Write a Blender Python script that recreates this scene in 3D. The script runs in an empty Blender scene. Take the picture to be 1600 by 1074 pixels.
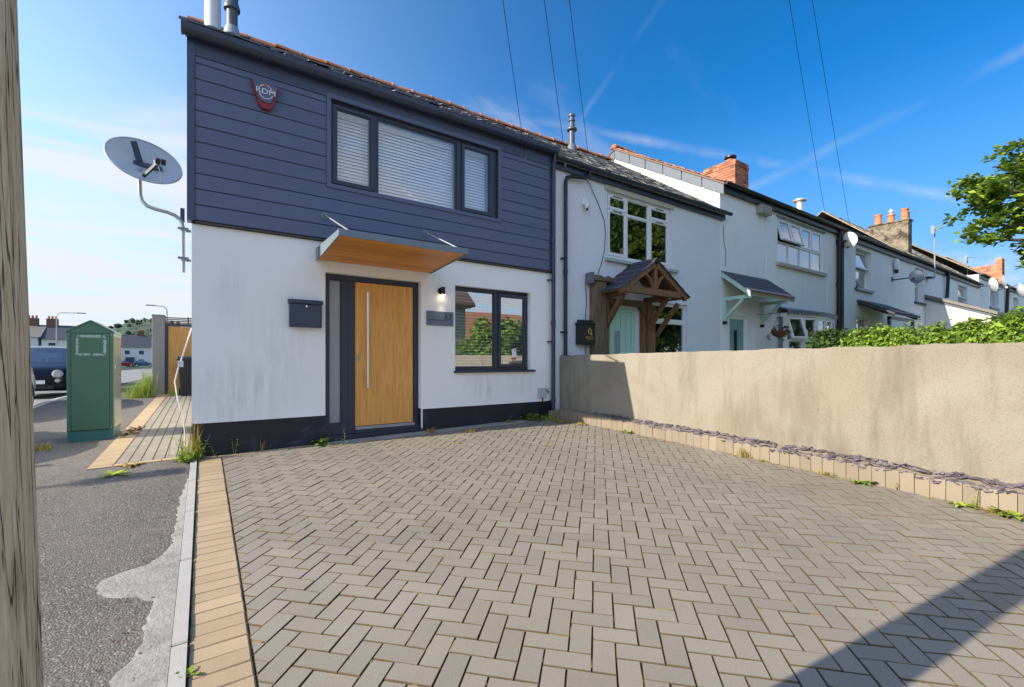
import bpy, math, random
from mathutils import Vector, Matrix, noise
rnd = random.Random(11)
SC = bpy.context.scene
R = math.radians
sin, cos, pi = math.sin, math.cos, math.pi

# ------------------------------------------------------------------ camera, sky, sun, exposure
CAM_YAW = R(34.4)
cam_d = bpy.data.cameras.new('camera')
cam_d.sensor_width = 36.0
cam_d.lens = 36.0 * 705.0 / 1600.0
cam_d.shift_y = 26.0 / 1600.0
cam_d.clip_start = 0.05
cam_d.clip_end = 4000
cam = bpy.data.objects.new('camera', cam_d)
SC.collection.objects.link(cam)
cam.location = (0, -6.2, 1.097)
cam.rotation_euler = (pi / 2, 0, -CAM_YAW)
SC.camera = cam

SUN_EL = R(29.5)
SUN_AL = R(7.5)          # the sun stands 7.5 degrees behind the plane of the facade, to the left
light_dir = Vector((cos(SUN_AL) * cos(SUN_EL), -sin(SUN_AL) * cos(SUN_EL), -sin(SUN_EL)))
sun_d = bpy.data.lights.new('sun', 'SUN')
sun_d.energy = 2.0
sun_d.angle = R(0.5)
sun_d.color = (1.0, 0.91, 0.77)
sun = bpy.data.objects.new('sun', sun_d)
SC.collection.objects.link(sun)
sun.rotation_euler = light_dir.to_track_quat('-Z', 'Y').to_euler()
sun.location = (-20, 4, 14)

world = bpy.data.worlds.new('World')
SC.world = world
world.use_nodes = True
SKY_STRENGTH = 0.15
SC.view_settings.view_transform = 'Standard'
SC.view_settings.look = 'None'
SC.view_settings.gamma = 1.0
SC.view_settings.use_curve_mapping = False
SC.view_settings.exposure = 1.95

def build_world():
    nt = world.node_tree
    nt.nodes.clear()
    N = nt.nodes.new
    L = nt.links.new
    out = N('ShaderNodeOutputWorld')
    bg = N('ShaderNodeBackground')
    bg.inputs['Strength'].default_value = SKY_STRENGTH
    sky = N('ShaderNodeTexSky')
    sky.sky_type = 'NISHITA'
    sky.sun_disc = False
    sky.sun_elevation = SUN_EL
    sky.sun_rotation = math.atan2(-cos(SUN_AL), sin(SUN_AL))
    sky.altitude = 50
    sky.air_density = 1.0
    sky.dust_density = 0.6
    sky.ozone_density = 2.2
    hsv = N('ShaderNodeHueSaturation')
    hsv.inputs['Saturation'].default_value = 1.0
    L(sky.outputs[0], hsv.inputs['Color'])
    geo = N('ShaderNodeTexCoord')
    sep = N('ShaderNodeSeparateXYZ')
    L(geo.outputs['Generated'], sep.inputs[0])
    def M(op, a, b=None, c=None):
        n = N('ShaderNodeMath')
        n.operation = op
        for i, v in enumerate((a, b, c)):
            if v is None: continue
            if isinstance(v, (int, float)): n.inputs[i].default_value = v
            else: L(v, n.inputs[i])
        return n.outputs[0]
    # the clear sky is deepest well away from the sun
    dp = N('ShaderNodeVectorMath'); dp.operation = 'DOT_PRODUCT'
    L(geo.outputs['Generated'], dp.inputs[0]); dp.inputs[1].default_value = (0.87, 0.22, 0.44)
    dm = N('ShaderNodeMapRange'); dm.interpolation_type = 'SMOOTHSTEP'
    dm.inputs['From Min'].default_value = 0.18; dm.inputs['From Max'].default_value = 1.0
    L(dp.outputs['Value'], dm.inputs['Value'])
    deep = N('ShaderNodeMixRGB'); deep.inputs[1].default_value = (0.58, 0.61, 0.63, 1); deep.inputs[2].default_value = (0.022, 0.215, 0.36, 1)
    L(dm.outputs[0], deep.inputs[0])
    tint = N('ShaderNodeMixRGB'); tint.blend_type = 'MULTIPLY'; tint.inputs[0].default_value = 1.0
    L(hsv.outputs[0], tint.inputs[1]); L(deep.outputs[0], tint.inputs[2])
    # wispy high cloud: noise on the plane the view ray meets high overhead
    zc = M('MAXIMUM', sep.outputs[2], 0.0)
    zz = M('ADD', zc, 0.12)
    u = M('DIVIDE', sep.outputs[0], zz)
    v = M('DIVIDE', sep.outputs[1], zz)
    comb = N('ShaderNodeCombineXYZ')
    L(u, comb.inputs[0]); L(v, comb.inputs[1])
    mp = N('ShaderNodeMapping')
    mp.inputs['Rotation'].default_value = (0, 0, R(28))
    mp.inputs['Scale'].default_value = (0.32, 0.85, 1)
    L(comb.outputs[0], mp.inputs[0])
    n1 = N('ShaderNodeTexNoise'); n1.inputs['Scale'].default_value = 1.9
    n1.inputs['Detail'].default_value = 8; n1.inputs['Roughness'].default_value = 0.55
    n1.inputs['Distortion'].default_value = 0.5
    L(mp.outputs[0], n1.inputs['Vector'])
    n2 = N('ShaderNodeTexNoise'); n2.inputs['Scale'].default_value = 0.45
    n2.inputs['Detail'].default_value = 3
    L(comb.outputs[0], n2.inputs['Vector'])
    # more thin cloud towards the sun's side of the sky
    side = M('MULTIPLY_ADD', sep.outputs[0], -0.30, 0.20)
    side2 = M('MULTIPLY_ADD', sep.outputs[1], -0.04, 0.02)
    thick = M('ADD', M('ADD', M('MULTIPLY_ADD', n1.outputs[0], 3.2, -1.15), M('MULTIPLY', n2.outputs[0], 0.35)), M('ADD', side, side2))
    low = M('MULTIPLY_ADD', zc, -1.35, 0.66)
    thick = M('ADD', thick, low)
    cr = N('ShaderNodeMapRange')
    cr.interpolation_type = 'SMOOTHERSTEP'
    cr.inputs['From Min'].default_value = 0.72; cr.inputs['From Max'].default_value = 1.62
    cr.inputs['To Max'].default_value = 0.85
    L(thick, cr.inputs['Value'])
    # two old vapour trails across the sky
    def trail(nrm, w, amt, detail, g0, g1):
        d = N('ShaderNodeVectorMath'); d.operation = 'DOT_PRODUCT'
        L(geo.outputs['Generated'], d.inputs[0]); d.inputs[1].default_value = nrm
        nz = N('ShaderNodeTexNoise'); nz.inputs['Scale'].default_value = detail; nz.inputs['Detail'].default_value = 5
        L(geo.outputs['Generated'], nz.inputs['Vector'])
        a = M('ADD', d.outputs['Value'], M('MULTIPLY_ADD', nz.outputs[0], 0.012, -0.006))
        a = M('ABSOLUTE', a)
        a = M('SUBTRACT', 1.0, M('DIVIDE', a, w))
        a = M('MAXIMUM', a, 0.0)
        b = N('ShaderNodeTexNoise'); b.inputs['Scale'].default_value = detail * 0.35; b.inputs['Detail'].default_value = 6
        L(geo.outputs['Generated'], b.inputs['Vector'])
        k = M('MULTIPLY_ADD', b.outputs[0], 4.0, -1.4)
        k = M('MINIMUM', M('MAXIMUM', k, 0.0), 1.0)
        g = N('ShaderNodeMapRange'); g.interpolation_type = 'SMOOTHSTEP'
        g.inputs['From Min'].default_value = g0; g.inputs['From Max'].default_value = g1
        L(sep.outputs[0], g.inputs['Value'])
        fr = M('MULTIPLY', g.outputs[0], M('GREATER_THAN', sep.outputs[1], 0.0))
        return M('MULTIPLY', M('MULTIPLY', M('MULTIPLY', a, k), amt), fr)
    t1 = trail((0.1342, 0.4777, -0.8682), 0.012, 0.34, 22, 0.33, 0.52)
    t2 = trail((0.4278, -0.175, -0.8868), 0.012, 0.17, 16, 0.66, 0.75)
    t3 = trail((0.7672, -0.3103, -0.5613), 0.008, 0.11, 18, 0.40, 0.50)
    fac = M('MAXIMUM', M('MAXIMUM', cr.outputs[0], t1), M('MAXIMUM', t2, t3))
    mix = N('ShaderNodeMixRGB')
    mix.inputs[2].default_value = (1.55, 1.56, 1.62, 1)
    hz = N('ShaderNodeMapRange'); hz.interpolation_type = 'SMOOTHSTEP'
    hz.inputs['From Min'].default_value = -0.05; hz.inputs['From Max'].default_value = 0.50
    hz.inputs['To Min'].default_value = 0.92; hz.inputs['To Max'].default_value = 0.0
    L(sep.outputs[2], hz.inputs['Value'])
    hc = N('ShaderNodeMixRGB'); hc.inputs[1].default_value = (1.02, 1.20, 1.46, 1); hc.inputs[2].default_value = (0.60, 0.95, 1.45, 1)
    L(dm.outputs[0], hc.inputs[0])
    hm = N('ShaderNodeMixRGB')
    L(hz.outputs[0], hm.inputs[0]); L(tint.outputs[0], hm.inputs[1]); L(hc.outputs[0], hm.inputs[2])
    L(fac, mix.inputs[0]); L(hm.outputs[0], mix.inputs[1])
    L(mix.outputs[0], bg.inputs['Color'])
    L(bg.outputs[0], out.inputs[0])
build_world()

# ------------------------------------------------------------------ helpers
ORG = {}

class MB:
    """collects faces, then links them as one mesh object"""
    def __init__(s):
        s.v = []; s.f = []; s.m = []; s.cur = 0
    def add(s, vs, fs):
        b = len(s.v)
        s.v.extend([tuple(v) for v in vs])
        s.f.extend([tuple(b + i for i in f) for f in fs])
        s.m.extend([s.cur] * len(fs))
        return s
    def box(s, x0, x1, y0, y1, z0, z1):
        if x0 > x1: x0, x1 = x1, x0
        if y0 > y1: y0, y1 = y1, y0
        if z0 > z1: z0, z1 = z1, z0
        return s.add([(x0, y0, z0), (x1, y0, z0), (x1, y1, z0), (x0, y1, z0), (x0, y0, z1), (x1, y0, z1), (x1, y1, z1), (x0, y1, z1)],
                     [(3, 2, 1, 0), (4, 5, 6, 7), (0, 1, 5, 4), (1, 2, 6, 5), (2, 3, 7, 6), (3, 0, 4, 7)])
    def obox(s, c, ax, ay, az):
        c = Vector(c); ax = Vector(ax); ay = Vector(ay); az = Vector(az)
        vs = [c - ax - ay - az, c + ax - ay - az, c + ax + ay - az, c - ax + ay - az, c - ax - ay + az, c + ax - ay + az, c + ax + ay + az, c - ax + ay + az]
        return s.add(vs, [(3, 2, 1, 0), (4, 5, 6, 7), (0, 1, 5, 4), (1, 2, 6, 5), (2, 3, 7, 6), (3, 0, 4, 7)])
    def beam(s, a, b, w, h, up=(0, 0, 1)):
        a = Vector(a); b = Vector(b); d = b - a
        x = d.normalized(); y = Vector(up).cross(x)
        if y.length < 1e-4: y = Vector((1, 0, 0)).cross(x)
        y.normalize(); z = x.cross(y)
        return s.obox((a + b) / 2, d / 2, y * w / 2, z * h / 2)
    def tube(s, pts, r, n=8, cap=True):
        pts = [Vector(p) for p in pts]
        rs = r if isinstance(r, (list, tuple)) else [r] * len(pts)
        vs = []; fs = []
        prev = None
        for i, p in enumerate(pts):
            if i == 0: t = pts[1] - p
            elif i == len(pts) - 1: t = p - pts[i - 1]
            else: t = pts[i + 1] - pts[i - 1]
            t.normalize()
            if prev is None:
                u = t.orthogonal().normalized()
            else:
                u = prev - t * prev.dot(t)
                if u.length < 1e-5: u = t.orthogonal()
                u.normalize()
            prev = u
            w = t.cross(u)
            for k in range(n):
                a = 2 * pi * k / n
                vs.append(p + (u * cos(a) + w * sin(a)) * rs[i])
        for i in range(len(pts) - 1):
            for k in range(n):
                k2 = (k + 1) % n
                fs.append((i * n + k, i * n + k2, (i + 1) * n + k2, (i + 1) * n + k))
        if cap:
            fs.append(tuple(reversed(range(n))))
            fs.append(tuple(range((len(pts) - 1) * n, len(pts) * n)))
        return s.add(vs, fs)
    def prism(s, poly, axis, a, b):
        n = len(poly)
        def P(p, t):
            if axis == 'x': return (t, p[0], p[1])
            if axis == 'y': return (p[0], t, p[1])
            return (p[0], p[1], t)
        vs = [P(p, a) for p in poly] + [P(p, b) for p in poly]
        fs = [tuple(reversed(range(n))), tuple(range(n, 2 * n))]
        for i in range(n):
            j = (i + 1) % n
            fs.append((i, j, n + j, n + i))
        return s.add(vs, fs)
    def lathe(s, prof, c, n=16, sx=1, sy=1):
        vs = []; fs = []
        for (r, z) in prof:
            for k in range(n):
                a = 2 * pi * k / n
                vs.append((c[0] + r * cos(a) * sx, c[1] + r * sin(a) * sy, c[2] + z))
        for i in range(len(prof) - 1):
            for k in range(n):
                k2 = (k + 1) % n
                fs.append((i * n + k, i * n + k2, (i + 1) * n + k2, (i + 1) * n + k))
        fs.append(tuple(reversed(range(n))))
        fs.append(tuple(range((len(prof) - 1) * n, len(prof) * n)))
        return s.add(vs, fs)
    def ring(s, x0, x1, z0, z1, w, y0, y1):
        s.box(x0, x1, y0, y1, z1 - w, z1); s.box(x0, x1, y0, y1, z0, z0 + w)
        s.box(x0, x0 + w, y0, y1, z0 + w, z1 - w); s.box(x1 - w, x1, y0, y1, z0 + w, z1 - w)
        return s
    def mesh(s, name, mats, org=Vector((0, 0, 0)), smooth=None):
        me = bpy.data.meshes.new(name)
        o = org
        me.from_pydata([(x - o[0], y - o[1], z - o[2]) for (x, y, z) in s.v], [], s.f)
        if not isinstance(mats, (list, tuple)): mats = [mats]
        for m in mats: me.materials.append(m)
        if len(mats) > 1:
            me.polygons.foreach_set('material_index', s.m)
        if smooth is not None:
            me.polygons.foreach_set('use_smooth', [True] * len(me.polygons))
            me.set_sharp_from_angle(angle=R(smooth))
        me.update()
        return me
    def build(s, name, mats, parent=None, smooth=None, org=None, bevel=0):
        if parent is not None: org = ORG[parent]
        elif org is None:
            xs = [v[0] for v in s.v]; ys = [v[1] for v in s.v]; zs = [v[2] for v in s.v]
            org = Vector(((min(xs) + max(xs)) / 2, (min(ys) + max(ys)) / 2, min(zs)))
        org = Vector(org)
        ob = bpy.data.objects.new(name, s.mesh(name, mats, org, smooth))
        SC.collection.objects.link(ob)
        ORG[ob] = org
        if parent is not None: ob.parent = parent
        else: ob.location = org
        if bevel:
            m = ob.modifiers.new('edge', 'BEVEL'); m.width = bevel; m.segments = 2; m.limit_method = 'ANGLE'; m.angle_limit = R(50)
        return ob

def tag(o, label=None, cat=None, group=None, kind=None):
    if label: o['label'] = label
    if cat: o['category'] = cat
    if group: o['group'] = group
    if kind: o['kind'] = kind
    return o

def thing(name, label, cat, loc=(0, 0, 0), group=None):
    o = bpy.data.objects.new(name, None)
    o.empty_display_size = 0.2
    SC.collection.objects.link(o)
    o.location = loc
    ORG[o] = Vector(loc)
    return tag(o, label, cat, group)

def piece(name, me, parent, pos, rot=None):
    """a repeated part sharing its mesh, at world place pos"""
    o = bpy.data.objects.new(name, me)
    SC.collection.objects.link(o)
    o.parent = parent
    o.location = Vector(pos) - ORG[parent]
    ORG[o] = Vector(pos)
    if rot is not None: o.rotation_euler = rot
    return o

def dup(o, parent=None):
    c = o.copy(); SC.collection.objects.link(c); ORG[c] = ORG[o]
    if parent is not None: c.parent = parent
    for ch in list(o.children): dup(ch, c)
    return c

def text_mesh(txt, size, depth=0.002):
    cu = bpy.data.curves.new('lettering', 'FONT')
    cu.body = txt; cu.size = size; cu.extrude = depth / 2; cu.align_x = 'CENTER'; cu.align_y = 'CENTER'
    ob = bpy.data.objects.new('lettering', cu)
    SC.collection.objects.link(ob)
    me = bpy.data.meshes.new_from_object(ob.evaluated_get(bpy.context.evaluated_depsgraph_get()))
    bpy.data.objects.remove(ob)
    bpy.data.curves.remove(cu)
    return me

def text_on(txt, size, pos, mat, parent, name='lettering', sx=1.0):
    """lettering that faces -y"""
    me = text_mesh(txt, size)
    me.materials.clear(); me.materials.append(mat)
    o = bpy.data.objects.new(name, me); SC.collection.objects.link(o)
    o.parent = parent; o.location = Vector(pos) - ORG[parent]
    o.rotation_euler = (pi / 2, 0, 0); o.scale = (sx, 1, 1)
    return o

# ------------------------------------------------------------------ materials
class NT:
    def __init__(s, name):
        s.mat = bpy.data.materials.new(name); s.mat.use_nodes = True
        s.nt = s.mat.node_tree; s.b = s.nt.nodes['Principled BSDF']; s.out = s.nt.nodes['Material Output']
        s._pos = None
    def n(s, t, **kw):
        x = s.nt.nodes.new('ShaderNode' + t)
        for k, v in kw.items(): setattr(x, k, v)
        return x
    def l(s, a, b): s.nt.links.new(a, b)
    def pos(s):
        if s._pos is None: s._pos = s.n('NewGeometry').outputs['Position']
        return s._pos
    def objco(s): return s.n('TexCoord').outputs['Object']
    def mapping(s, scale=(1, 1, 1), rot=(0, 0, 0), src=None, loc=(0, 0, 0)):
        m = s.n('Mapping'); m.inputs['Scale'].default_value = scale; m.inputs['Rotation'].default_value = rot; m.inputs['Location'].default_value = loc
        s.l(src or s.pos(), m.inputs[0]); return m.outputs[0]
    def noise(s, scale, detail=4, rough=0.55, vec=None, dist=0):
        x = s.n('TexNoise'); x.inputs['Scale'].default_value = scale; x.inputs['Detail'].default_value = detail
        x.inputs['Roughness'].default_value = rough; x.inputs['Distortion'].default_value = dist
        s.l(vec or s.pos(), x.inputs['Vector']); return x.outputs[0]
    def voro(s, scale, vec=None, feature='F1', out='Distance'):
        x = s.n('TexVoronoi'); x.feature = feature; x.inputs['Scale'].default_value = scale
        s.l(vec or s.pos(), x.inputs['Vector']); return x.outputs[out]
    def ramp(s, fac, stops, interp='LINEAR'):
        r = s.n('ValToRGB'); r.color_ramp.interpolation = interp
        e = r.color_ramp.elements
        while len(e) < len(stops): e.new(0.5)
        for i, (p, c) in enumerate(stops):
            e[i].position = p; e[i].color = (c[0], c[1], c[2], 1) if isinstance(c, (list, tuple)) else (c, c, c, 1)
        s.l(fac, r.inputs[0]); return r.outputs[0]
    def mix(s, fac, a, b, mode='MIX'):
        m = s.n('MixRGB', blend_type=mode)
        for i, v in enumerate((fac, a, b)):
            if isinstance(v, (int, float)): m.inputs[i].default_value = v if i == 0 else (v, v, v, 1)
            elif isinstance(v, (list, tuple)): m.inputs[i].default_value = (v[0], v[1], v[2], 1)
            else: s.l(v, m.inputs[i])
        return m.outputs[0]
    def math(s, op, a, b=0.0, clamp=False):
        m = s.n('Math', operation=op); m.use_clamp = clamp
        for i, v in enumerate((a, b)):
            if isinstance(v, (int, float)): m.inputs[i].default_value = v
            else: s.l(v, m.inputs[i])
        return m.outputs[0]
    def rand(s): return s.n('ObjectInfo').outputs['Random']
    def isl(s): return s.n('NewGeometry').outputs['Random Per Island']
    def bump(s, h, strength=0.3, dist=0.01, prev=None):
        b = s.n('Bump'); b.inputs['Strength'].default_value = strength; b.inputs['Distance'].default_value = dist
        s.l(h, b.inputs['Height'])
        if prev: s.l(prev, b.inputs['Normal'])
        return b.outputs[0]
    def fin(s, col=None, rough=None, normal=None, metal=None, spec=None):
        for k, v in (('Base Color', col), ('Roughness', rough), ('Metallic', metal), ('Specular IOR Level', spec)):
            if v is None: continue
            if isinstance(v, (int, float)): s.b.inputs[k].default_value = v
            elif isinstance(v, (list, tuple)): s.b.inputs[k].default_value = (v[0], v[1], v[2], 1)
            else: s.l(v, s.b.inputs[k])
        if normal: s.l(normal, s.b.inputs['Normal'])
        return s.mat

def sc(c, k): return (c[0] * k, c[1] * k, c[2] * k)

def simple(name, col, rough=0.5, metal=0.0, var=0.15, vs=6.0, bump=0.0, bs=120.0, randv=0.0, spec=None, island=0.0):
    t = NT(name)
    c = t.mix(t.noise(vs, 5), sc(col, 1 - var), sc(col, 1 + var))
    if randv: c = t.mix(1.0, c, t.ramp(t.rand(), [(0, 1 - randv), (1, 1 + randv)]), 'MULTIPLY')
    if island: c = t.mix(1.0, c, t.ramp(t.isl(), [(0, 1 - island), (1, 1 + island)]), 'MULTIPLY')
    nm = t.bump(t.noise(bs, 3), bump, 0.004) if bump else None
    return t.fin(c, rough, nm, metal, spec)

def render_mat(name, col, grime, patches, bump=0.25, bs=160.0, rough=0.9, gcol=(0.22, 0.22, 0.19), cover=0.5):
    """painted render: patches = (x, z, rx, rz, amount) stains where the wall is dirty"""
    t = NT(name)
    c = t.mix(t.noise(0.9, 4), sc(col, 0.95), sc(col, 1.04))
    c = t.mix(t.math('MULTIPLY', t.ramp(t.noise(2.2, 7, 0.65, t.mapping((1, 1, 0.35))), [(0.52, 0), (0.8, 1)]), grime), c, gcol)
    if patches:
        sep = t.n('SeparateXYZ'); t.l(t.pos(), sep.inputs[0])
        tot = None
        for (x, z, rx, rz, a) in patches:
            dx = t.math('DIVIDE', t.math('SUBTRACT', sep.outputs[0], x), rx)
            dz = t.math('DIVIDE', t.math('SUBTRACT', sep.outputs[2], z), rz)
            d = t.math('ADD', t.math('MULTIPLY', dx, dx), t.math('MULTIPLY', dz, dz))
            e = t.math('MULTIPLY', t.math('SUBTRACT', 1.0, d, True), a)
            tot = e if tot is None else t.math('MAXIMUM', tot, e)
        streak = t.ramp(t.noise(5.0, 8, 0.7, t.mapping((2.4, 1, 0.28))), [(0.40, 0), (0.66, 1)])
        c = t.mix(t.math('MULTIPLY', t.math('MULTIPLY', tot, streak), cover), c, gcol)
    nm = t.bump(t.noise(bs, 4, 0.6), bump, 0.006)
    nm = t.bump(t.noise(6, 3), 0.06, 0.03, nm)
    return t.fin(c, rough, nm, spec=0.25)

MAT = {}
def setup_mats():
    M = MAT
    M['render'] = render_mat('white painted render', (0.90, 0.88, 0.855), 0.08,
        [(0.35, 0.75, 0.55, 0.5, 1.0), (0.75, 1.25, 0.5, 0.9, 0.45), (3.7, 0.68, 0.45, 0.28, 1.0), (4.35, 0.7, 0.5, 0.25, 0.8), (0.25, 1.9, 0.2, 0.5, 0.5), (1.0, 1.4, 0.25, 0.5, 0.5), (1.2, 2.35, 0.2, 0.3, 0.6)], cover=0.32)
    t = NT('black bitumen paint')
    c = t.mix(t.ramp(t.noise(3.2, 8, 0.68, t.mapping((1, 1, 1.9)), 0.8), [(0.54, 0), (0.74, 0.75)]), (0.010, 0.012, 0.019), (0.062, 0.072, 0.105))
    M['plinth'] = t.fin(c, 0.6, t.bump(t.noise(70, 4), 0.3, 0.006))
    t = NT('blue grey cladding board')
    g = t.noise(9, 5, 0.6, t.mapping((0.35, 1, 5)))
    c = t.mix(g, (0.098, 0.120, 0.196), (0.122, 0.148, 0.230))
    c = t.mix(1.0, c, t.ramp(t.rand(), [(0, 0.96), (1, 1.05)]), 'MULTIPLY')
    M['clad'] = t.fin(c, 0.55, t.bump(t.noise(40, 4, 0.6, t.mapping((0.15, 1, 4))), 0.12, 0.003), spec=0.35)
    M['clad_trim'] = simple('dark blue grey trim', (0.055, 0.070, 0.128), 0.45, var=0.08)
    M['anthracite'] = simple('anthracite frame', (0.030, 0.037, 0.060), 0.38, var=0.10, vs=3)
    M['gutter'] = simple('dark grey gutter plastic', (0.034, 0.042, 0.068), 0.33, var=0.15, vs=2)
    M['black'] = simple('black plastic', (0.012, 0.012, 0.014), 0.4, var=0.2)
    M['blackmatt'] = simple('dark void lining', (0.012, 0.013, 0.016), 0.9)
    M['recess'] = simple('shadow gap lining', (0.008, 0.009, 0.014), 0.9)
    t = NT('golden oak finish')
    g = t.noise(5, 8, 0.62, t.mapping((6, 6, 0.42)), 0.6)
    f = t.noise(60, 3, 0.6, t.mapping((3, 3, 0.10)))
    c = t.ramp(g, [(0.25, (0.58, 0.25, 0.050)), (0.5, (0.80, 0.385, 0.092)), (0.75, (0.87, 0.46, 0.14))])
    c = t.mix(t.math('MULTIPLY', t.ramp(f, [(0.45, 0), (0.75, 1)]), 0.28), c, (0.22, 0.10, 0.02))
    kn = t.ramp(t.voro(3.1, t.mapping((1.4, 1.4, 0.55))), [(0.0, 1), (0.10, 0)])
    c = t.mix(t.math('MULTIPLY', kn, 0.35), c, (0.20, 0.085, 0.016))
    M['oak'] = t.fin(c, 0.42, t.bump(f, 0.06, 0.002), spec=0.4)
    t = NT('varnished soffit pine')
    g = t.noise(5, 7, 0.62, t.mapping((0.5, 6, 6)), 0.7)
    c = t.ramp(g, [(0.25, (0.42, 0.155, 0.028)), (0.5, (0.66, 0.265, 0.048)), (0.75, (0.80, 0.37, 0.085))])
    c = t.mix(1.0, c, t.ramp(t.rand(), [(0, 0.82), (1, 1.12)]), 'MULTIPLY')
    kn = t.ramp(t.voro(3.4, t.mapping((0.9, 2.5, 1))), [(0.0, 1), (0.10, 0)])
    c = t.mix(t.math('MULTIPLY', kn, 0.7), c, (0.09, 0.03, 0.008))
    M['pine'] = t.fin(c, 0.45, spec=0.4)
    M['steel'] = simple('brushed steel', (0.78, 0.77, 0.75), 0.32, 0.7, var=0.06, vs=30)
    M['galv'] = simple('grey painted metal', (0.165, 0.215, 0.255), 0.4, var=0.12)
    M['alu'] = simple('dull aluminium', (0.34, 0.36, 0.38), 0.5, 0.3, var=0.10)
    M['white'] = simple('white upvc', (0.80, 0.80, 0.79), 0.35, var=0.04)
    M['whiteflue'] = simple('white enamelled flue', (0.72, 0.73, 0.74), 0.3, var=0.05)
    M['greyflue'] = simple('grey flue plastic', (0.085, 0.095, 0.12), 0.45, var=0.12)
    M['slat'] = simple('white blind slat', (0.90, 0.90, 0.90), 0.45, var=0.02)
    M['red'] = simple('red sounder plastic', (0.26, 0.006, 0.012), 0.3)
    M['redstar'] = simple('red print', (0.62, 0.08, 0.05), 0.5)
    M['print_white'] = simple('white print', (0.80, 0.80, 0.80), 0.5, var=0.02)
    M['gold'] = simple('gold print', (0.55, 0.36, 0.09), 0.4, 0.3)
    M['sign'] = simple('slate grey sign', (0.125, 0.155, 0.21), 0.45, var=0.12)
    M['signtext'] = simple('dark sign lettering', (0.012, 0.015, 0.028), 0.5)
    M['mailbox'] = simple('grey powder coat', (0.040, 0.053, 0.084), 0.45, var=0.10, vs=12)
    M['meter'] = simple('pale grey box', (0.48, 0.50, 0.53), 0.5, var=0.08)
    # glass: a mix of what lies behind and a mirror image, by angle
    def glass(name, tint, refl=0.06, rough=0.0, base=None):
        t = NT(name)
        lw = t.n('LayerWeight'); lw.inputs['Blend'].default_value = 0.5
        f5 = t.math('POWER', lw.outputs['Facing'], 4.0)
        fac = t.math('ADD', t.math('MULTIPLY', f5, 0.9), refl, True)
        tr = t.n('BsdfTransparent'); tr.inputs[0].default_value = (*tint, 1)
        gl = t.n('BsdfGlossy'); gl.inputs['Roughness'].default_value = rough; gl.inputs['Color'].default_value = (0.95, 0.97, 1, 1)
        nb = t.bump(t.noise(1.3, 2), 0.02, 0.02)
        t.l(nb, gl.inputs['Normal'])
        mx = t.n('MixShader'); t.l(fac, mx.inputs[0]); t.l(tr.outputs[0], mx.inputs[1]); t.l(gl.outputs[0], mx.inputs[2])
        t.l(mx.outputs[0], t.out.inputs[0])
        return t.mat
    M['glass'] = glass('window glass', (0.97, 0.98, 0.99), 0.17)
    M['glass_low'] = glass('front window glass', (0.90, 0.92, 0.93), 0.46)
    M['glass_dark'] = glass('tinted reflective glass', (0.30, 0.33, 0.34), 0.30)
    M['carglass'] = glass('car glass', (0.28, 0.40, 0.42), 0.22)
    t = NT('frosted glass')
    M['frost'] = t.fin(t.mix(t.noise(3, 4), (0.27, 0.28, 0.29), (0.37, 0.38, 0.39)), 0.32, t.bump(t.noise(140, 2), 0.15, 0.002), spec=0.6)
    # roofs
    def slate(name, a, b, moss=0.0):
        t = NT(name)
        c = t.mix(t.noise(14, 5), a, b)
        c = t.mix(1.0, c, t.ramp(t.isl(), [(0, 0.6), (1, 1.5)]), 'MULTIPLY')
        if moss: c = t.mix(t.math('MULTIPLY', t.ramp(t.noise(5, 6, 0.7), [(0.5, 0), (0.62, 1)]), moss), c, (0.20, 0.17, 0.10))
        return t.fin(c, 0.6, t.bump(t.noise(60, 4), 0.25, 0.006))
    M['slate_main'] = slate('weathered plum slate', (0.085, 0.07, 0.085), (0.17, 0.145, 0.15), 0.5)
    M['slate_tan'] = slate('weathered grey brown slate', (0.11, 0.105, 0.095), (0.22, 0.20, 0.17), 0.5)
    M['tile_tan'] = slate('tan concrete roof tile', (0.20, 0.165, 0.115), (0.30, 0.25, 0.18), 0.3)
    M['slate_dark'] = slate('dark slate', (0.035, 0.036, 0.048), (0.07, 0.07, 0.085))
    M['tile_brown'] = slate('brown roof tile', (0.11, 0.065, 0.045), (0.17, 0.10, 0.07), 0.3)
    M['tile_orange'] = slate('orange roof tile', (0.32, 0.13, 0.06), (0.44, 0.18, 0.08), 0.2)
    M['ridge'] = simple('orange clay ridge', (0.44, 0.165, 0.070), 0.75, var=0.35, vs=9, bump=0.2, randv=0.25)
    M['flash'] = simple('lead flashing', (0.13, 0.15, 0.18), 0.5, var=0.2)
    # wall finishes of the other houses
    def pebble(name, col, s=75.0, b=0.7):
        t = NT(name)
        c = t.mix(t.noise(1.1, 5), sc(col, 0.92), sc(col, 1.05))
        v = t.voro(s)
        c = t.mix(t.math('MULTIPLY', t.ramp(v, [(0.0, 0), (0.7, 1)]), 0.22), c, sc(col, 0.45))
        nm = t.bump(t.ramp(v, [(0, 1), (0.8, 0)]), b, 0.012)
        nm = t.bump(t.noise(9, 3), 0.12, 0.02, nm)
        return t.fin(c, 0.9, nm, spec=0.2)
    M['pebble'] = pebble('pale blue grey pebbledash', (0.84, 0.855, 0.89), 62, 0.4)
    M['smoothwhite'] = render_mat('off white smooth render', (0.84, 0.85, 0.84), 0.18, [], 0.2, 60)
    M['paintbrick'] = render_mat('white painted brickwork', (0.84, 0.85, 0.86), 0.14, [], 0.25, 30)
    M['gablewhite'] = simple('fresh white gable render', (0.78, 0.77, 0.75), 0.9, var=0.04)
    M['mint'] = simple('mint green door paint', (0.46, 0.72, 0.60), 0.4, var=0.05)
    M['teal'] = simple('teal green door paint', (0.13, 0.33, 0.29), 0.4, var=0.06)
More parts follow.
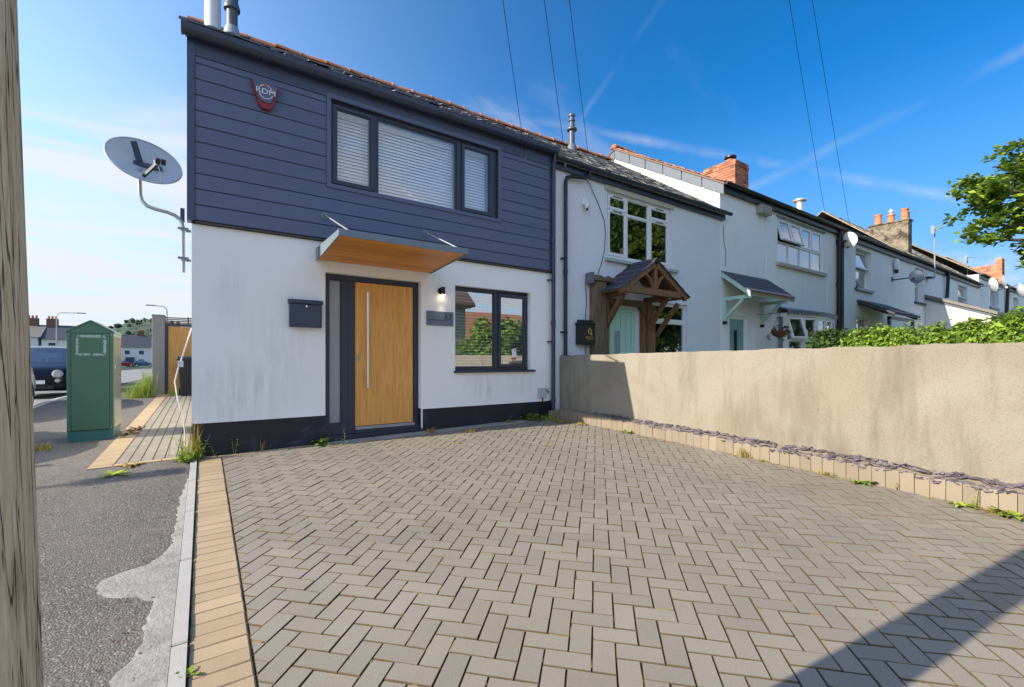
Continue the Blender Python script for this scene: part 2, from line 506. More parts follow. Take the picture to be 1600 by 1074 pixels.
    M['sage'] = simple('sage green porch paint', (0.44, 0.60, 0.55), 0.55, var=0.12)
    t = NT('stained dark timber')
    g = t.noise(4, 7, 0.65, t.mapping((7, 7, 0.9)), 0.5)
    c = t.ramp(g, [(0.25, (0.075, 0.034, 0.014)), (0.55, (0.20, 0.098, 0.040)), (0.8, (0.34, 0.185, 0.085))])
    M['timber'] = t.fin(t.mix(1.0, c, t.ramp(t.rand(), [(0, 0.75), (1, 1.3)]), 'MULTIPLY'), 0.65, t.bump(g, 0.3, 0.006))
    t = NT('old weathered timber')
    g = t.noise(4, 7, 0.65, t.mapping((9, 9, 0.7)), 0.5)
    M['oldtimber'] = t.fin(t.ramp(g, [(0.25, (0.06, 0.035, 0.018)), (0.6, (0.20, 0.14, 0.085)), (0.85, (0.32, 0.25, 0.17))]), 0.85, t.bump(g, 0.5, 0.01))
    t = NT('grey split telegraph pole timber')
    g = t.noise(5, 9, 0.66, t.mapping((14, 14, 0.9)), 0.9)
    g2 = t.noise(30, 5, 0.6, t.mapping((9, 9, 0.35)))
    c = t.ramp(g, [(0.20, (0.26, 0.18, 0.10)), (0.42, (0.70, 0.54, 0.33)), (0.62, (0.82, 0.66, 0.45)), (0.85, (0.88, 0.79, 0.63))])
    c = t.mix(t.math('MULTIPLY', t.ramp(g2, [(0.5, 0), (0.72, 1)]), 0.45), c, (0.17, 0.12, 0.075))
    kn = t.ramp(t.voro(2.6, t.mapping((4, 4, 0.7)), 'F1'), [(0.0, 1), (0.16, 0.0)])
    c = t.mix(t.math('MULTIPLY', kn, 0.85), c, (0.035, 0.026, 0.018))
    crack = t.ramp(t.noise(3.0, 4, 0.6, t.mapping((16, 16, 0.16), loc=(3, 1, 0)), 0.4), [(0.478, 0), (0.495, 1), (0.512, 0)])
    c = t.mix(t.math('MULTIPLY', crack, 0.9), c, (0.03, 0.022, 0.016))
    nm = t.bump(g, 0.5, 0.012); nm = t.bump(t.ramp(crack, [(0, 1), (1, 0)]), 0.8, 0.012, nm)
    M['pole'] = t.fin(c, 0.9, nm, spec=0.2)
    # ground
    t = NT('worn tarmac')
    v1 = t.n('TexVoronoi'); v1.inputs['Scale'].default_value = 104; t.l(t.pos(), v1.inputs['Vector'])
    cr = t.ramp(v1.outputs['Color'], [(0.0, (0.08, 0.073, 0.066)), (0.45, (0.155, 0.136, 0.114)), (0.8, (0.265, 0.230, 0.188)), (1.0, (0.55, 0.49, 0.42))])
    gap = t.ramp(v1.outputs['Distance'], [(0.25, 0), (0.62, 1)])
    c = t.mix(t.math('MULTIPLY', gap, 0.6), cr, (0.055, 0.051, 0.048))
    c = t.mix(t.ramp(t.noise(1.6, 5), [(0.35, 0.0), (0.7, 0.35)]), c, (0.215, 0.188, 0.158))
    c = t.mix(t.math('MULTIPLY', t.ramp(t.noise(7, 6, 0.7), [(0.62, 0), (0.75, 1)]), 0.35), c, (0.20, 0.13, 0.08))
    M['tarmac'] = t.fin(c, 0.85, t.bump(t.ramp(v1.outputs['Distance'], [(0.1, 1), (0.7, 0)]), 0.5, 0.006), spec=0.3)
    M['road'] = simple('road asphalt', (0.24, 0.23, 0.22), 0.85, var=0.25, vs=1.2, bump=0.4, bs=90)
    t = NT('jointing sand and moss')
    c = t.mix(t.ramp(t.noise(4.5, 6, 0.65), [(0.42, 0), (0.62, 1)]), (0.036, 0.027, 0.015), (0.13, 0.085, 0.032))
    c = t.mix(t.ramp(t.noise(11, 5, 0.6), [(0.55, 0), (0.7, 0.8)]), c, (0.05, 0.045, 0.035))
    M['sand'] = t.fin(c, 0.95, t.bump(t.noise(150, 4), 0.8, 0.01))
    def paver(name, col, k=0.16):
        t = NT(name)
        c = t.mix(t.noise(210, 3, 0.6), sc(col, 0.62), sc(col, 1.38))
        c = t.mix(1.0, c, t.ramp(t.rand(), [(0, 1 - k), (1, 1 + k)]), 'MULTIPLY')
        c = t.mix(1.0, c, t.ramp(t.isl(), [(0, 1 - k), (1, 1 + k)]), 'MULTIPLY')
        c = t.mix(t.ramp(t.noise(0.8, 6, 0.6), [(0.40, 0.0), (0.68, 0.42)]), c, sc(col, 0.62))
        c = t.mix(t.math('MULTIPLY', t.ramp(t.noise(2.4, 7, 0.7), [(0.56, 0), (0.72, 1)]), 0.30), c, (col[0] * 1.05, col[1] * 0.92, col[2] * 0.70))
        return t.fin(c, 0.85, t.bump(t.noise(220, 3), 0.35, 0.004), spec=0.3)
    M['paver'] = paver('grey concrete block paver', (0.264, 0.231, 0.184), 0.08)
    M['cream'] = paver('cream concrete block paver', (0.42, 0.305, 0.185), 0.09)
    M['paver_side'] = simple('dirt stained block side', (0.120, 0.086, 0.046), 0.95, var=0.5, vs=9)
    M['edging'] = simple('pale concrete edging', (0.40, 0.375, 0.335), 0.9, var=0.15, vs=14, bump=0.4, bs=150)
    M['kerbblock'] = paver('buff kerb block', (0.27, 0.217, 0.160), 0.10)
    t = NT('old cement mortar')
    c = t.mix(t.noise(9, 7, 0.65), (0.22, 0.205, 0.185), (0.39, 0.365, 0.33))
    c = t.mix(t.ramp(t.noise(7, 7, 0.7), [(0.47, 0), (0.66, 0.75)]), c, (0.185, 0.168, 0.148))
    M['cement'] = t.fin(t.mix(t.math('MULTIPLY', t.ramp(t.noise(40, 5), [(0.55, 0), (0.7, 1)]), 0.5), c, (0.20, 0.19, 0.18)), 0.9, t.bump(t.noise(45, 6, 0.65), 0.8, 0.012))
    M['concrete'] = simple('grey concrete', (0.30, 0.29, 0.27), 0.9, var=0.22, vs=5, bump=0.4, bs=60)
    t = NT('roughcast boundary wall')
    c = t.mix(t.noise(0.9, 6, 0.6, t.mapping((1, 1, 0.7))), (0.195, 0.166, 0.118), (0.325, 0.284, 0.214))
    st = t.ramp(t.noise(2.0, 7, 0.66, t.mapping((1, 1.6, 0.28))), [(0.48, 0), (0.70, 1)])
    c = t.mix(t.ramp(t.noise(0.55, 5, 0.6, None, 1.2), [(0.45, 0), (0.6, 0.35)]), c, (0.36, 0.33, 0.275))
    c = t.mix(t.math('MULTIPLY', st, 0.75), c, (0.150, 0.128, 0.092))
    v = t.noise(70, 5, 0.75)
    c = t.mix(t.math('MULTIPLY', t.ramp(v, [(0.52, 0), (0.62, 1)]), 0.38), c, (0.13, 0.105, 0.068))
    M['wall'] = t.fin(c, 0.95, t.bump(t.noise(7, 3), 0.2, 0.03, t.bump(v, 0.75, 0.012)), spec=0.2)
    M['slatechip'] = simple('plum slate chipping', (0.115, 0.095, 0.105), 0.6, var=0.4, vs=20, bump=0.3, bs=60, island=0.45)
    M['soil'] = simple('grit and soil', (0.22, 0.175, 0.125), 0.95, var=0.3, vs=30, bump=0.8, bs=120)
    M['grassbase'] = simple('rough grass ground', (0.06, 0.085, 0.03), 0.95, var=0.4, vs=0.8, bump=0.5, bs=20)
    t = NT('wooded hillside')
    c = t.mix(t.voro(0.05), (0.020, 0.045, 0.030), (0.06, 0.10, 0.055))
    c = t.mix(t.ramp(t.noise(0.006, 4), [(0.5, 0), (0.62, 0.8)]), c, (0.10, 0.15, 0.08))
    M['hill'] = t.fin(c, 0.95, t.bump(t.voro(0.05), 0.6, 8))
    def leaf(name, a, b, tr=0.35):
        t = NT(name)
        c = t.ramp(t.isl(), [(0, a), (0.75, b), (1, (b[0] * 1.5, b[1] * 1.35, b[2]))])
        d = t.n('BsdfTranslucent'); t.l(c, d.inputs[0])
        t.fin(c, 0.5, spec=0.3)
        mx = t.n('MixShader'); mx.inputs[0].default_value = tr
        t.l(t.b.outputs[0], mx.inputs[1]); t.l(d.outputs[0], mx.inputs[2]); t.l(mx.outputs[0], t.out.inputs[0])
        return t.mat
    M['leaf_tree'] = leaf('broad tree leaf', (0.075, 0.15, 0.02), (0.25, 0.36, 0.05))
    M['leaf_dark'] = leaf('dark shrub leaf', (0.025, 0.06, 0.015), (0.07, 0.13, 0.028))
    M['leaf_hedge'] = leaf('bright hedge leaf', (0.085, 0.17, 0.02), (0.26, 0.38, 0.05))
    M['leaf_weed'] = leaf('fresh weed leaf', (0.15, 0.25, 0.03), (0.36, 0.45, 0.07))
    M['leaf_dry'] = leaf('yellow dry weed', (0.28, 0.22, 0.05), (0.46, 0.36, 0.08))
    M['bark'] = simple('rough bark', (0.10, 0.075, 0.055), 0.95, var=0.4, vs=12, bump=0.8, bs=25)
    M['brick'] = simple('red orange brick', (0.36, 0.150, 0.085), 0.9, var=0.3, vs=16, bump=0.4, bs=80, randv=0.5, island=0.5)
    M['farbrick'] = simple('distant dull brick', (0.19, 0.095, 0.065), 0.9, var=0.3)
    M['joint'] = simple('olive joint moss', (0.20, 0.145, 0.045), 0.95, var=0.4, vs=40, island=0.6)
    M['mortar'] = simple('pale mortar', (0.36, 0.32, 0.27), 0.95, var=0.2)
    M['oldchim'] = render_mat('stained chimney render', (0.27, 0.215, 0.145), 0.0, [], 0.9, 14)
    t = NT('stained old render')
    c = t.mix(t.ramp(t.noise(2.4, 8, 0.68, None, 0.7), [(0.42, 0), (0.6, 1)]), (0.27, 0.225, 0.155), (0.060, 0.045, 0.033))
    M['oldchim'] = t.fin(c, 0.95, t.bump(t.noise(16, 6), 0.8, 0.04))
    M['pot'] = simple('terracotta pot', (0.50, 0.19, 0.085), 0.8, var=0.2, vs=5)
    M['cabgreen'] = NT('green cabinet paint').mat
    t = NT('green cabinet paint'); c = t.mix(t.noise(1.5, 5), (0.030, 0.098, 0.062), (0.038, 0.115, 0.075))
    c = t.mix(t.math('MULTIPLY', t.ramp(t.noise(9, 8, 0.7), [(0.6, 0), (0.72, 1)]), 0.25), c, (0.09, 0.16, 0.13))
    M['cabgreen'] = t.fin(c, 0.36, t.bump(t.noise(3, 2), 0.04, 0.02), spec=0.6)
    M['cabbase'] = simple('teal cabinet plinth', (0.018, 0.105, 0.100), 0.4, var=0.10)
    t = NT('old sticker glue')
    M['glue'] = t.fin(t.mix(t.noise(30, 6, 0.7), (0.10, 0.19, 0.17), (0.36, 0.44, 0.43)), 0.6)
    M['bin'] = simple('black bin plastic', (0.020, 0.022, 0.028), 0.5, var=0.15)
    M['slatbrown'] = simple('brown trellis slat', (0.20, 0.07, 0.035), 0.6, var=0.2)
    M['carnavy'] = simple('navy car paint', (0.004, 0.006, 0.016), 0.2, var=0.05, spec=0.3)
    M['carwhite'] = simple('white car paint', (0.70, 0.69, 0.66), 0.15, var=0.03, spec=0.6)
    M['cargrey'] = simple('silver grey car paint', (0.20, 0.21, 0.23), 0.2, 0.4, var=0.05)
    M['carred'] = simple('red car paint', (0.30, 0.02, 0.02), 0.15, var=0.05)
    M['carblue'] = simple('blue car paint', (0.02, 0.08, 0.16), 0.15, var=0.05)
    M['tyre'] = simple('tyre rubber', (0.014, 0.014, 0.015), 0.8, var=0.2)
    M['chrome'] = simple('chrome', (0.7, 0.7, 0.7), 0.15, 1.0, var=0.03)
    M['headlight'] = simple('headlight lens', (0.42, 0.42, 0.37), 0.06, var=0.25, vs=20, spec=0.8)
    M['dish'] = simple('grey satellite dish', (0.42, 0.48, 0.54), 0.45, var=0.06)
    M['dishdark'] = simple('dark dish bracket', (0.04, 0.06, 0.105), 0.5)
    M['cable'] = simple('black cable', (0.012, 0.012, 0.014), 0.6)
    M['cablewhite'] = simple('white cable', (0.66, 0.66, 0.64), 0.5)
    M['curtain'] = simple('pale net curtain', (0.50, 0.52, 0.55), 0.9, var=0.2, vs=14)
    M['farwhite'] = simple('distant white render', (0.72, 0.72, 0.72), 0.9, var=0.06, vs=1)
    M['farcream'] = simple('distant cream render', (0.46, 0.42, 0.36), 0.9, var=0.08, vs=1)
    M['farbrown'] = simple('distant dark bay paint', (0.06, 0.07, 0.11), 0.8)
    M['flower'] = simple('pale pink flower', (0.60, 0.42, 0.46), 0.7, var=0.2, island=0.3)
    M['basket'] = simple('brown coir basket', (0.13, 0.055, 0.028), 0.95, var=0.3, vs=30, bump=0.6)
    t = NT('warm lamp lens'); e = t.n('Emission'); e.inputs[0].default_value = (1.0, 0.80, 0.52, 1); e.inputs[1].default_value = 6.0
    t.l(e.outputs[0], t.out.inputs[0]); M['lens'] = t.mat
setup_mats()

# ------------------------------------------------------------------ ground heights
def gz(x, y):
    if y < 0:
        return 0.0195 * max(min(x, 5.6), -3.2) + 0.041 * max(y, -14)
    if y < 9:
        k = 0.0195 * max(min(x, 5.6), -3.2)
        return k * (1 - y / 9 * 0.6) + 0.02 * y
    return max(0.18 - (y - 9) * 0.0068, -0.5) + 0.0078 * max(min(x, 5.6), -3.2) * max(0, 1 - (y - 9) / 40)
# ------------------------------------------------------------------ ground
def sheet(name, xs, ys, dz, mat, kind='structure', f=gz, zfix=None):
    mb = MB(); nx = len(xs)
    vs = [(x, y, (f(x, y) + dz) if zfix is None else zfix) for y in ys for x in xs]
    fs = [(j * nx + i, j * nx + i + 1, (j + 1) * nx + i + 1, (j + 1) * nx + i) for j in range(len(ys) - 1) for i in range(nx - 1)]
    mb.add(vs, fs)
    return tag(mb.build(name, mat, org=(0, 0, 0)), kind=kind)

def lin(a, b, n): return [a + (b - a) * i / n for i in range(n + 1)]
ground = sheet('ground', [-1800, -300, -60, -20, -9, -3.2, 0, 5.6, 20, 60, 300, 1800], [-1800, -300, -60, -14, 0, 9, 40, 110, 300, 1800], -0.22, MAT['grassbase'])
road = sheet('road', lin(-10.0, -3.0, 7), [-60, -14, -8, -4] + lin(0, 9, 6) + lin(12, 110, 20), -0.10, MAT['road'])
front_road = sheet('road', lin(-3.0, 40, 20), [-13.5, -11, -9.0], -0.10, MAT['road'])
pavement = sheet('pavement', lin(-2.86, -0.118, 8), lin(-8.9, 0, 20) + lin(0.5, 9, 12) + lin(12, 110, 14), 0.0, MAT['tarmac'])
far_pavement = sheet('pavement', [-13.0, -11.5, -10.14], [-60, -14, -8, -4] + lin(0, 9, 6) + lin(12, 110, 20), 0.0, MAT['tarmac'])
garden = sheet('garden_ground', [5.66, 8, 12, 20, 40, 60], [-8.9, -6, -3, 0.1], 0.05, MAT['grassbase'], f=lambda x, y: 0.1)

# kerb along the side street: separate stones
def stone_mesh(name, l, w, h, mat, ch=0.012):
    mb = MB()
    a, b = w / 2, l / 2
    vs = [(-a, -b, 0), (a, -b, 0), (a, b, 0), (-a, b, 0), (-a, -b, h - ch), (a, -b, h - ch), (a, b, h - ch), (-a, b, h - ch),
          (-a + ch, -b + ch, h), (a - ch, -b + ch, h), (a - ch, b - ch, h), (-a + ch, b - ch, h)]
    mb.add(vs, [(0, 1, 5, 4), (1, 2, 6, 5), (2, 3, 7, 6), (3, 0, 4, 7), (4, 5, 9, 8), (5, 6, 10, 9), (6, 7, 11, 10), (7, 4, 8, 11), (8, 9, 10, 11)])
    return mb.mesh(name, mat)
me_kerb = stone_mesh('kerbstone', 0.905, 0.14, 0.22, MAT['edging'], 0.02)
kerb = tag(MB().box(-2.985, -2.875, -8.8, 60, -0.55, -0.50).build('kerb', MAT['concrete'], org=(-2.93, 0, 0)), kind='structure')
for i in range(52):
    y = -8.2 + i * 0.915
    piece('kerbstone', me_kerb, kerb, (-2.93, y, gz(-2.93, y) - 0.21))

# ---- block paved driveway
drive = sheet('driveway', lin(-0.118, 5.42, 12), lin(-8.9, 0.0, 20), -0.0095, MAT['sand'])
def ptop(x, y): return gz(x, y)
def clip(poly, ax, lim, keep_less):
    out = []
    for i in range(len(poly)):
        a = poly[i]; b = poly[(i + 1) % len(poly)]
        ia = (a[ax] <= lim) == keep_less or a[ax] == lim
        ib = (b[ax] <= lim) == keep_less or b[ax] == lim
        if ia: out.append(a)
        if ia != ib:
            t = (lim - a[ax]) / (b[ax] - a[ax])
            out.append((a[0] + (b[0] - a[0]) * t, a[1] + (b[1] - a[1]) * t))
    return out
def area(p): return 0.5 * abs(sum(p[i][0] * p[(i + 1) % len(p)][1] - p[(i + 1) % len(p)][0] * p[i][1] for i in range(len(p))))
def project(x, y, z):
    c, s = cos(CAM_YAW), sin(CAM_YAW)
    X = x * c - (y + 6.2) * s; Y = x * s + (y + 6.2) * c
    if Y < 0.2: return None
    return (800 + 705 * X / Y, 563 - 705 * (z - 1.097) / Y, Y)
def shown(x, y, z, m=40):
    p = project(x, y, z)
    return p if p and -m < p[0] < 1600 + m and -m < p[1] < 1074 + m else None
def paver_geo(mb, poly, h=0.03, ch=0.0020, tilt=(0, 0), dz=0.0, side=0):
    """a block: chamfered top, set on the slope of the drive (coordinates world)"""
    n = len(poly)
    cx = sum(p[0] for p in poly) / n; cy = sum(p[1] for p in poly) / n
    def z(x, y): return ptop(x, y) + dz + tilt[0] * (x - cx) + tilt[1] * (y - cy)
    r = max(math.hypot(p[0] - cx, p[1] - cy) for p in poly)
    k = 1 - ch * 1.6 / r
    inn = [(cx + (p[0] - cx) * k, cy + (p[1] - cy) * k) for p in poly]
    vs = [(p[0], p[1], z(*p) - h) for p in poly] + [(p[0], p[1], z(*p) - ch) for p in poly] + [(p[0], p[1], z(*p)) for p in inn]
    fs = []
    for i in range(n):
        j = (i + 1) % n
        fs.append((i, j, n + j, n + i)); fs.append((n + i, n + j, 2 * n + j, 2 * n + i))
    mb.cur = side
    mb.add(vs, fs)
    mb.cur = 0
    b0 = len(mb.v)
    mb.f.append(tuple(range(b0 - n, b0))); mb.m.append(0)
def edge_x(y):      # front line of the kerb blocks, which bows slightly
    return 5.07 + 0.052 * (-y) if y > -3 else 5.226 + 0.022 * (-y - 3)
prng = random.Random(5)
blocks = []
U = 0.1015
ang = R(-45)
ca, sa = cos(ang), sin(ang)
OX, OY = 2.6, -3.0
for r in range(-62, 62):
    for c in range(-62, 62):
        k = (c + r) % 4
        if k == 0: q = (c, r, 2, 1)
        elif k == 2: q = (c, r, 1, 2)
        else: continue
        g = 0.0030
        x0, y0, x1, y1 = q[0] * U + g, q[1] * U + g, (q[0] + q[2]) * U - g, (q[1] + q[3]) * U - g
        mx, my = (x0 + x1) / 2, (y0 + y1) / 2
        wx, wy = OX + mx * ca - my * sa, OY + mx * sa + my * ca
        if not (-0.1 < wx < 5.7 and -8.9 < wy < 0.1): continue
        jr = prng.gauss(0, 0.006); dx = prng.gauss(0, 0.0010); dy = prng.gauss(0, 0.0010)
        poly = []
        for (a, b) in ((x0, y0), (x1, y0), (x1, y1), (x0, y1)):
            a2 = mx + (a - mx) * cos(jr) - (b - my) * sin(jr) + dx
            b2 = my + (a - mx) * sin(jr) + (b - my) * cos(jr) + dy
            poly.append((OX + a2 * ca - b2 * sa, OY + a2 * sa + b2 * ca))
        full = poly
        ytop = -0.115 if wx < 1.28 else -0.20
        poly = clip(clip(clip(poly, 0, 0.180, False), 0, edge_x(wy) - 0.012, True), 1, ytop, True)
        if len(poly) < 3 or area(poly) < 0.0007: continue
        p = shown(wx, wy, 0)
        blocks.append((p[2] if p else 1e3, wx, wy, poly, poly == full, jr, q[2] > q[3], prng.gauss(0, 0.0012), (prng.gauss(0, 0.006), prng.gauss(0, 0.006))))
blocks.sort(key=lambda b: b[0])
me_pav = None
whole = [b for b in blocks if b[4]]
def base_paver():
    mb = MB(); a, b = U - 0.0030, U / 2 - 0.0030
    poly = [(-a, -b), (a, -b), (a, b), (-a, b)]
    ch, h = 0.0020, 0.03
    inn = [(x - math.copysign(ch, x), y - math.copysign(ch, y)) for x, y in poly]
    vs = [(x, y, -h) for x, y in poly] + [(x, y, -ch) for x, y in poly] + [(x, y, 0) for x, y in inn]
    fs = []
    for i in range(4):
        j = (i + 1) % 4
        fs.append((i, j, 4 + j, 4 + i)); fs.append((4 + i, 4 + j, 8 + j, 8 + i))
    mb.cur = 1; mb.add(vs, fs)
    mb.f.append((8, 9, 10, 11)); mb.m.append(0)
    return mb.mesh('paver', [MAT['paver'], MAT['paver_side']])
me_pav = base_paver()
rest = MB(); nobj = 0
for b in blocks:
    if nobj < 300 and b[0] < 900:
        nobj += 1
        if b[4]:
            rot = Matrix.Rotation(ang + b[5] + (0 if b[6] else pi / 2), 3, 'Z')
            tilt = Vector((-(0.0195 + b[8][0]), -(0.041 + b[8][1]), 1)).normalized()
            m = Vector((0, 0, 1)).rotation_difference(tilt).to_matrix() @ rot
            piece('paver', me_pav, drive, (b[1], b[2], ptop(b[1], b[2]) + b[7]), m.to_euler())
        else:
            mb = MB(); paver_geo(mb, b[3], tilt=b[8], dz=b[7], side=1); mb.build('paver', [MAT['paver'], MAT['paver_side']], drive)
    else:
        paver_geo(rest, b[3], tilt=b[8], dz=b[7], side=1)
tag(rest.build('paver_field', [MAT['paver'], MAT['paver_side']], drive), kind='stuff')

def row_block(name, mat, parent, x0, x1, y0, y1, dz=0.0, j=1.0, h=0.03, ch=0.0045):
    mb = MB()
    k = prng.gauss(0, 0.0012) * j
    poly = [(x0 + prng.gauss(0, .001) * j, y0), (x1 + prng.gauss(0, .001) * j, y0 + k), (x1 + prng.gauss(0, .001) * j, y1 + k), (x0 + prng.gauss(0, .001) * j, y1)]
    paver_geo(mb, poly, h=h, ch=ch, tilt=(prng.gauss(0, .006) * j, prng.gauss(0, .006) * j), dz=dz + prng.gauss(0, .0012) * j)
    return mb.build(name, mat, parent)
# cream soldier strip down the left edge
y = -0.125
while y > -6.6:
    row_block('cream_paver', MAT['cream'], drive, -0.047, 0.172, y - 0.0985, y)
    y -= 0.1025
# cream header course along the wall, then the concrete strip below the door
x = -0.06
while x < 1.2:
    row_block('cream_paver', MAT['cream'], drive, x, x + 0.198, -0.108, -0.012)
    x += 0.202
x = 1.30
for w in (0.62, 0.60, 0.66, 0.58, 0.64, 0.60):
    mb = MB(); paver_geo(mb, [(x, -0.192), (x + w - 0.008, -0.192), (x + w - 0.008, -0.012), (x, -0.012)], h=0.05, ch=0.004, dz=0.006, tilt=(0, 0.02))
    mb.build('concrete_slab', MAT['concrete'], drive)
    x += w
# concrete edging between drive and pavement
edge = tag(MB().box(-0.112, -0.062, -6.6, -0.05, -0.62, -0.60).build('edging', MAT['concrete'], org=(-0.09, 0, 0)), kind='structure')
y = -0.10
while y > -6.4:
    mb = MB(); paver_geo(mb, [(-0.114, y - 0.905), (-0.056, y - 0.905), (-0.056, y), (-0.114, y)], h=0.10, ch=0.006, dz=0.014, tilt=(0, prng.gauss(0, .003)))
    mb.build('edging_kerb', MAT['edging'], edge)
    y -= 0.914
# cement haunch smeared over the tarmac beside the edging
poly = [(-0.116, -0.907), (-0.15, -1.3), (-0.165, -1.635), (-0.162, -2.381), (-0.195, -2.666), (-0.294, -2.771), (-0.392, -2.794), (-0.473, -2.855), (-0.465, -3.004), (-0.39, -3.118), (-0.278, -3.164), (-0.209, -3.259), (-0.222, -3.41), (-0.222, -3.605), (-0.247, -3.753), (-0.299, -3.838), (-0.32, -4.1), (-0.29, -4.5), (-0.24, -5.0), (-0.2, -5.6), (-0.116, -5.9)]
mb = MB()
fine = []
for i in range(len(poly) - 1):
    a, b = poly[i], poly[i + 1]
    n = max(1, int(math.hypot(b[0] - a[0], b[1] - a[1]) / 0.012))
    for k in range(n):
        t = k / n
        yy = a[1] + (b[1] - a[1]) * t
        fine.append((min(-.125, a[0] + (b[0] - a[0]) * t + rnd.gauss(0, .002) + noise.noise(Vector((yy * 7, 1, 0))) * .035 + noise.noise(Vector((yy * 21, 4, 0))) * .012), yy))
fine.append(poly[-1])
n = len(fine)
vs = []
for (x, y) in fine:
    vs += [(x, y, gz(x, y) + 0.0012), (x * 0.9 - 0.0116, y, gz(x, y) + 0.004), (-0.1155, y, gz(-0.11, y) + 0.012)]
fs = []
for i in range(n - 1):
    for k in range(2):
        a = i * 3 + k; b = a + 1; c = a + 4; d = a + 3
        fs.append((a, b, c, d))
mb.add(vs, fs)
tag(mb.build('cement_haunch', MAT['cement'], org=(0, 0, 0)), kind='structure')

# ---- side paving, stack bond, beyond the corner
side = sheet('side_paving', lin(-0.98, -0.14, 3), lin(0.05, 9.0, 12), -0.006, MAT['sand'])
objs = 0; mb_rest = MB()
y = 0.125; row = 0
while y < 8.8:
    x = -0.765; col = 0
    while x < -0.16:
        w = 0.1
        poly = [(x, y), (x + w - 0.006, y), (x + w - 0.006, y + 0.197), (x, y + 0.197)]
        if objs < 130:
            m1 = MB(); paver_geo(m1, poly, h=0.02, ch=0.004, dz=0.010 + prng.gauss(0, .001), tilt=(prng.gauss(0, .004), prng.gauss(0, .004))); m1.build('paver', MAT['paver'], side); objs += 1
        else: paver_geo(mb_rest, poly, h=0.02, ch=0.004, dz=0.010 + prng.gauss(0, .001))
        x += 0.1045
    y += 0.202
tag(mb_rest.build('paver_field', MAT['paver'], side), kind='stuff')
y = 0.125; k = 0; mb_rest = MB()
while y < 8.9:
    poly = [(-0.975, y), (-0.775, y), (-0.775, y + 0.096), (-0.975, y + 0.096)]
    if k < 45:
        m1 = MB(); paver_geo(m1, poly, h=0.02, ch=0.004, dz=0.011, tilt=(prng.gauss(0, .004), 0)); m1.build('cream_paver', MAT['cream'], side)
    else: paver_geo(mb_rest, poly, h=0.02, ch=0.004, dz=0.011)
    y += 0.1005; k += 1
tag(mb_rest.build('cream_paver_field', MAT['cream'], side), kind='stuff')
x = -0.975
while x < -0.15:
    m1 = MB(); paver_geo(m1, [(x, 0.012), (x + 0.197, 0.012), (x + 0.197, 0.112), (x, 0.112)], h=0.02, ch=0.004, dz=0.011); m1.build('cream_paver', MAT['cream'], side)
    x += 0.202

# ------------------------------------------------------------------ hills beyond the town
mb = MB(); nx, ny = 70, 8
for j in range(ny + 1):
    for i in range(nx + 1):
        X = -900 + i * 22; Y = 650 + j * 45
        h = 50 * math.exp(-((X + 62) / 62) ** 2) + 26 * math.exp(-((X + 250) / 190) ** 2) + 30 * math.exp(-((X - 300) / 260) ** 2)
        k = sin(pi * min(1, j / ny * 0.9)) ** 1.0
        mb.v.append((X, Y, -3 + h * k + (noise.noise(Vector((X * .02, Y * .02, 0))) * 8 + noise.noise(Vector((X * .09, Y * .09, 4))) * 4) * k))
for j in range(ny):
    for i in range(nx):
        a = j * (nx + 1) + i
        mb.f.append((a, a + 1, a + nx + 2, a + nx + 1)); mb.m.append(0)
tag(mb.build('hills', MAT['hill'], smooth=80), kind='structure')
mb2 = MB(); rgh = random.Random(19)
for k in range(3200):
    q = mb.v[rgh.randrange(len(mb.v))]
    x, y = q[0] + rgh.uniform(-11, 11), q[1] + rgh.uniform(-20, 20)
    if not (-420 < x < 60) or y > 900: continue
    r_ = rgh.uniform(1.6, 3.6)
    mb2.lathe([(r_ * .5, -2), (r_, r_ * .5), (r_ * .75, r_ * 1.1), (r_ * .25, r_ * 1.5)], (x, y, q[2] - 1), 6, rgh.uniform(.8, 1.4), 1)
tag(mb2.build('far_wood', MAT['hill'], org=(0, 0, 0)), 'far off woodland on the hill beyond the street', 'woodland', kind='stuff')
# ------------------------------------------------------------------ building helpers
def wall_holes(mb, x0, x1, z0, z1, holes, y0, y1):
    xs = sorted({x0, x1, *[h[0] for h in holes], *[h[1] for h in holes]}); xs = [x for x in xs if x0 <= x <= x1]
    zs = sorted({z0, z1, *[h[2] for h in holes], *[h[3] for h in holes]}); zs = [z for z in zs if z0 <= z <= z1]
    for i in range(len(xs) - 1):
        run = None
        for j in range(len(zs) - 1):
            cx, cz = (xs[i] + xs[i + 1]) / 2, (zs[j] + zs[j + 1]) / 2
            if any(h[0] < cx < h[1] and h[2] < cz < h[3] for h in holes):
                if run is not None: mb.box(xs[i], xs[i + 1], y0, y1, run, zs[j]); run = None
            elif run is None: run = zs[j]
        if run is not None: mb.box(xs[i], xs[i + 1], y0, y1, run, zs[-1])
    return mb

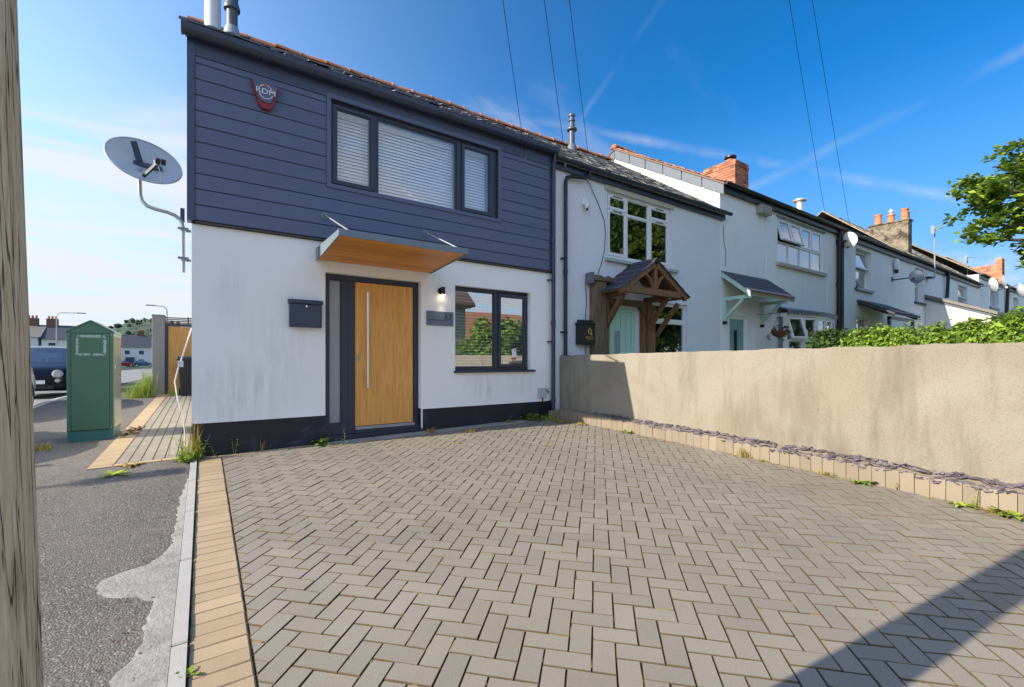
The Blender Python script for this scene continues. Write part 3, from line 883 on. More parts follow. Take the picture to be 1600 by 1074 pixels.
def window(house, x0, x1, z0, z1, y, lights, mat, glass, ow=0.055, bars=(), depth=0.07, name='window', wall_y1=None):
    """window part: outer frame and bars; sub-parts sash and pane. lights: (x0,x1,z0,z1,kind,tilt)"""
    mb = MB().ring(x0, x1, z0, z1, ow, y, y + depth)
    for (a0, a1, b0, b1) in bars: mb.box(a0, a1, y + 0.002, y + depth - 0.002, b0, b1)
    w = mb.build(name, mat, house)
    for l in lights:
        a0, a1, b0, b1, kind = l[:5]
        tilt = l[5] if len(l) > 5 else 0
        def T(mbx):
            if not tilt: return mbx
            py, pz = y - 0.006, b1
            mbx.v = [(vx, py + (vy - py) * cos(tilt) + (vz - pz) * sin(tilt), pz - (vy - py) * sin(tilt) + (vz - pz) * cos(tilt)) for vx, vy, vz in mbx.v]
            return mbx
        if kind == 'o':
            s = 0.045
            T(MB().ring(a0, a1, b0, b1, s, y - 0.016, y + 0.045)).build('sash', mat, w)
            T(MB().ring(a0 + s, a1 - s, b0 + s, b1 - s, 0.012, y - 0.006, y + 0.03)).build('bead', mat, w)
            g = 0.055; gy = y + 0.012
        else:
            MB().ring(a0, a1, b0, b1, 0.014, y + 0.012, y + 0.045).build('bead', mat, w)
            g = 0.012; gy = y + 0.028
        p = MB(); p.add([(a0 + g, gy, b0 + g), (a1 - g, gy, b0 + g), (a1 - g, gy, b1 - g), (a0 + g, gy, b1 - g)], [(0, 1, 2, 3)])
        T(p).build('pane', glass, w)
    return w

def blind(name, label, x0, x1, z0, z1, y, pitch=0.045, tilt=R(38), group='venetian blinds', cords=(0.25, 0.75), stack=0.0):
    b = thing(name, label, 'blind', ((x0 + x1) / 2, y, z0), group)
    MB().box(x0, x1, y - 0.02, y + 0.02, z1 - 0.035, z1).build('head_rail', MAT['slat'], b)
    mb = MB(); w = 0.025; cx = (x0 + x1) / 2; hx = (x1 - x0) / 2 - 0.004
    cz, sz = cos(tilt), sin(tilt)
    pts = [(-w, -0.0), (-w * 0.4, 0.0035), (w * 0.4, 0.0035), (w, 0.0)]
    top = [(py * cz - pz * sz, py * sz + pz * cz) for py, pz in pts]
    for sx in (-hx, hx):
        for py, pz in top: mb.v.append((sx, py, pz))
    for i in range(3): mb.f.append((i, i + 1, i + 5, i + 4)); mb.m.append(0)
    me = mb.mesh('slat', MAT['slat'], smooth=60)
    z = z1 - 0.06; k = 0
    while z > z0 + 0.03:
        piece('slat', me, b, (cx, y, z), (rnd.gauss(0, 0.02), rnd.gauss(0, 0.0012), 0)); z -= pitch * (1 if z > z0 + stack else 0.2); k += 1
    MB().box(x0 + 0.004, x1 - 0.004, y - 0.02, y + 0.02, z0 + 0.004, z0 + 0.02).build('bottom_rail', MAT['slat'], b)
    for c in cords:
        xx = x0 + (x1 - x0) * c
        MB().tube([(xx, y - 0.027, z1 - 0.03), (xx, y - 0.027, z0 + 0.01)], 0.0018, 4).build('cord', MAT['slat'], b)
    return b

def roof_slates(name, house, x0, x1, ye, ze, yr, zr0, zr1, cw, gauge, mat, th=0.012, jit=0.006, seed=3, zslope=0.0, sag=0.0):
    """courses of separate slates from eave line (ye, ze) to ridge (yr, zr0 at x0 .. zr1 at x1)"""
    rg = random.Random(seed); mb = MB()
    L = math.hypot(yr - ye, (zr0 + zr1) / 2 - ze); n = max(2, int(L / gauge))
    for j in range(n):
        x = x0 - (cw / 2 if j % 2 else 0)
        while x < x1:
            a, b = max(x0, x), min(x1, x + cw - 0.006)
            if b - a > 0.03:
                def P(xx, t, up):
                    zr = zr0 + (zr1 - zr0) * (xx - x0) / (x1 - x0)
                    sg = -sag * sin(pi * (xx - x0) / (x1 - x0)) * sin(pi * min(1, max(0, t)))
                    return (xx, ye + (yr - ye) * t, ze + zslope * (xx - x0) * (1 - t) + (zr - ze) * t + up + sg)
                t0 = j / n; t1 = min(1.0, (j + 1.35) / n)
                u = rg.gauss(0, jit); s1 = rg.gauss(0, jit); d = rg.gauss(0, 0.010) / L
                q = [P(a, t0 + d, 0.010 + th + u), P(b, t0 + d, 0.010 + th + u + s1), P(b, t1, 0.006 + s1), P(a, t1, 0.006)]
                low = [(p[0], p[1], p[2] - th) for p in q]
                mb.add(q + low, [(0, 1, 2, 3), (4, 5, 1, 0), (5, 6, 2, 1), (7, 4, 0, 3)])
            x += cw
    return tag(mb.build(name, mat, house), kind='stuff')

def ridge_tiles(house, x0, x1, y, z0, z1, l=0.45, r=0.105, mat=None, seed=1, wob=0.012):
    rg = random.Random(seed); x = x0
    while x < x1 - 0.05:
        e = min(x1, x + l - 0.01)
        za = z0 + (z1 - z0) * (x - x0) / (x1 - x0) + rg.gauss(0, wob); zb = z0 + (z1 - z0) * (e - x0) / (x1 - x0) + rg.gauss(0, wob * 0.5)
        mb = MB(); n = 8; vs = []
        for (xx, zz, k) in ((x, za, 1.0), (e - 0.03, zb, 1.0), (e - 0.03, zb, 1.12), (e, zb, 1.12)):
            for i in range(n + 1):
                a = pi * i / n
                vs.append((xx, y + r * k * 1.15 * cos(a), zz + r * k * sin(a) - 0.03))
        fs = []
        for s in range(3):
            for i in range(n): fs.append((s * (n + 1) + i, s * (n + 1) + i + 1, (s + 1) * (n + 1) + i + 1, (s + 1) * (n + 1) + i))
        fs.append(tuple(range(n + 1))); fs.append(tuple(reversed(range(3 * (n + 1), 4 * (n + 1)))))
        mb.add(vs, fs); mb.build('ridge_tile', mat or MAT['ridge'], house, smooth=40)
        x += l

def gutter_run(house, x0, x1, y, z0, z1, r=0.055, mat=None, collars=1.0, name='gutter', deep=0.0):
    """half round gutter hung along the eave, its top at z0..z1"""
    mat = mat or MAT['gutter']
    n = 10; prof = []
    for i in range(n + 1):
        a = pi + pi * i / n
        prof.append((r * cos(a), r * sin(a) - deep))
    prof = [(-r, 0)] + prof + [(r, 0)]
    inner = [(p[0] * 0.93, p[1] * 0.93) for p in reversed(prof)]
    ring = prof + inner
    m = len(ring); vs = []
    for (x, z) in ((x0, z0), (x1, z1)):
        for (a, b) in ring: vs.append((x, y + a, z + b))
    fs = [tuple(range(m)), tuple(reversed(range(m, 2 * m)))]
    for i in range(m):
        j = (i + 1) % m; fs.append((i, m + i, m + j, j))
    # the two end caps close the trough
    k = len(vs)
    g = MB().add(vs, fs).build(name, mat, house, smooth=50)
    for (xc, zc) in ((x0, z0), (x1, z1)):
        MB().prism([(y + a * 1.03, zc + b * 1.03) for a, b in prof], 'x', xc - 0.012, xc + 0.004).build('gutter_end', mat, house)
    x = x0 + collars * 0.62
    while x < x1 - 0.2:
        z = z0 + (z1 - z0) * (x - x0) / (x1 - x0)
        MB().prism([(y + a * 1.09, z + b * 1.09) for a, b in prof], 'x', x - 0.03, x + 0.03).build('gutter_joint', mat, house)
        x += collars
    return g

def downpipe(house, pts, r, mat, brackets=(), wall_y=0.0, collars=()):
    p = MB().tube(pts, r, 12).build('downpipe', mat, house, smooth=40)
    for z in brackets:
        x, y = pts[-1][0], pts[-1][1]
        mb = MB().tube([(x, y, z - 0.02), (x, y, z + 0.02)], r * 1.16, 12)
        mb.box(x - r * 2.2, x - r * 0.9, y - 0.008, wall_y, z - 0.012, z + 0.012)
        mb.build('pipe_clip', mat, p, smooth=40)
    for z in collars:
        x, y = pts[-1][0], pts[-1][1]
        MB().tube([(x, y, z - 0.05), (x, y, z + 0.03)], r * 1.2, 12).build('pipe_socket', mat, p, smooth=40)
    return p

def shell(house, x0, x1, y0, y1, z0, z1, mat, floor2=None):
    """side, back and floor of a house so that its rooms are closed"""
    mb = MB()
    mb.box(x0, x0 + 0.1, y0, y1, z0, z1); mb.box(x1 - 0.1, x1, y0, y1, z0, z1)
    mb.box(x0 + 0.1, x1 - 0.1, y1 - 0.1, y1, z0, z1)
    mb.build('house_shell', mat, house)
    mb = MB().box(x0 + 0.1, x1 - 0.1, y0, y1 - 0.1, 0.06, 0.1)
    if floor2: mb.box(x0 + 0.1, x1 - 0.1, y0, y1 - 0.1, floor2, floor2 + 0.15)
    mb.build('floor', MAT['curtain'], house)
    MB().box(x0 + 0.1, x1 - 0.1, 2.3, 2.4, 0.1, z1 - 0.1).build('room_partition', MAT['curtain'], house)

# ------------------------------------------------------------------ the clad end of terrace house
H1 = thing('terrace_house', 'end terrace house with blue grey boards above and white render below, oak front door', 'house', (2.5, 0, 0))
DOOR = (1.310, 2.634, -0.3, 2.245); LOWW = (3.188, 4.628, 0.905, 2.250); UPW = (1.368, 3.942, 3.372, 4.50)
wall_holes(MB(), -0.105, 5.10, 0.387, 2.63, [DOOR, LOWW], 0.0, 0.28).build('rendered_wall', MAT['render'], H1)
wall_holes(MB(), -0.10, 5.10, -0.4, 0.385, [DOOR], 0.014, 0.28).build('plinth', MAT['plinth'], H1)
for (xa, xb) in ((-0.106, 1.308), (2.636, 5.02)): MB().box(xa, xb, -0.008, 0.0, 0.380, 0.396).build('render_bead', MAT['render'], H1)
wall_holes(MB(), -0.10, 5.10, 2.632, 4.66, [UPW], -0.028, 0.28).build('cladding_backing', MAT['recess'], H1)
shell(H1, -0.10, 5.10, 0.282, 6.6, -0.4, 4.66, MAT['gablewhite'], 2.6)
# gable triangle of the end wall
for gx in (-0.10, 5.0):
    MB().prism([(0.0, 4.662), (6.6, 4.662), (3.3, 6.76)], 'x', gx, gx + 0.1).build('gable_wall', MAT['gablewhite'], H1)
# cladding boards: a v groove shows between one board and the next
TX0, TX1, TZ0, TZ1 = 1.312, 3.996, 3.330, 4.545
def board(x0, x1, z0, z1):
    g = 0.0045
    MB().prism([(-0.030, z0 + g), (-0.046, z0 + g), (-0.050, z0 + g + 0.006), (-0.050, z1 - g - 0.006), (-0.046, z1 - g), (-0.030, z1 - g)], 'x', x0, x1).build('cladding_board', MAT['clad'], H1)
zs = [2.662 + 0.1758 * i for i in range(11)] + [4.50]
for i in range(len(zs) - 1):
    a, b = zs[i], zs[i + 1]
    if b > TZ0 and a < TZ1:
        if a < TZ0 - 0.03:
            g = 0.0045
            # this board is notched round the lower corners of the window trim
            MB().prism([(-0.072, a + g), (5.0, a + g), (5.0, b - g), (TX1 + 0.004, b - g), (TX1 + 0.004, TZ0 - 0.004), (TX0 - 0.004, TZ0 - 0.004), (TX0 - 0.004, b - g), (-0.072, b - g)], 'y', -0.050, -0.030).build('cladding_board', MAT['clad'], H1)
        else:
            board(-0.072, TX0 - 0.004, a, b); board(TX1 + 0.004, 5.0, a, b)
    else: board(-0.072, 5.0, a, b)
MB().box(-0.148, -0.076, -0.060, 0.10, 2.655, 4.64).build('corner_trim', MAT['clad_trim'], H1)
MB().box(5.004, 5.045, -0.056, -0.03, 2.655, 4.50).build('corner_trim', MAT['clad_trim'], H1)
MB().box(-0.07, 5.0, -0.044, -0.002, 2.632, 2.656).build('base_trim', simple('brown starter strip', (0.06, 0.045, 0.04), 0.6), H1)
MB().ring(TX0, TX1, TZ0, TZ1, 0.053, -0.064, -0.031).build('window_trim', MAT['clad'], H1)
MB().box(-0.148, 5.10, -0.052, -0.030, 4.502, 4.70).build('fascia', MAT['clad_trim'], H1)
MB().box(-0.16, 5.10, -0.20, 0.0, 4.702, 4.715).build('soffit', MAT['gutter'], H1)
gutter_run(H1, -0.185, 5.10, -0.135, 4.755, 4.79, 0.066, deep=0.045, collars=1.28)
# roof
RZ0, RZ1 = 6.90, 7.03
def roof_slab(house, x0, x1, ye, ze, yr, zr, yb, mat, name='roof', th=0.05, zr2=None):
    zr2 = zr if zr2 is None else zr2
    mb = MB()
    def slab(a, b):
        (ya, za0, za1), (yb_, zb0, zb1) = a, b
        vs = [(x0, ya, za0), (x1, ya, za1), (x1, yb_, zb1), (x0, yb_, zb0)]
        vs += [(v[0], v[1], v[2] - th) for v in vs]
        mb.add(vs, [(0, 1, 2, 3), (7, 6, 5, 4), (0, 4, 5, 1), (1, 5, 6, 2), (2, 6, 7, 3), (3, 7, 4, 0)])
    slab((ye, ze, ze), (yr, zr, zr2)); slab((yr, zr, zr2), (yb, ze, ze))
    return mb.build(name, mat, house)
roof_slab(H1, -0.20, 5.10, -0.13, 4.765, 3.3, RZ0 - 0.03, 6.75, MAT['slate_main'], zr2=RZ1 - 0.03)
roof_slates('slate_courses', H1, -0.22, 5.10, -0.165, 4.775, 3.3, RZ0, RZ1, 0.26, 0.20, MAT['slate_main'], th=0.014, jit=0.012, seed=4)
ridge_tiles(H1, -0.22, 5.10, 3.3, RZ0, RZ1, seed=3, wob=0.014)
# a few slipped slates
for (x, t, a) in ((1.9, 0.10, 0.05), (2.35, 0.16, -0.04), (3.0, 0.2, 0.06), (3.6, 0.13, -0.05)):
    yy = -0.13 + 3.43 * t; zz = 4.775 + 2.05 * t + 0.045
    MB().obox((x, yy, zz), (0.14, 0, a * 0.14), (0, 0.11, 0.055), (0, -0.004, 0.008)).build('slipped_slate', MAT['slate_dark'], H1)
# flues
f = MB().lathe([(0.088, 0), (0.088, 1.9)], (0.10, 0.58, 5.02), 20).build('flue', MAT['whiteflue'], H1, smooth=40)
MB().lathe([(0.115, 0), (0.115, 0.05), (0.092, 0.07)], (0.10, 0.58, 5.16), 20).build('flue_collar', MAT['flash'], f, smooth=40)
f = MB().lathe([(0.062, 0), (0.062, 0.44), (0.088, 0.44), (0.090, 0.47), (0.070, 0.53), (0.066, 0.60), (0.074, 0.61), (0.074, 0.64), (0.058, 0.66), (0.058, 0.70), (0.074, 0.71), (0.074, 0.74), (0.055, 0.76), (0.055, 0.82), (0.03, 0.84)], (0.295, 0.36, 4.98), 18).build('flue', MAT['greyflue'], H1, smooth=40)
MB().lathe([(0.10, 0), (0.078, 0.09), (0.070, 0.12)], (0.295, 0.36, 5.09), 18).build('flue_collar', MAT['alu'], f, smooth=40)

# front door with sidelight
dfy = 0.10
fr = MB()
fr.box(1.312, 1.372, dfy, dfy + 0.07, 0.10, 2.175); fr.box(2.556, 2.632, dfy, dfy + 0.07, 0.10, 2.175)
fr.box(1.312, 2.632, dfy, dfy + 0.07, 2.175, 2.243)
fr.box(1.534, 1.712, dfy + 0.004, dfy + 0.066, 0.10, 2.172); fr.box(1.372, 1.534, dfy + 0.002, dfy + 0.068, 0.10, 0.246)
fr.box(1.622, 1.628, dfy - 0.002, dfy + 0.01, 0.10, 2.172)
frame = fr.build('door_frame', MAT['anthracite'], H1)
MB().box(1.374, 1.532, dfy + 0.03, dfy + 0.042, 0.248, 2.172).build('sidelight', MAT['frost'], frame)
MB().ring(1.373, 1.533, 0.247, 2.173, 0.012, dfy + 0.012, dfy + 0.03).build('bead', MAT['anthracite'], frame)
door = MB().box(1.718, 2.550, dfy + 0.012, dfy + 0.06, 0.19, 2.168).build('front_door', MAT['oak'], H1, bevel=0.003)
hb = MB().tube([(1.873, dfy - 0.055, 0.715), (1.873, dfy - 0.055, 2.030)], 0.0165, 14)
hb.tube([(1.873, dfy - 0.055, 1.86), (1.873, dfy + 0.014, 1.86)], 0.010, 10); hb.tube([(1.873, dfy - 0.055, 0.885), (1.873, dfy + 0.014, 0.885)], 0.010, 10)
hb.build('pull_handle', MAT['steel'], door, smooth=40)
MB().box(1.738, 1.772, dfy + 0.002, dfy + 0.012, 1.085, 1.165).tube([(1.755, dfy - 0.006, 1.14), (1.755, dfy + 0.004, 1.14)], 0.009, 10).build('lock', MAT['alu'], door)
MB().box(1.714, 2.56, dfy - 0.035, dfy + 0.012, 0.150, 0.186).build('threshold', MAT['alu'], H1)
MB().box(1.31, 2.634, dfy - 0.05, dfy + 0.12, -0.2, 0.098).box(1.712, 2.634, dfy - 0.03, dfy + 0.06, 0.100, 0.148).build('sill_plate', MAT['anthracite'], H1)
MB().box(1.312, 2.632, dfy + 0.20, dfy + 0.24, -0.2, 2.243).build('door_backing', MAT['blackmatt'], H1)
MB().box(2.6345, 2.652, -0.012, 0.014, 0.10, 0.383).build('reveal_bead', MAT['white'], H1)

# windows
wy = 0.03
window(H1, UPW[0], UPW[1], UPW[2], UPW[3], wy - 0.035, [(1.400, 1.935, 3.412, 4.448, 'o'), (1.992, 3.205, 3.395, 4.435, 'f'), (3.292, 3.842, 3.412, 4.448, 'o')], MAT['anthracite'], MAT['glass'],
       ow=0.034, bars=[(1.940, 1.984, 3.406, 4.466), (3.212, 3.286, 3.406, 4.466), (3.848, 3.908, 3.406, 4.466), (1.984, 3.212, 3.406, 3.392), (1.984, 3.212, 4.438, 4.466)])
lw = window(H1, LOWW[0], LOWW[1], 0.935, LOWW[3], 0.085, [(3.215, 3.945, 0.985, 2.195, 'f'), (4.022, 4.590, 0.975, 2.200, 'o')], MAT['anthracite'], MAT['glass_low'], ow=0.03, bars=[(3.948, 4.016, 0.967, 2.218), (3.218, 3.948, 0.967, 0.984), (3.218, 3.948, 2.197, 2.218)])
MB().prism([(-0.055, 0.900), (-0.055, 0.925), (-0.048, 0.933), (0.09, 0.940), (0.12, 0.940), (0.12, 0.900)], 'x', 3.165, 4.70).build('window_sill', MAT['anthracite'], H1)
blind('venetian_blind', 'white blind behind the left narrow pane of the boarded upper window', 1.44, 1.90, 3.43, 4.44, 0.14, tilt=R(60))
blind('venetian_blind', 'white blind behind the wide middle pane of the boarded upper window', 1.99, 3.21, 3.40, 4.44, 0.14, tilt=R(60), cords=(0.1, 0.37, 0.63, 0.9))
blind('venetian_blind', 'white blind behind the right narrow pane of the boarded upper window', 3.33, 3.80, 3.43, 4.44, 0.14, tilt=R(60))
blind('venetian_blind', 'white half open blind behind the larger left pane below the canopy side', 3.21, 3.95, 0.97, 2.20, 0.19, tilt=R(20), pitch=0.049, cords=(0.2, 0.8))
blind('venetian_blind', 'white half open blind behind the casement beside the downpipe', 4.03, 4.58, 0.97, 2.20, 0.19, tilt=R(20), pitch=0.049, cords=(0.2, 0.8))
# security sticker on the casement
st = thing('window_sticker', 'small white and red paper sticker on the ground floor casement pane', 'sticker', (4.36, 0.09, 1.12))
MB().obox((4.355, 0.0955, 1.205), (0.045, 0, 0.006), (0, 0.0008, 0), (-0.006, 0, 0.085)).build('paper', MAT['print_white'], st)
MB().obox((4.345, 0.0940, 1.125), (0.042, 0, 0.005), (0, 0.0006, 0), (-0.001, 0, 0.016)).build('red_band', MAT['redstar'], st)
MB().obox((4.366, 0.0940, 1.255), (0.014, 0, 0.0), (0, 0.0006, 0), (0, 0, 0.014)).build('yellow_print', MAT['gold'], st)

downpipe(H1, [(5.075, -0.135, 4.70), (5.075, -0.10, 4.55), (5.073, -0.082, 4.45), (5.065, -0.082, 0.20)], 0.036, MAT['gutter'], brackets=(2.50, 1.42), collars=(3.2, 1.75, 0.40))

# ------------------------------------------------------------------ things on the front of the clad house
c = thing('door_canopy', 'grey edged flat canopy with orange timber soffit hung over the oak door', 'canopy', (2.0, 0, 2.37))
CX0, CX1, CY = 1.205, 2.785, -1.13
zb, zf = 2.385, 2.455        # underside at the wall, at the front
def uz(y): return zb + (zf - zb) * (y / CY)
nb = 8
for i in range(nb):
    a = -0.012 + (CY + 0.03) * i / nb; b = -0.012 + (CY + 0.03) * (i + 1) / nb + 0.004
    MB().add([(CX0 + .012, a, uz(a)), (CX1 - .012, a, uz(a)), (CX1 - .012, b, uz(b)), (CX0 + .012, b, uz(b)), (CX0 + .012, a, uz(a) + .02), (CX1 - .012, a, uz(a) + .02), (CX1 - .012, b, uz(b) + .02), (CX0 + .012, b, uz(b) + .02)],
             [(0, 1, 2, 3), (7, 6, 5, 4), (0, 4, 5, 1), (1, 5, 6, 2), (2, 6, 7, 3), (3, 7, 4, 0)]).build('soffit_board', MAT['pine'], c)
MB().prism([(-0.004, zb + .022), (CY + .01, zf + .022), (CY + .01, zf + .05), (-0.004, zb + .15)], 'x', CX0 + .012, CX1 - .012).build('deck', MAT['galv'], c)
MB().prism([(CY - .012, zf - .012), (CY + .008, zf - .012), (CY + .008, zf + .062), (CY - .012, zf + .062)], 'x', CX0 - 0.002, CX1 + 0.002).build('front_fascia', MAT['galv'], c, bevel=0.003)
for x in (CX0 - .002, CX1 - .010):
    MB().prism([(-0.003, zb - .010), (CY + .009, zf - .012), (CY + .009, zf + .056), (-0.003, zb + .155)], 'x', x, x + .012).build('side_plate', MAT['galv'], c)
MB().box(CX0 - .012, CX0 - .004, -0.14, -0.003, zb - 0.012, zb + 0.145).build('bracket', MAT['galv'], c)
for x in (1.285, 2.675):
    r = MB().tube([(x + .01, -0.07, 2.955), (x + .10, CY + .16, zf + .085)], 0.009, 8).build('tie_rod', MAT['steel'], c, smooth=40)
    MB().tube([(x, -0.052, 2.955), (x, -0.064, 2.955)], 0.045, 14).tube([(x, -0.064, 2.955), (x, -0.10, 2.95)], 0.014, 8).build('wall_plate', MAT['galv'], c)
    MB().tube([(x + .10, CY + .16, zf + .085), (x + .105, CY + .09, zf + .05)], 0.014, 8).build('rod_end', MAT['steel'], c)

m = thing('letter_box', 'blue grey steel letter box on white render left of the door', 'letter box', (1.07, 0, 1.5))
b = MB().box(0.880, 1.252, -0.085, -0.002, 1.510, 1.800).build('box_body', MAT['mailbox'], m, bevel=0.004)
MB().prism([(-0.002, 1.802), (-0.100, 1.802), (-0.106, 1.81), (-0.094, 1.852), (-0.002, 1.862)], 'x', 0.868, 1.264).build('lid', MAT['mailbox'], m)
MB().box(0.896, 1.236, -0.091, -0.0855, 1.525, 1.785).build('door_panel', MAT['mailbox'], m, bevel=0.002)
MB().tube([(1.068, -0.092, 1.770), (1.068, -0.100, 1.770)], 0.011, 12).build('lock', MAT['chrome'], m, smooth=40)

l = thing('wall_light', 'small black downlight on the render beside the door, lit', 'wall light', (2.95, 0, 2.05))
MB().tube([(2.945, -0.001, 2.135), (2.945, -0.03, 2.135)], 0.05, 18).build('wall_mount', MAT['black'], l, smooth=40)
MB().tube([(2.955, -0.062, 2.075), (2.955, -0.062, 2.185)], 0.034, 18).build('lamp_body', MAT['black'], l, smooth=40)
MB().tube([(2.955, -0.062, 2.066), (2.955, -0.062, 2.0735)], 0.027, 14).build('lens', MAT['lens'], l)
ld = bpy.data.lights.new('downlight_beam', 'SPOT'); ld.energy = 1.2; ld.color = (1.0, 0.80, 0.55); ld.spot_size = R(75); ld.spot_blend = 0.8; ld.shadow_soft_size = 0.02
lo = bpy.data.objects.new('downlight_beam', ld); SC.collection.objects.link(lo); lo.parent = l; lo.location = Vector((2.955, -0.062, 2.05)) - ORG[l]; lo.rotation_euler = (R(-10), 0, 0)

s = thing('house_sign', 'blue grey slate house number sign reading 33 between door and window', 'house sign', (2.93, 0, 1.6))
MB().box(2.712, 3.153, -0.018, -0.002, 1.613, 1.826).build('sign_plate', MAT['sign'], s, bevel=0.002)
text_on('33', 0.125, (3.055, -0.0195, 1.750), MAT['signtext'], s, 'number', 1.15)
MB().box(2.735, 3.135, -0.0195, -0.0178, 1.689, 1.694).build('rule_line', MAT['signtext'], s)
MB().box(2.735, 2.93, -0.0195, -0.0178, 1.700, 1.704).build('rule_line', MAT['signtext'], s)

a = thing('alarm_sounder', 'dark shield shaped alarm box with red lower rim reading RDM on upper boards', 'alarm box', (0.615, -0.05, 4.09))
out = [(0.462, 4.405), (0.478, 4.335), (0.545, 4.135), (0.575, 4.095), (0.655, 4.090), (0.688, 4.130), (0.752, 4.325), (0.768, 4.395), (0.752, 4.385), (0.735, 4.33), (0.615, 4.33), (0.495, 4.335), (0.478, 4.395)]
MB().prism([(x, z) for x, z in out], 'y', -0.105, -0.051).build('red_rim', MAT['red'], a)
MB().prism([(0.486, 4.392), (0.498, 4.335), (0.556, 4.185), (0.585, 4.165), (0.650, 4.160), (0.676, 4.180), (0.732, 4.325), (0.744, 4.385), (0.615, 4.402)], 'y', -0.122, -0.1055).build('front_plate', MAT['clad'], a, bevel=0.006)
text_on('RDM', 0.088, (0.615, -0.1235, 4.287), MAT['print_white'], a, 'lettering', 1.15)
mb = MB()
for i in range(26):
    t0 = 2 * pi * i / 28 + 0.35; t1 = 2 * pi * (i + 1) / 28 + 0.35
    if abs(sin((t0 + t1) / 2)) < 0.42: continue
    p0 = (0.615 + 0.078 * cos(t0), 4.285 + 0.084 * sin(t0)); p1 = (0.615 + 0.078 * cos(t1), 4.285 + 0.084 * sin(t1))
    q0 = (0.615 + 0.071 * cos(t0), 4.285 + 0.077 * sin(t0)); q1 = (0.615 + 0.071 * cos(t1), 4.285 + 0.077 * sin(t1))
    mb.prism([p0, p1, q1, q0], 'y', -0.1245, -0.1225)
mb.build('ring_emblem', MAT['print_white'], a)
star = []
for i in range(10):
    r = 0.030 if i % 2 == 0 else 0.012; t = pi / 2 + i * pi / 5
    star.append((0.615 + r * cos(t), 4.362 + r * 1.1 * sin(t)))
MB().prism(star, 'y', -0.1262, -0.1247).build('star_emblem', MAT['redstar'], a)

mbx = thing('meter_box', 'small pale grey cable box low on the render beside the downpipe', 'cable box', (4.85, 0, 0.43))
MB().box(4.768, 4.935, -0.05, -0.002, 0.445, 0.612).build('box_lid', MAT['meter'], mbx, bevel=0.006)
MB().tube([(4.88, -0.02, 0.445), (4.88, -0.02, 0.40), (4.90, -0.015, 0.30)], 0.010, 6).build('conduit', MAT['black'], mbx)
t_ = thing('outside_tap', 'black outside tap on the render at the downpipe foot', 'tap', (4.97, 0, 0.55))
MB().tube([(4.965, -0.001, 0.56), (4.965, -0.05, 0.56), (4.965, -0.065, 0.545), (4.965, -0.065, 0.52)], 0.011, 8).build('spout', MAT['black'], t_, smooth=40)
MB().tube([(4.94, -0.04, 0.588), (4.99, -0.04, 0.588)], 0.007, 6).build('handle', MAT['black'], t_)

# satellite dish on the gable corner
d = thing('satellite_dish', 'large grey dish on bent steel mast at the boarded gable corner', 'satellite dish', (-0.5, 0.12, 3.0))
DC = Vector((-0.5161, 0.1400, 3.3181))
rh = Vector((-0.0766, 0.9410, 0.3297))
cr_ = Vector((0.8251, -0.5650, 0)); cu_ = Vector((0, 0, 1))
ri = (cr_ - rh * cr_.dot(rh)).normalized(); ui = rh.cross(ri) * -1
if ui.z < 0: ui = -ui
nd = (-rh * 0.60 + (ri * 0.447 + ui * 0.894) * 0.80).normalized()
ax = nd.cross(rh).normalized(); ay = nd.cross(ax).normalized()
vs = []; fs = []; NR, NS = 6, 36; RD = 0.335
for side in (0, 1):
    for i in range(NR + 1):
        r = RD * i / NR
        for k in range(NS):
            a_ = 2 * pi * k / NS
            vs.append(DC + (ax * cos(a_) + ay * sin(a_)) * r + nd * ((r * r) / 1.5 - 0.12 - 0.008 * side))
for side in (0, 1):
    o = side * (NR + 1) * NS
    for i in range(NR):
        for k in range(NS):
            k2 = (k + 1) % NS
            q = (o + i * NS + k, o + (i + 1) * NS + k, o + (i + 1) * NS + k2, o + i * NS + k2)
            fs.append(q if side == 0 else tuple(reversed(q)))
o = (NR + 1) * NS
for k in range(NS):
    k2 = (k + 1) % NS
    fs.append((NR * NS + k, o + NR * NS + k, o + NR * NS + k2, NR * NS + k2))
MB().add(vs, fs).build('reflector', MAT['dish'], d, smooth=40)
ring = [DC + (ax * cos(2 * pi * k / NS) + ay * sin(2 * pi * k / NS)) * RD + nd * (RD * RD / 1.5 - 0.12) for k in range(NS + 1)]
MB().tube(ring, 0.008, 6).build('rim', MAT['dish'], d, smooth=60)
back = DC - nd * 0.14
low = DC + ay * (0.40 if ay.z < 0 else -0.40) + nd * 0.01
ctr = DC - nd * 0.11
e1 = (ri * 0.96 - ui * 0.28).normalized()
pl = MB().obox(ctr + nd * 0.004, e1 * 0.16, (nd.cross(e1)) * 0.032, nd * 0.006)
pl.obox(ctr + nd * 0.006 + ui * 0.13 - ri * 0.03, ri * 0.028, ui * 0.10, nd * 0.006)
pl.build('mount_plate', MAT['dishdark'], d)
arm_a = Vector((-0.531, 0.06, 3.078)); arm_b = arm_a + nd * 0.10 + ri * 0.12 + ui * 0.06
MB().beam(arm_a, arm_b, 0.022, 0.030).build('feed_arm', MAT['black'], d)
lnb = MB().tube([arm_b - nd * 0.03, arm_b + nd * 0.05], 0.022, 12).tube([arm_b + ri * 0.035 + ui * 0.012, arm_b + ri * 0.075 + ui * 0.0], 0.032, 12)
lnb.build('receiver_head', MAT['black'], d)
MB().tube([arm_b - ri * 0.01 + ui * 0.03, arm_b - ri * 0.012 - ui * 0.02], 0.018, 10).build('receiver_cap', MAT['cablewhite'], d)
MB().tube([arm_b - ui * 0.02, arm_b - ui * 0.12, arm_b - ui * 0.18 - ri * 0.02, arm_b - ui * 0.19 - ri * 0.07, arm_a - ui * 0.05 + ri * 0.02, arm_a], 0.005, 5).build('feed_cable', MAT['cablewhite'], d, smooth=60)
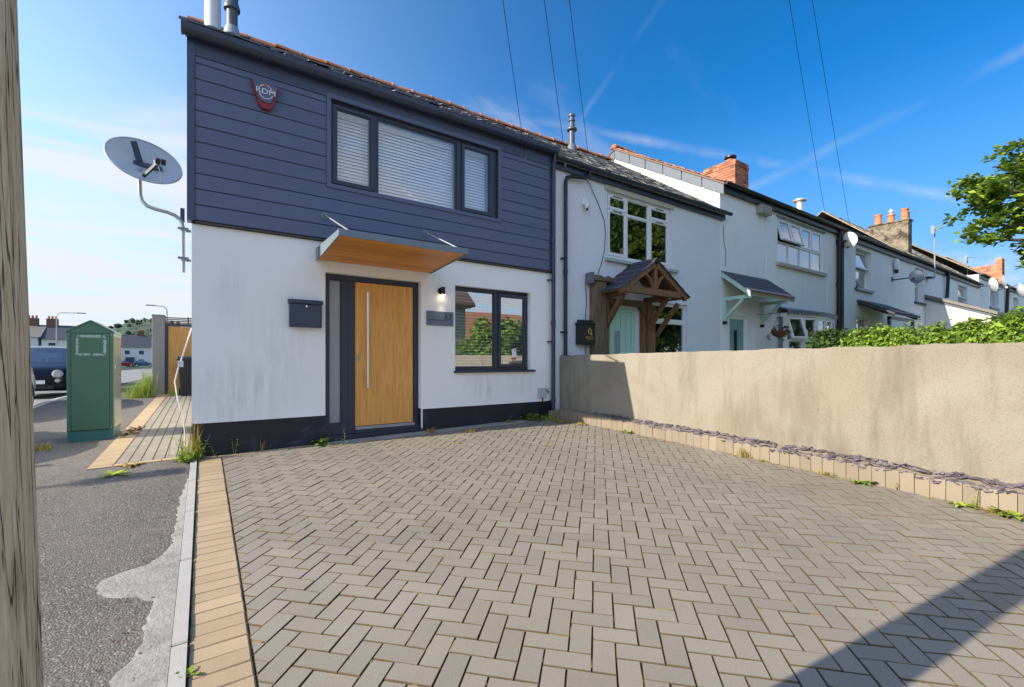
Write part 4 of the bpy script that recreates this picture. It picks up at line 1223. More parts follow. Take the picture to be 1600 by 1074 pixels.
mast = [Vector((-0.575, 0.16, 3.199)), Vector((-0.569, 0.15, 3.036)), Vector((-0.565, 0.14, 2.895)), Vector((-0.548, 0.13, 2.832)), Vector((-0.504, 0.12, 2.782)), Vector((-0.431, 0.1, 2.756)), Vector((-0.323, 0.08, 2.735)), Vector((-0.255, 0.07, 2.709)), Vector((-0.203, 0.06, 2.659)), Vector((-0.186, 0.06, 2.583)), Vector((-0.182, 0.06, 2.081))]
MB().tube(mast, 0.020, 10).build('mast', MAT['alu'], d, smooth=60)
for mz in (2.569, 2.239):
    p = Vector((-0.182, 0.06, mz))
    MB().box(p.x - 0.05, p.x + 0.05, p.y - 0.028, p.y - 0.006, p.z - 0.012, p.z + 0.012).box(p.x + 0.02, -0.112, p.y - 0.01, p.y + 0.02, p.z - 0.03, p.z - 0.005).build('mast_clamp', MAT['galv'], d)
p = Vector((-0.191, 0.06, 2.711)); MB().box(p.x - 0.02, p.x + 0.02, p.y, p.y + 0.05, p.z - 0.06, p.z + 0.09).build('mast_bracket', MAT['dishdark'], d)

# white cable and junction hanging at the gable corner
cb = MB().tube([(-0.108, 0.10, 1.46), (-0.135, 0.07, 1.36), (-0.165, 0.05, 1.24), (-0.235, 0.04, 0.98), (-0.26, 0.04, 0.86), (-0.235, 0.04, 0.66), (-0.19, 0.04, 0.5), (-0.17, 0.05, 0.3), (-0.16, 0.05, 0.05)], 0.0065, 6)
cb.box(-0.235, -0.185, 0.02, 0.07, 1.02, 1.09)
tag(cb.build('cable', MAT['cablewhite'], smooth=60), 'white cable bulging loose down the gable corner in front of the bin', 'cable')
# ------------------------------------------------------------------ second house: pebbledash, timber porch
H2 = thing('terrace_house', 'pale blue grey pebbledashed terrace house with timber gabled porch and mint door', 'house', (7.7, 0, 0))
W2 = (6.50, 8.47, 3.115, 4.40); D2 = (6.36, 7.32, -0.2, 2.14); L2 = (7.70, 9.06, 1.0, 2.34)
wall_holes(MB(), 5.102, 10.372, -0.3, 4.60, [W2, D2, L2], 0.0, 0.28).build('pebbledash_wall', MAT['pebble'], H2)
shell(H2, 5.102, 10.372, 0.282, 6.6, -0.3, 4.60, MAT['smoothwhite'], 2.6)
MB().box(5.10, 10.50, -0.065, -0.002, 4.505, 4.66).build('fascia', MAT['gutter'], H2)
gutter_run(H2, 5.11, 10.62, -0.135, 4.66, 4.67, 0.058, collars=1.6)
roof_slab(H2, 5.102, 10.375, -0.13, 4.64, 3.3, 6.97, 6.75, MAT['slate_tan'], zr2=7.05)
roof_slates('slate_courses', H2, 5.102, 10.375, -0.18, 4.655, 3.3, 6.99, 7.07, 0.30, 0.22, MAT['slate_tan'], th=0.012, jit=0.005, seed=9)
ridge_tiles(H2, 5.11, 10.1, 3.3, 6.98, 7.08, seed=8, wob=0.012)
f = MB().lathe([(0.075, -0.5), (0.075, 0.36), (0.135, 0.37), (0.135, 0.41), (0.085, 0.45), (0.06, 0.60), (0.085, 0.61), (0.085, 0.65), (0.06, 0.67), (0.06, 0.72), (0.085, 0.73), (0.085, 0.78), (0.03, 0.80)], (8.02, 2.72, 6.78), 16).build('flue', MAT['greyflue'], H2, smooth=40)
MB().lathe([(0.14, -0.3), (0.12, 0.05), (0.085, 0.12)], (8.02, 2.72, 6.66), 16).build('flue_collar', MAT['flash'], f, smooth=40)
# upper window
lights = [(6.545, 7.075, 4.075, 4.355, 'o'), (6.545, 7.075, 3.165, 4.065, 'o'), (7.120, 7.755, 4.055, 4.350, 'f'), (7.120, 7.755, 3.165, 4.015, 'f'), (7.800, 8.425, 4.085, 4.355, 'o'), (7.800, 8.425, 3.165, 4.075, 'o')]
w2 = window(H2, W2[0], W2[1], 3.12, 4.398, 0.04, lights, MAT['white'], MAT['glass_dark'], ow=0.042, bars=[(7.078, 7.117, 3.162, 4.356), (7.758, 7.797, 3.162, 4.356), (7.117, 7.758, 4.017, 4.053)])
for (x, z) in ((6.81, 4.335), (6.81, 4.045), (8.11, 4.335), (8.11, 4.052)):
    MB().box(x - 0.13, x + 0.13, 0.014, 0.0235, z - 0.009, z + 0.006).build('trickle_vent', MAT['black'], w2)
MB().box(6.42, 8.56, -0.028, -0.002, 4.402, 4.503).build('window_head', simple('buff window head', (0.50, 0.46, 0.38), 0.8), H2)
MB().prism([(-0.085, 3.02), (-0.085, 3.075), (0.06, 3.115), (0.06, 3.02)], 'x', 6.42, 8.66).build('window_sill', simple('pale green sill paint', (0.42, 0.47, 0.41), 0.6), H2)
# lower window and door
window(H2, L2[0], L2[1], 1.04, L2[3] - 0.002, 0.05, [(7.76, 9.0, 1.985, 2.285, 'f'), (7.76, 9.0, 1.10, 1.90, 'f')], MAT['white'], MAT['glass_dark'], ow=0.055, bars=[(7.755, 9.005, 1.90, 1.985)])
MB().box(7.62, 9.14, -0.07, 0.05, 0.95, 1.038).build('window_sill', MAT['smoothwhite'], H2)
MB().ring(6.362, 7.318, -0.2, 2.138, 0.07, 0.05, 0.12).build('door_frame', MAT['mint'], H2)
dr = MB().box(6.436, 7.244, 0.062, 0.11, -0.1, 2.064).build('front_door', MAT['mint'], H2)
for i in range(5):
    x = 6.46 + i * 0.155
    MB().box(x, x + 0.140, 0.048, 0.061, 0.1, 1.98).build('door_board', MAT['mint'], dr)
MB().ring(6.70, 6.94, 0.62, 1.72, 0.035, 0.040, 0.0475).build('glazing_trim', MAT['mint'], dr)
MB().box(6.736, 6.904, 0.0405, 0.046, 0.656, 1.684).build('door_glass', MAT['frost'], dr)
MB().box(7.18, 7.20, 0.02, 0.046, 1.02, 1.22).tube([(7.19, 0.0, 1.12), (7.08, 0.0, 1.12)], 0.009, 6).build('door_handle', MAT['chrome'], dr)
MB().box(6.362, 7.318, 0.2, 0.24, -0.2, 2.13).build('door_backing', MAT['blackmatt'], H2)
# swan neck and black waste pipe
downpipe(H2, [(5.90, -0.13, 4.60), (5.90, -0.12, 4.50), (5.80, -0.10, 4.455), (5.50, -0.075, 4.42), (5.40, -0.065, 4.38), (5.372, -0.062, 4.30), (5.368, -0.062, 0.1)], 0.034, MAT['black'], brackets=(2.92, 1.6), collars=(2.70,))

# porch
P = thing('timber_porch', 'dark stained timber gabled porch with slate roof over the mint door', 'porch', (7.1, 0, 0))
def bm(name, a, b, w, h, mat=None): return MB().beam(a, b, w, h).build(name, mat or MAT['timber'], P)
PXL, PXR, PXC, PZE, PZA, PD = 6.12, 8.13, 7.15, 2.345, 2.985, -0.60
for x in (6.345, 7.60):
    bm('post', (x, -0.075, 0.0), (x, -0.075, 2.30), 0.12, 0.12)
    bm('wall_plate', (x, -0.01, 2.335), (x, PD - 0.02, 2.335), 0.10, 0.10)
    bm('brace', (x, -0.10, 1.72), (x, PD + 0.08, 2.29), 0.075, 0.075)
bm('post', (7.745, -0.065, 0.0), (7.745, -0.065, 2.24), 0.10, 0.10)
bm('side_board', (7.475, -0.05, 0.0), (7.475, -0.05, 2.24), 0.09, 0.09)
bm('brace', (7.90, -0.05, 1.60), (7.96, PD + 0.06, 2.24), 0.075, 0.075)
bm('tie_beam', (6.32, PD, 2.40), (7.92, PD, 2.40), 0.09, 0.12)
bm('lintel', (6.41, -0.08, 2.24), (7.54, -0.08, 2.24), 0.09, 0.11)
bm('king_post', (PXC, PD, 2.46), (PXC, PD, 2.88), 0.075, 0.085)
for s_ in (-1, 1):
    bm('rafter', (PXC + s_ * 0.03, PD, 2.93), (PXC + s_ * 0.98, PD, 2.345), 0.085, 0.10)
    bm('rafter', (PXC + s_ * 0.03, -0.05, 2.93), (PXC + s_ * 0.98, -0.05, 2.345), 0.07, 0.10)
    pts = [(PXC + s_ * 0.05, PD, 2.47), (PXC + s_ * 0.085, PD, 2.56), (PXC + s_ * 0.16, PD, 2.66), (PXC + s_ * 0.27, PD, 2.74)]
    for i in range(3): pass
    MB().tube(pts, 0.036, 6).build('curved_strut', MAT['timber'], P)
    # knee brace in the opening
    x0 = 6.41 if s_ < 0 else 7.53
    MB().beam((x0, -0.085, 1.98), (x0 - s_ * 0.17, -0.085, 2.19), 0.06, 0.07).build('knee_brace', MAT['timber'], P)
    # roof side: deck and slates
    e = Vector((PXC + s_ * 1.02, 0, PZE)); a = Vector((PXC, 0, PZA))
    nrm = Vector((s_ * (PZA - PZE), 0, 1.02)).normalized()
    mb = MB(); mb.prism([(a.x, a.z), (e.x, e.z), (e.x + nrm.x * .02, e.z + nrm.z * .02), (a.x, a.z + 0.024)], 'y', PD - 0.05, -0.004)
    mb.build('roof_deck', MAT['timber'], P)
    rg = random.Random(21); n = 5
    for j in range(n):
        t0, t1 = j / n, min(1.0, (j + 1.25) / n)
        y = PD - 0.075; k = 0
        while y < -0.01:
            w = 0.225 if not (j % 2 and k == 0) else 0.12
            b = min(-0.006, y + w - 0.006)
            p0 = e.lerp(a, t0) + nrm * (0.042 + rg.gauss(0, .002)); p1 = e.lerp(a, t1) + nrm * 0.026
            MB().add([(p0.x, y, p0.z), (p0.x, b, p0.z), (p1.x, b, p1.z), (p1.x, y, p1.z), (p0.x - nrm.x * .014, y, p0.z - nrm.z * .014), (p0.x - nrm.x * .014, b, p0.z - nrm.z * .014), (p1.x - nrm.x * .014, b, p1.z - nrm.z * .014), (p1.x - nrm.x * .014, y, p1.z - nrm.z * .014)],
                     [(0, 1, 2, 3), (7, 6, 5, 4), (0, 4, 5, 1), (1, 5, 6, 2), (2, 6, 7, 3), (3, 7, 4, 0)]).build('slate', MAT['slate_dark'], P)
            y += w; k += 1
MB().prism([(PXC - .09, PZA - 0.012), (PXC, PZA + 0.052), (PXC + .09, PZA - 0.012), (PXC + .09, PZA + 0.004), (PXC, PZA + 0.070), (PXC - .09, PZA + 0.004)], 'y', PD - 0.07, -0.02).build('ridge_cap', MAT['slate_dark'], P)
# old boundary post and weathered ledge left of the porch
O = thing('boundary_post', 'old weathered timber post with mossy ledge beside the porch and letter box', 'post', (6.15, 0, 0))
MB().box(6.00, 6.275, -0.20, -0.02, -0.2, 2.565).build('post', MAT['oldtimber'], O, bevel=0.01)
MB().box(5.93, 6.72, -0.23, -0.005, 2.57, 2.655).build('ledge', MAT['oldtimber'], O, bevel=0.012)
MB().box(5.90, 5.95, -0.20, -0.01, 2.52, 2.72).build('end_block', MAT['flash'], O)
mb = MB(); rg = random.Random(4)
for i in range(26):
    x = rg.uniform(5.96, 6.70); y = rg.uniform(-0.21, -0.03); r = rg.uniform(.02, .045)
    mb.lathe([(r, 0), (r * .8, r * .5), (r * .3, r * .75)], (x, y, 2.655), 6)
tag(mb.build('moss', MAT['bark'], O), kind='stuff')

pb = thing('letter_box', 'black cast letter box with gold horn emblem and POST lettering', 'letter box', (5.82, 0, 1.37))
MB().box(5.660, 6.000, -0.16, -0.003, 1.385, 1.755).build('box_body', MAT['black'], pb, bevel=0.006)
MB().box(5.640, 6.020, -0.175, -0.003, 1.757, 1.785).build('lid', MAT['black'], pb, bevel=0.005)
MB().prism([(-0.003, 1.787), (-0.155, 1.787), (-0.14, 1.805), (-0.14, 1.835), (-0.003, 1.845)], 'x', 5.70, 5.96).build('lid_cap', MAT['black'], pb)
text_on('POST', 0.085, (5.87, -0.1625, 1.50), MAT['gold'], pb)
mb = MB()
pts = [(5.87 + 0.036 * cos(2 * pi * k / 18), -0.163, 1.622 + 0.045 * sin(2 * pi * k / 18)) for k in range(19)]
mb.tube(pts, 0.010, 6); mb.tube([(5.85, -0.163, 1.59), (5.90, -0.163, 1.575), (5.915, -0.163, 1.565)], [0.008, 0.012, 0.022], 6); mb.tube([(5.87, -0.163, 1.665), (5.87, -0.163, 1.69)], 0.012, 6)
mb.build('horn_emblem', MAT['gold'], pb)
MB().tube([(5.74, -0.162, 1.575), (5.74, -0.170, 1.575)], 0.012, 10).build('lock', MAT['chrome'], pb)

sl = thing('security_light', 'small white wall light high on the pebbledash beside the black pipe', 'wall light', (5.87, 0, 3.93))
MB().box(5.81, 5.94, -0.05, -0.002, 3.985, 4.10).build('back_box', MAT['white'], sl, bevel=0.006)
MB().tube([(5.875, -0.07, 3.99), (5.875, -0.09, 3.93), (5.875, -0.10, 3.915)], [0.05, 0.045, 0.03], 10).build('sensor_head', MAT['white'], sl, smooth=40)
MB().tube([(5.875, -0.085, 3.905), (5.875, -0.09, 3.875)], 0.022, 8).build('lens', MAT['black'], sl)
cp = [(5.885, -0.02, 4.50), (6.0, -0.03, 4.40), (6.075, -0.02, 4.30), (6.23, -0.012, 4.1), (6.40, -0.012, 3.80), (6.432, -0.012, 3.55), (6.41, -0.012, 3.25), (6.33, -0.012, 2.98), (6.22, -0.012, 2.72), (6.18, -0.03, 2.66)]
tag(MB().tube(cp, 0.006, 5).build('cable', MAT['cable'], smooth=60), 'thin black cable curving down the pebbledash left of the white window', 'cable')
tag(MB().tube([(5.90, -0.012, 2.56), (5.93, -0.012, 2.2), (5.90, -0.012, 1.9), (5.91, -0.012, 1.2), (5.91, -0.012, 0.3)], 0.006, 5).build('cable', MAT['cable'], smooth=60), 'thin black cable running down behind the black letter box', 'cable')

# ------------------------------------------------------------------ third house: taller, white gable, brick chimney
H3 = thing('terrace_house', 'taller off white terrace house with bow window and sage green lean to porch', 'house', (13.8, 0, 0))
W3 = (13.22, 16.12, 3.80, 5.10); D3 = (10.80, 11.60, -0.2, 2.21)
wall_holes(MB(), 10.374, 17.40, -0.3, 5.36, [W3, D3], 0.0, 0.28).build('rendered_wall', MAT['smoothwhite'], H3)
shell(H3, 10.376, 17.40, 0.282, 6.8, -0.3, 5.36, MAT['gablewhite'], 2.7)
MB().prism([(0.0, 5.362), (6.76, 5.362), (3.38, 7.42)], 'x', 10.372, 10.47).build('gable_wall', MAT['gablewhite'], H3)
# slate clad verge board along the gable in lengths
e0 = Vector((0, -0.13, 5.36)); e1 = Vector((0, 3.38, 7.50)); dd = (e1 - e0)
for i in range(6):
    a = e0 + dd * (i / 6 + 0.004); b = e0 + dd * ((i + 1) / 6 - 0.004)
    MB().prism([(a.y, a.z - 0.27), (b.y, b.z - 0.27), (b.y, b.z), (a.y, a.z)], 'x', 10.335, 10.370).build('verge_board', MAT['flash'], H3)
f1 = Vector((0, 6.90, 5.36))
MB().prism([(3.39, 7.22), (6.90, 5.09), (6.90, 5.36), (3.39, 7.49)], 'x', 10.335, 10.370).build('verge_board', MAT['flash'], H3)
for (ya, za, yb, zb_) in ((0.95, 5.88, 0.98, 5.60),):
    pass
roof_slab(H3, 10.31, 17.40, -0.15, 5.37, 3.38, 7.55, 6.92, MAT['tile_brown'], th=0.05)
roof_slates('tile_courses', H3, 10.30, 17.40, -0.17, 5.38, 3.38, 7.565, 7.565, 0.33, 0.30, MAT['tile_orange'], th=0.02, jit=0.006, seed=13)
ridge_tiles(H3, 10.30, 17.3, 3.38, 7.58, 7.58, seed=18)
MB().box(10.376, 17.40, -0.10, -0.002, 5.20, 5.37).build('fascia', MAT['black'], H3)
gutter_run(H3, 10.36, 17.40, -0.165, 5.385, 5.395, 0.065, mat=MAT['black'], collars=1.9)
# chimney of separate bricks
ch = MB().box(12.88, 13.60, 1.03, 2.02, 5.7, 6.97).build('chimney', MAT['mortar'], H3)
bl = 0.215; bh = 0.065
bmesh_ = {}
def brick(x0, x1, y0, y1, z):
    key = (round(x1 - x0, 3), round(y1 - y0, 3))
    if key not in bmesh_:
        a, b = key[0] / 2, key[1] / 2
        bmesh_[key] = MB().box(-a, a, -b, b, 0, bh).mesh('brick', MAT['brick'])
    piece('brick', bmesh_[key], ch, ((x0 + x1) / 2 + rnd.gauss(0, .001), (y0 + y1) / 2, z))
z = 6.02; j = 0
while z < 6.97:
    out_ = 0.012 if z < 6.82 else 0.03
    x = 12.88 - out_; xe = 13.60 + out_
    xx = x + (0 if j % 2 else -0.1075)
    while xx < xe:
        a, b = max(x, xx), min(xe, xx + bl - 0.01)
        if b - a > 0.03: brick(a, b, 1.03 - out_, 1.03 + 0.04, z)
        xx += bl
    y = 1.03 + 0.045; ye = 2.02 + out_
    yy = y + (0 if j % 2 else -0.1075)
    while yy < ye:
        a, b = max(y, yy), min(ye, yy + bl - 0.01)
        if b - a > 0.03: brick(12.88 - out_, 12.88 + 0.04, a, b, z)
        yy += bl
    z += 0.075; j += 1
MB().prism([(1.0, 6.975), (2.05, 6.975), (1.98, 7.03), (1.07, 7.03)], 'x', 12.86, 13.62).build('chimney_cap', MAT['oldchim'], ch)
MB().lathe([(0.19, 0), (0.20, 0.04), (0.16, 0.06), (0.15, 0.12)], (13.2, 1.35, 7.025), 14).build('chimney_pot', MAT['pot'], ch, smooth=40)
MB().lathe([(0.10, 0), (0.10, 0.06), (0.17, 0.07), (0.17, 0.12), (0.05, 0.16)], (13.2, 1.35, 7.145), 14).build('flue_cowl', MAT['black'], ch, smooth=40)
MB().box(12.84, 13.64, 0.98, 1.02, 5.92, 6.14).box(12.84, 12.865, 1.02, 2.05, 5.98, 6.16).build('lead_flashing', MAT['flash'], ch)
f = MB().lathe([(0.11, -0.6), (0.11, 0.26), (0.21, 0.27), (0.21, 0.31), (0.12, 0.35)], (16.9, 1.0, 6.28), 16).build('flue', MAT['steel'], H3, smooth=40)
# upper window, its two upper left sashes tilted open
lt = []
xs_ = [(13.275, 13.925), (13.965, 14.615), (14.66, 15.34), (15.385, 16.065)]
for i, (a, b) in enumerate(xs_):
    lt.append((a, b, 3.875, 4.405, 'f'))
    lt.append((a, b, 4.455, 5.045, 'o', R(13) if i < 2 else 0))
w3 = window(H3, W3[0], W3[1], 3.825, 5.098, 0.03, lt, MAT['white'], MAT['glass_dark'], ow=0.05, bars=[(13.928, 13.962, 3.875, 4.41), (14.618, 14.657, 3.875, 5.048), (15.343, 15.382, 3.875, 5.048), (13.272, 14.618, 4.41, 4.45), (14.657, 15.343, 4.41, 4.45), (15.382, 16.068, 4.41, 4.45)])
MB().box(13.12, 16.22, -0.09, 0.06, 3.735, 3.822).build('window_sill', simple('stone sill', (0.46, 0.43, 0.36), 0.8), H3)
MB().box(13.14, 16.24, -0.035, -0.003, 5.10, 5.135).build('drip_bead', MAT['flash'], H3)
# net curtain behind two panes
MB().box(15.4, 16.05, 0.24, 0.245, 3.85, 5.05).build('net_curtain', MAT['curtain'], w3)
# bow window on the ground floor
bow = MB(); NB = 5
def bowp(t, off=0.0):      # t 0..1 across; bow out to 0.42 m
    x = 13.18 + (16.28 - 13.18) * t
    return (x, -(0.12 + 0.36 * sin(pi * (0.10 + 0.80 * t))) - off)
BW = H3
pts = [bowp(i / NB) for i in range(NB + 1)]
def strip(name, mat, za, zb_, off, th=0.06, parent=None, ends=True, n=12):
    mb = MB(); q = [bowp(i / n, off) for i in range(n + 1)]
    poly = [(13.18 - off, -0.003)] + q + [(16.28 + off, -0.003)]
    mb.prism(poly, 'z', za, zb_)
    return mb.build(name, mat, parent or H3)
bw = strip('bow_window', MAT['white'], 2.30, 2.40, 0.03)
strip('bow_sill', MAT['white'], 1.02, 1.10, 0.05, parent=bw)
strip('bow_wall', MAT['smoothwhite'], -0.2, 1.018, 0.0, parent=bw)
for i in range(NB + 1):
    x, y = pts[i]
    MB().box(x - 0.045, x + 0.045, y - 0.02, y + 0.05, 1.102, 2.298).build('mullion', MAT['white'], bw)
for i in range(NB):
    a = Vector((*pts[i], 0)); b = Vector((*pts[i + 1], 0)); d_ = (b - a).normalized()
    a2 = a + d_ * 0.05; b2 = b - d_ * 0.05
    n_ = Vector((d_.y, -d_.x, 0))
    def qd(za, zb_, name, mat, off=0.0, tilt=0.0):
        o0 = n_ * off; o1 = n_ * (off + tilt)
        MB().add([a2 + o1 + Vector((0, 0, za)), b2 + o1 + Vector((0, 0, za)), b2 + o0 + Vector((0, 0, zb_)), a2 + o0 + Vector((0, 0, zb_))], [(0, 1, 2, 3)]).build(name, mat, bw)
    tl = 0.16 if i == 0 else 0
    def fr_(za, zb_, tilt):
        m_ = MB()
        for (p, q) in (((a2, za), (b2, za)), ((a2, zb_), (b2, zb_)), ((a2, za), (a2, zb_)), ((b2, za), (b2, zb_))):
            def pt(w_, z_): return w_ + n_ * (0.015 + tilt * (zb_ - z_) / (zb_ - za)) + Vector((0, 0, z_))
            m_.beam(pt(*p), pt(*q), 0.06, 0.055, up=n_)
        m_.build('sash', MAT['white'], bw)
    fr_(1.72, 2.26, tl); qd(1.74, 2.24, 'pane', MAT['glass_dark'], 0.01, tl)
    fr_(1.14, 1.64, 0); qd(1.16, 1.62, 'pane', MAT['glass_dark'], 0.01)
    MB().beam(a2 + Vector((0, 0, 1.68)), b2 + Vector((0, 0, 1.68)), 0.05, 0.06).build('transom', MAT['white'], bw)
# lead roof of the bow with a scalloped edge
mb = MB(); n = 24; q = [bowp(i / n, 0.09) for i in range(n + 1)]; q[0] = (13.09, q[0][1]); q[-1] = (16.37, q[-1][1])
vs = [(x, y, 2.415) for x, y in q] + [(13.09 + 3.28 * i / n, -0.003, 2.60) for i in range(n + 1)] + [(x, y, 2.47) for x, y in q]
fs = []
for i in range(n):
    fs.append((2 * (n + 1) + i, 2 * (n + 1) + i + 1, n + 1 + i + 1, n + 1 + i)); fs.append((i, i + 1, 2 * (n + 1) + i + 1, 2 * (n + 1) + i))
mb.add(vs, fs); mb.build('lead_roof', MAT['flash'], bw)
mb = MB()
for i in range(n):
    (x0, y0), (x1, y1) = q[i], q[i + 1]
    mb.add([(x0, y0 - .002, 2.43), (x1, y1 - .002, 2.43), (x1 * .75 + x0 * .25, y1 * .75 + y0 * .25 - .002, 2.36), (x0 * .75 + x1 * .25, y0 * .75 + y1 * .25 - .002, 2.36)], [(0, 1, 2, 3)])
mb.build('lead_apron', MAT['flash'], bw)
# door
MB().ring(10.802, 11.598, -0.2, 2.208, 0.07, 0.04, 0.10).build('door_frame', MAT['white'], H3)
d3 = MB().box(10.874, 11.526, 0.052, 0.09, -0.1, 2.136).build('front_door', MAT['teal'], H3)
MB().box(10.98, 11.42, 0.045, 0.051, 1.98, 2.06).box(10.98, 11.05, 0.045, 0.051, 0.2, 1.9).box(11.30, 11.42, 0.045, 0.051, 0.2, 1.9).build('raised_panel', MAT['teal'], d3)
MB().box(11.085, 11.225, 0.046, 0.051, 0.3, 1.86).build('door_glass', MAT['blackmatt'], d3)
MB().box(10.802, 11.598, 0.2, 0.24, -0.2, 2.2).build('door_backing', MAT['blackmatt'], H3)
# vent box and pipe
v_ = MB().box(12.06, 12.58, -0.16, -0.002, 4.97, 5.19).build('vent_box', simple('beige vent box', (0.40, 0.38, 0.33), 0.7), H3)
for i in range(5): MB().box(12.10, 12.54, -0.176, -0.1605, 4.99 + i * 0.037, 4.995 + i * 0.037 + 0.02).build('louvre', simple('beige louvre', (0.44, 0.41, 0.36), 0.7), v_)
downpipe(H3, [(17.13, -0.15, 5.33), (17.13, -0.1, 5.2), (17.13, -0.09, 0.0)], 0.075, MAT['black'], collars=(3.6, 2.2))
downpipe(H3, [(17.33, -0.15, 5.33), (17.33, -0.1, 5.2), (17.33, -0.09, 0.0)], 0.05, MAT['black'])
MB().tube([(12.58, -0.03, 4.98), (12.585, -0.012, 4.8), (12.585, -0.012, 3.4)], 0.010, 5).tube([(16.4, -0.012, 5.15), (16.4, -0.012, 2.6), (16.45, -0.012, 1.2)], 0.010, 5).tube([(12.6, -0.02, 5.14), (14.0, -0.02, 5.155), (16.4, -0.02, 5.155)], 0.010, 5).build('wall_cable', MAT['smoothwhite'], H3)
MB().tube([(10.50, -0.012, 4.4), (10.53, -0.012, 4.0), (10.62, -0.012, 3.75), (10.60, -0.012, 3.4)], 0.007, 5).build('wall_cable', MAT['flash'], H3)

# lean to porch
P3 = thing('lean_to_porch', 'sage green bracketed lean to porch with dark slates over the teal door', 'porch', (11.4, 0, 2.0))
QX0, QX1, QD, QB, QF = 10.43, 12.62, -0.66, 3.27, 2.70
for x in (10.52, 12.30):
    MB().box(x - .04, x + .04, -0.085, -0.003, 2.05, 2.64).build('wall_post', MAT['sage'], P3)
    MB().beam((x, -0.086, 2.59), (x, QD - 0.02, 2.59), 0.07, 0.08).build('bracket_arm', MAT['sage'], P3)
    MB().beam((x, -0.06, 2.12), (x, QD + 0.16, 2.545), 0.065, 0.065).build('brace', MAT['sage'], P3)
    MB().box(x - .03, x + .03, -0.09, -0.003, 1.97, 2.048).build('bracket_foot', MAT['black'], P3)
MB().beam((QX0 + .02, QD + 0.02, 2.655), (QX1 - .02, QD + 0.02, 2.655), 0.06, 0.085).build('front_beam', MAT['sage'], P3)
for x in (QX0, QX1 - .03):
    MB().prism([(-0.003, QB - .13), (QD - .05, QF - .13), (QD - .05, QF - .005), (-0.003, QB - .005)], 'x', x, x + .03).build('barge_board', MAT['sage'], P3)
MB().prism([(-0.003, QB - .05), (QD - .05, QF - .05), (QD - .05, QF - .006), (-0.003, QB - .006)], 'x', QX0 + .032, QX1 - .032).build('roof_deck', simple('buff timber edge', (0.42, 0.32, 0.22), 0.7), P3)
n = 5; k2 = 0
for j in range(n):
    x = QX0 - .02 - (0.13 if j % 2 else 0)
    while x < QX1:
        a, b = max(QX0 - .02, x), min(QX1 + .02, x + 0.254)
        t0, t1 = j / n, min(1, (j + 1.3) / n)
        y0 = QD - .08 + (-QD + .074) * t0; y1 = QD - .08 + (-QD + .074) * t1
        z0 = QF - .02 + (QB - QF + .02) * t0 + .03; z1 = QF - .02 + (QB - QF + .02) * t1 + .012
        if b - a > .03:
            MB().add([(a, y0, z0), (b, y0, z0), (b, y1, z1), (a, y1, z1), (a, y0, z0 - .014), (b, y0, z0 - .014), (b, y1, z1 - .014), (a, y1, z1 - .014)],
                     [(0, 1, 2, 3), (7, 6, 5, 4), (0, 4, 5, 1), (1, 5, 6, 2), (2, 6, 7, 3), (3, 7, 4, 0)]).build('slate', MAT['slate_dark'], P3)
        x += 0.26

# hanging basket on its bracket
hb = thing('hanging_basket', 'hanging basket of pale flowers in front of the bow window', 'hanging basket', (12.15, -0.55, 1.66))
MB().tube([(12.15, -0.55 , 1.93), (12.15, -0.55, 2.05)], 0.006, 5).build('hook', MAT['black'], hb)
MB().lathe([(0.03, -0.01), (0.14, 0.05), (0.19, 0.13), (0.20, 0.18), (0.17, 0.185)], (12.15, -0.55, 1.67), 14).build('basket', MAT['basket'], hb, smooth=60)
for k in range(3):
    a = 2 * pi * k / 3 + .4
    MB().tube([(12.15 + .19 * cos(a), -0.55 + .19 * sin(a), 1.84), (12.15, -0.55, 2.30)], 0.004, 4).build('chain', MAT['black'], hb)
MB().tube([(12.15, -0.55, 2.30), (12.15, -0.003, 2.30)], 0.008, 5).build('wall_bracket', MAT['black'], hb)

# ------------------------------------------------------------------ the rest of the terrace
def far_front(label, x0, x1, zw, wins, lows, mat, roofmat, zr, fascia=0.2, eave=-0.15, seed=1, zr_y=3.3):
    h = thing('terrace_house', label, 'house', ((x0 + x1) / 2, 0, 0))
    holes = [w[:4] for w in wins] + [w[:4] for w in lows]
    wall_holes(MB(), x0, x1, -0.3, zw, holes, 0.0, 0.3).build('front_wall', mat, h)
    shell(h, x0, x1, 0.302, 6.8, -0.3, zw, mat, 2.7)
    for (a, b, c_, d_, kind) in wins + lows:
        m = (c_ + d_) / 2
        if kind == 'sash2': L = [(a + .05, b - .05, c_ + .05, m - .02, 'f'), (a + .05, b - .05, m + .03, d_ - .05, 'o', R(10))]; bars = [(a + .05, b - .05, m - .02, m + .03)]
        elif kind == 'three':
            w = (b - a - .1) / 3; L = [(a + .05 + w * i + .015, a + .05 + w * (i + 1) - .015, c_ + .05, d_ - .05, 'f') for i in range(3)]; bars = [(a + .05 + w * i - .015, a + .05 + w * i + .015, c_ + .05, d_ - .05) for i in (1, 2)]
        else: L = [(a + .05, b - .05, c_ + .05, m - .02, 'f'), (a + .05, b - .05, m + .02, d_ - .05, 'f')]; bars = [(a + .05, b - .05, m - .02, m + .02)]
        window(h, a, b, c_, d_, 0.16, L, MAT['white'], MAT['glass_dark'], ow=.05, bars=bars)
        MB().box(a - .1, b + .1, -0.08, 0.16, c_ - .09, c_ - .002).build('window_sill', MAT['gutter'], h)
    roof_slab(h, x0, x1, eave, zw + .02, zr_y, zr, zr_y * 2 + .15, roofmat, th=.05)
    roof_slates('tile_courses', h, x0, x1, eave - .03, zw + .03, zr_y, zr + .015, zr + .015, .34, .30, roofmat, th=.02, seed=seed)
    MB().box(x0, x1, -0.08, -0.002, zw - fascia, zw).build('fascia', MAT['black'], h)
    gutter_run(h, x0, x1, eave - .01, zw + .01, zw + .02, .065, mat=MAT['black'], collars=2.5)
    return h
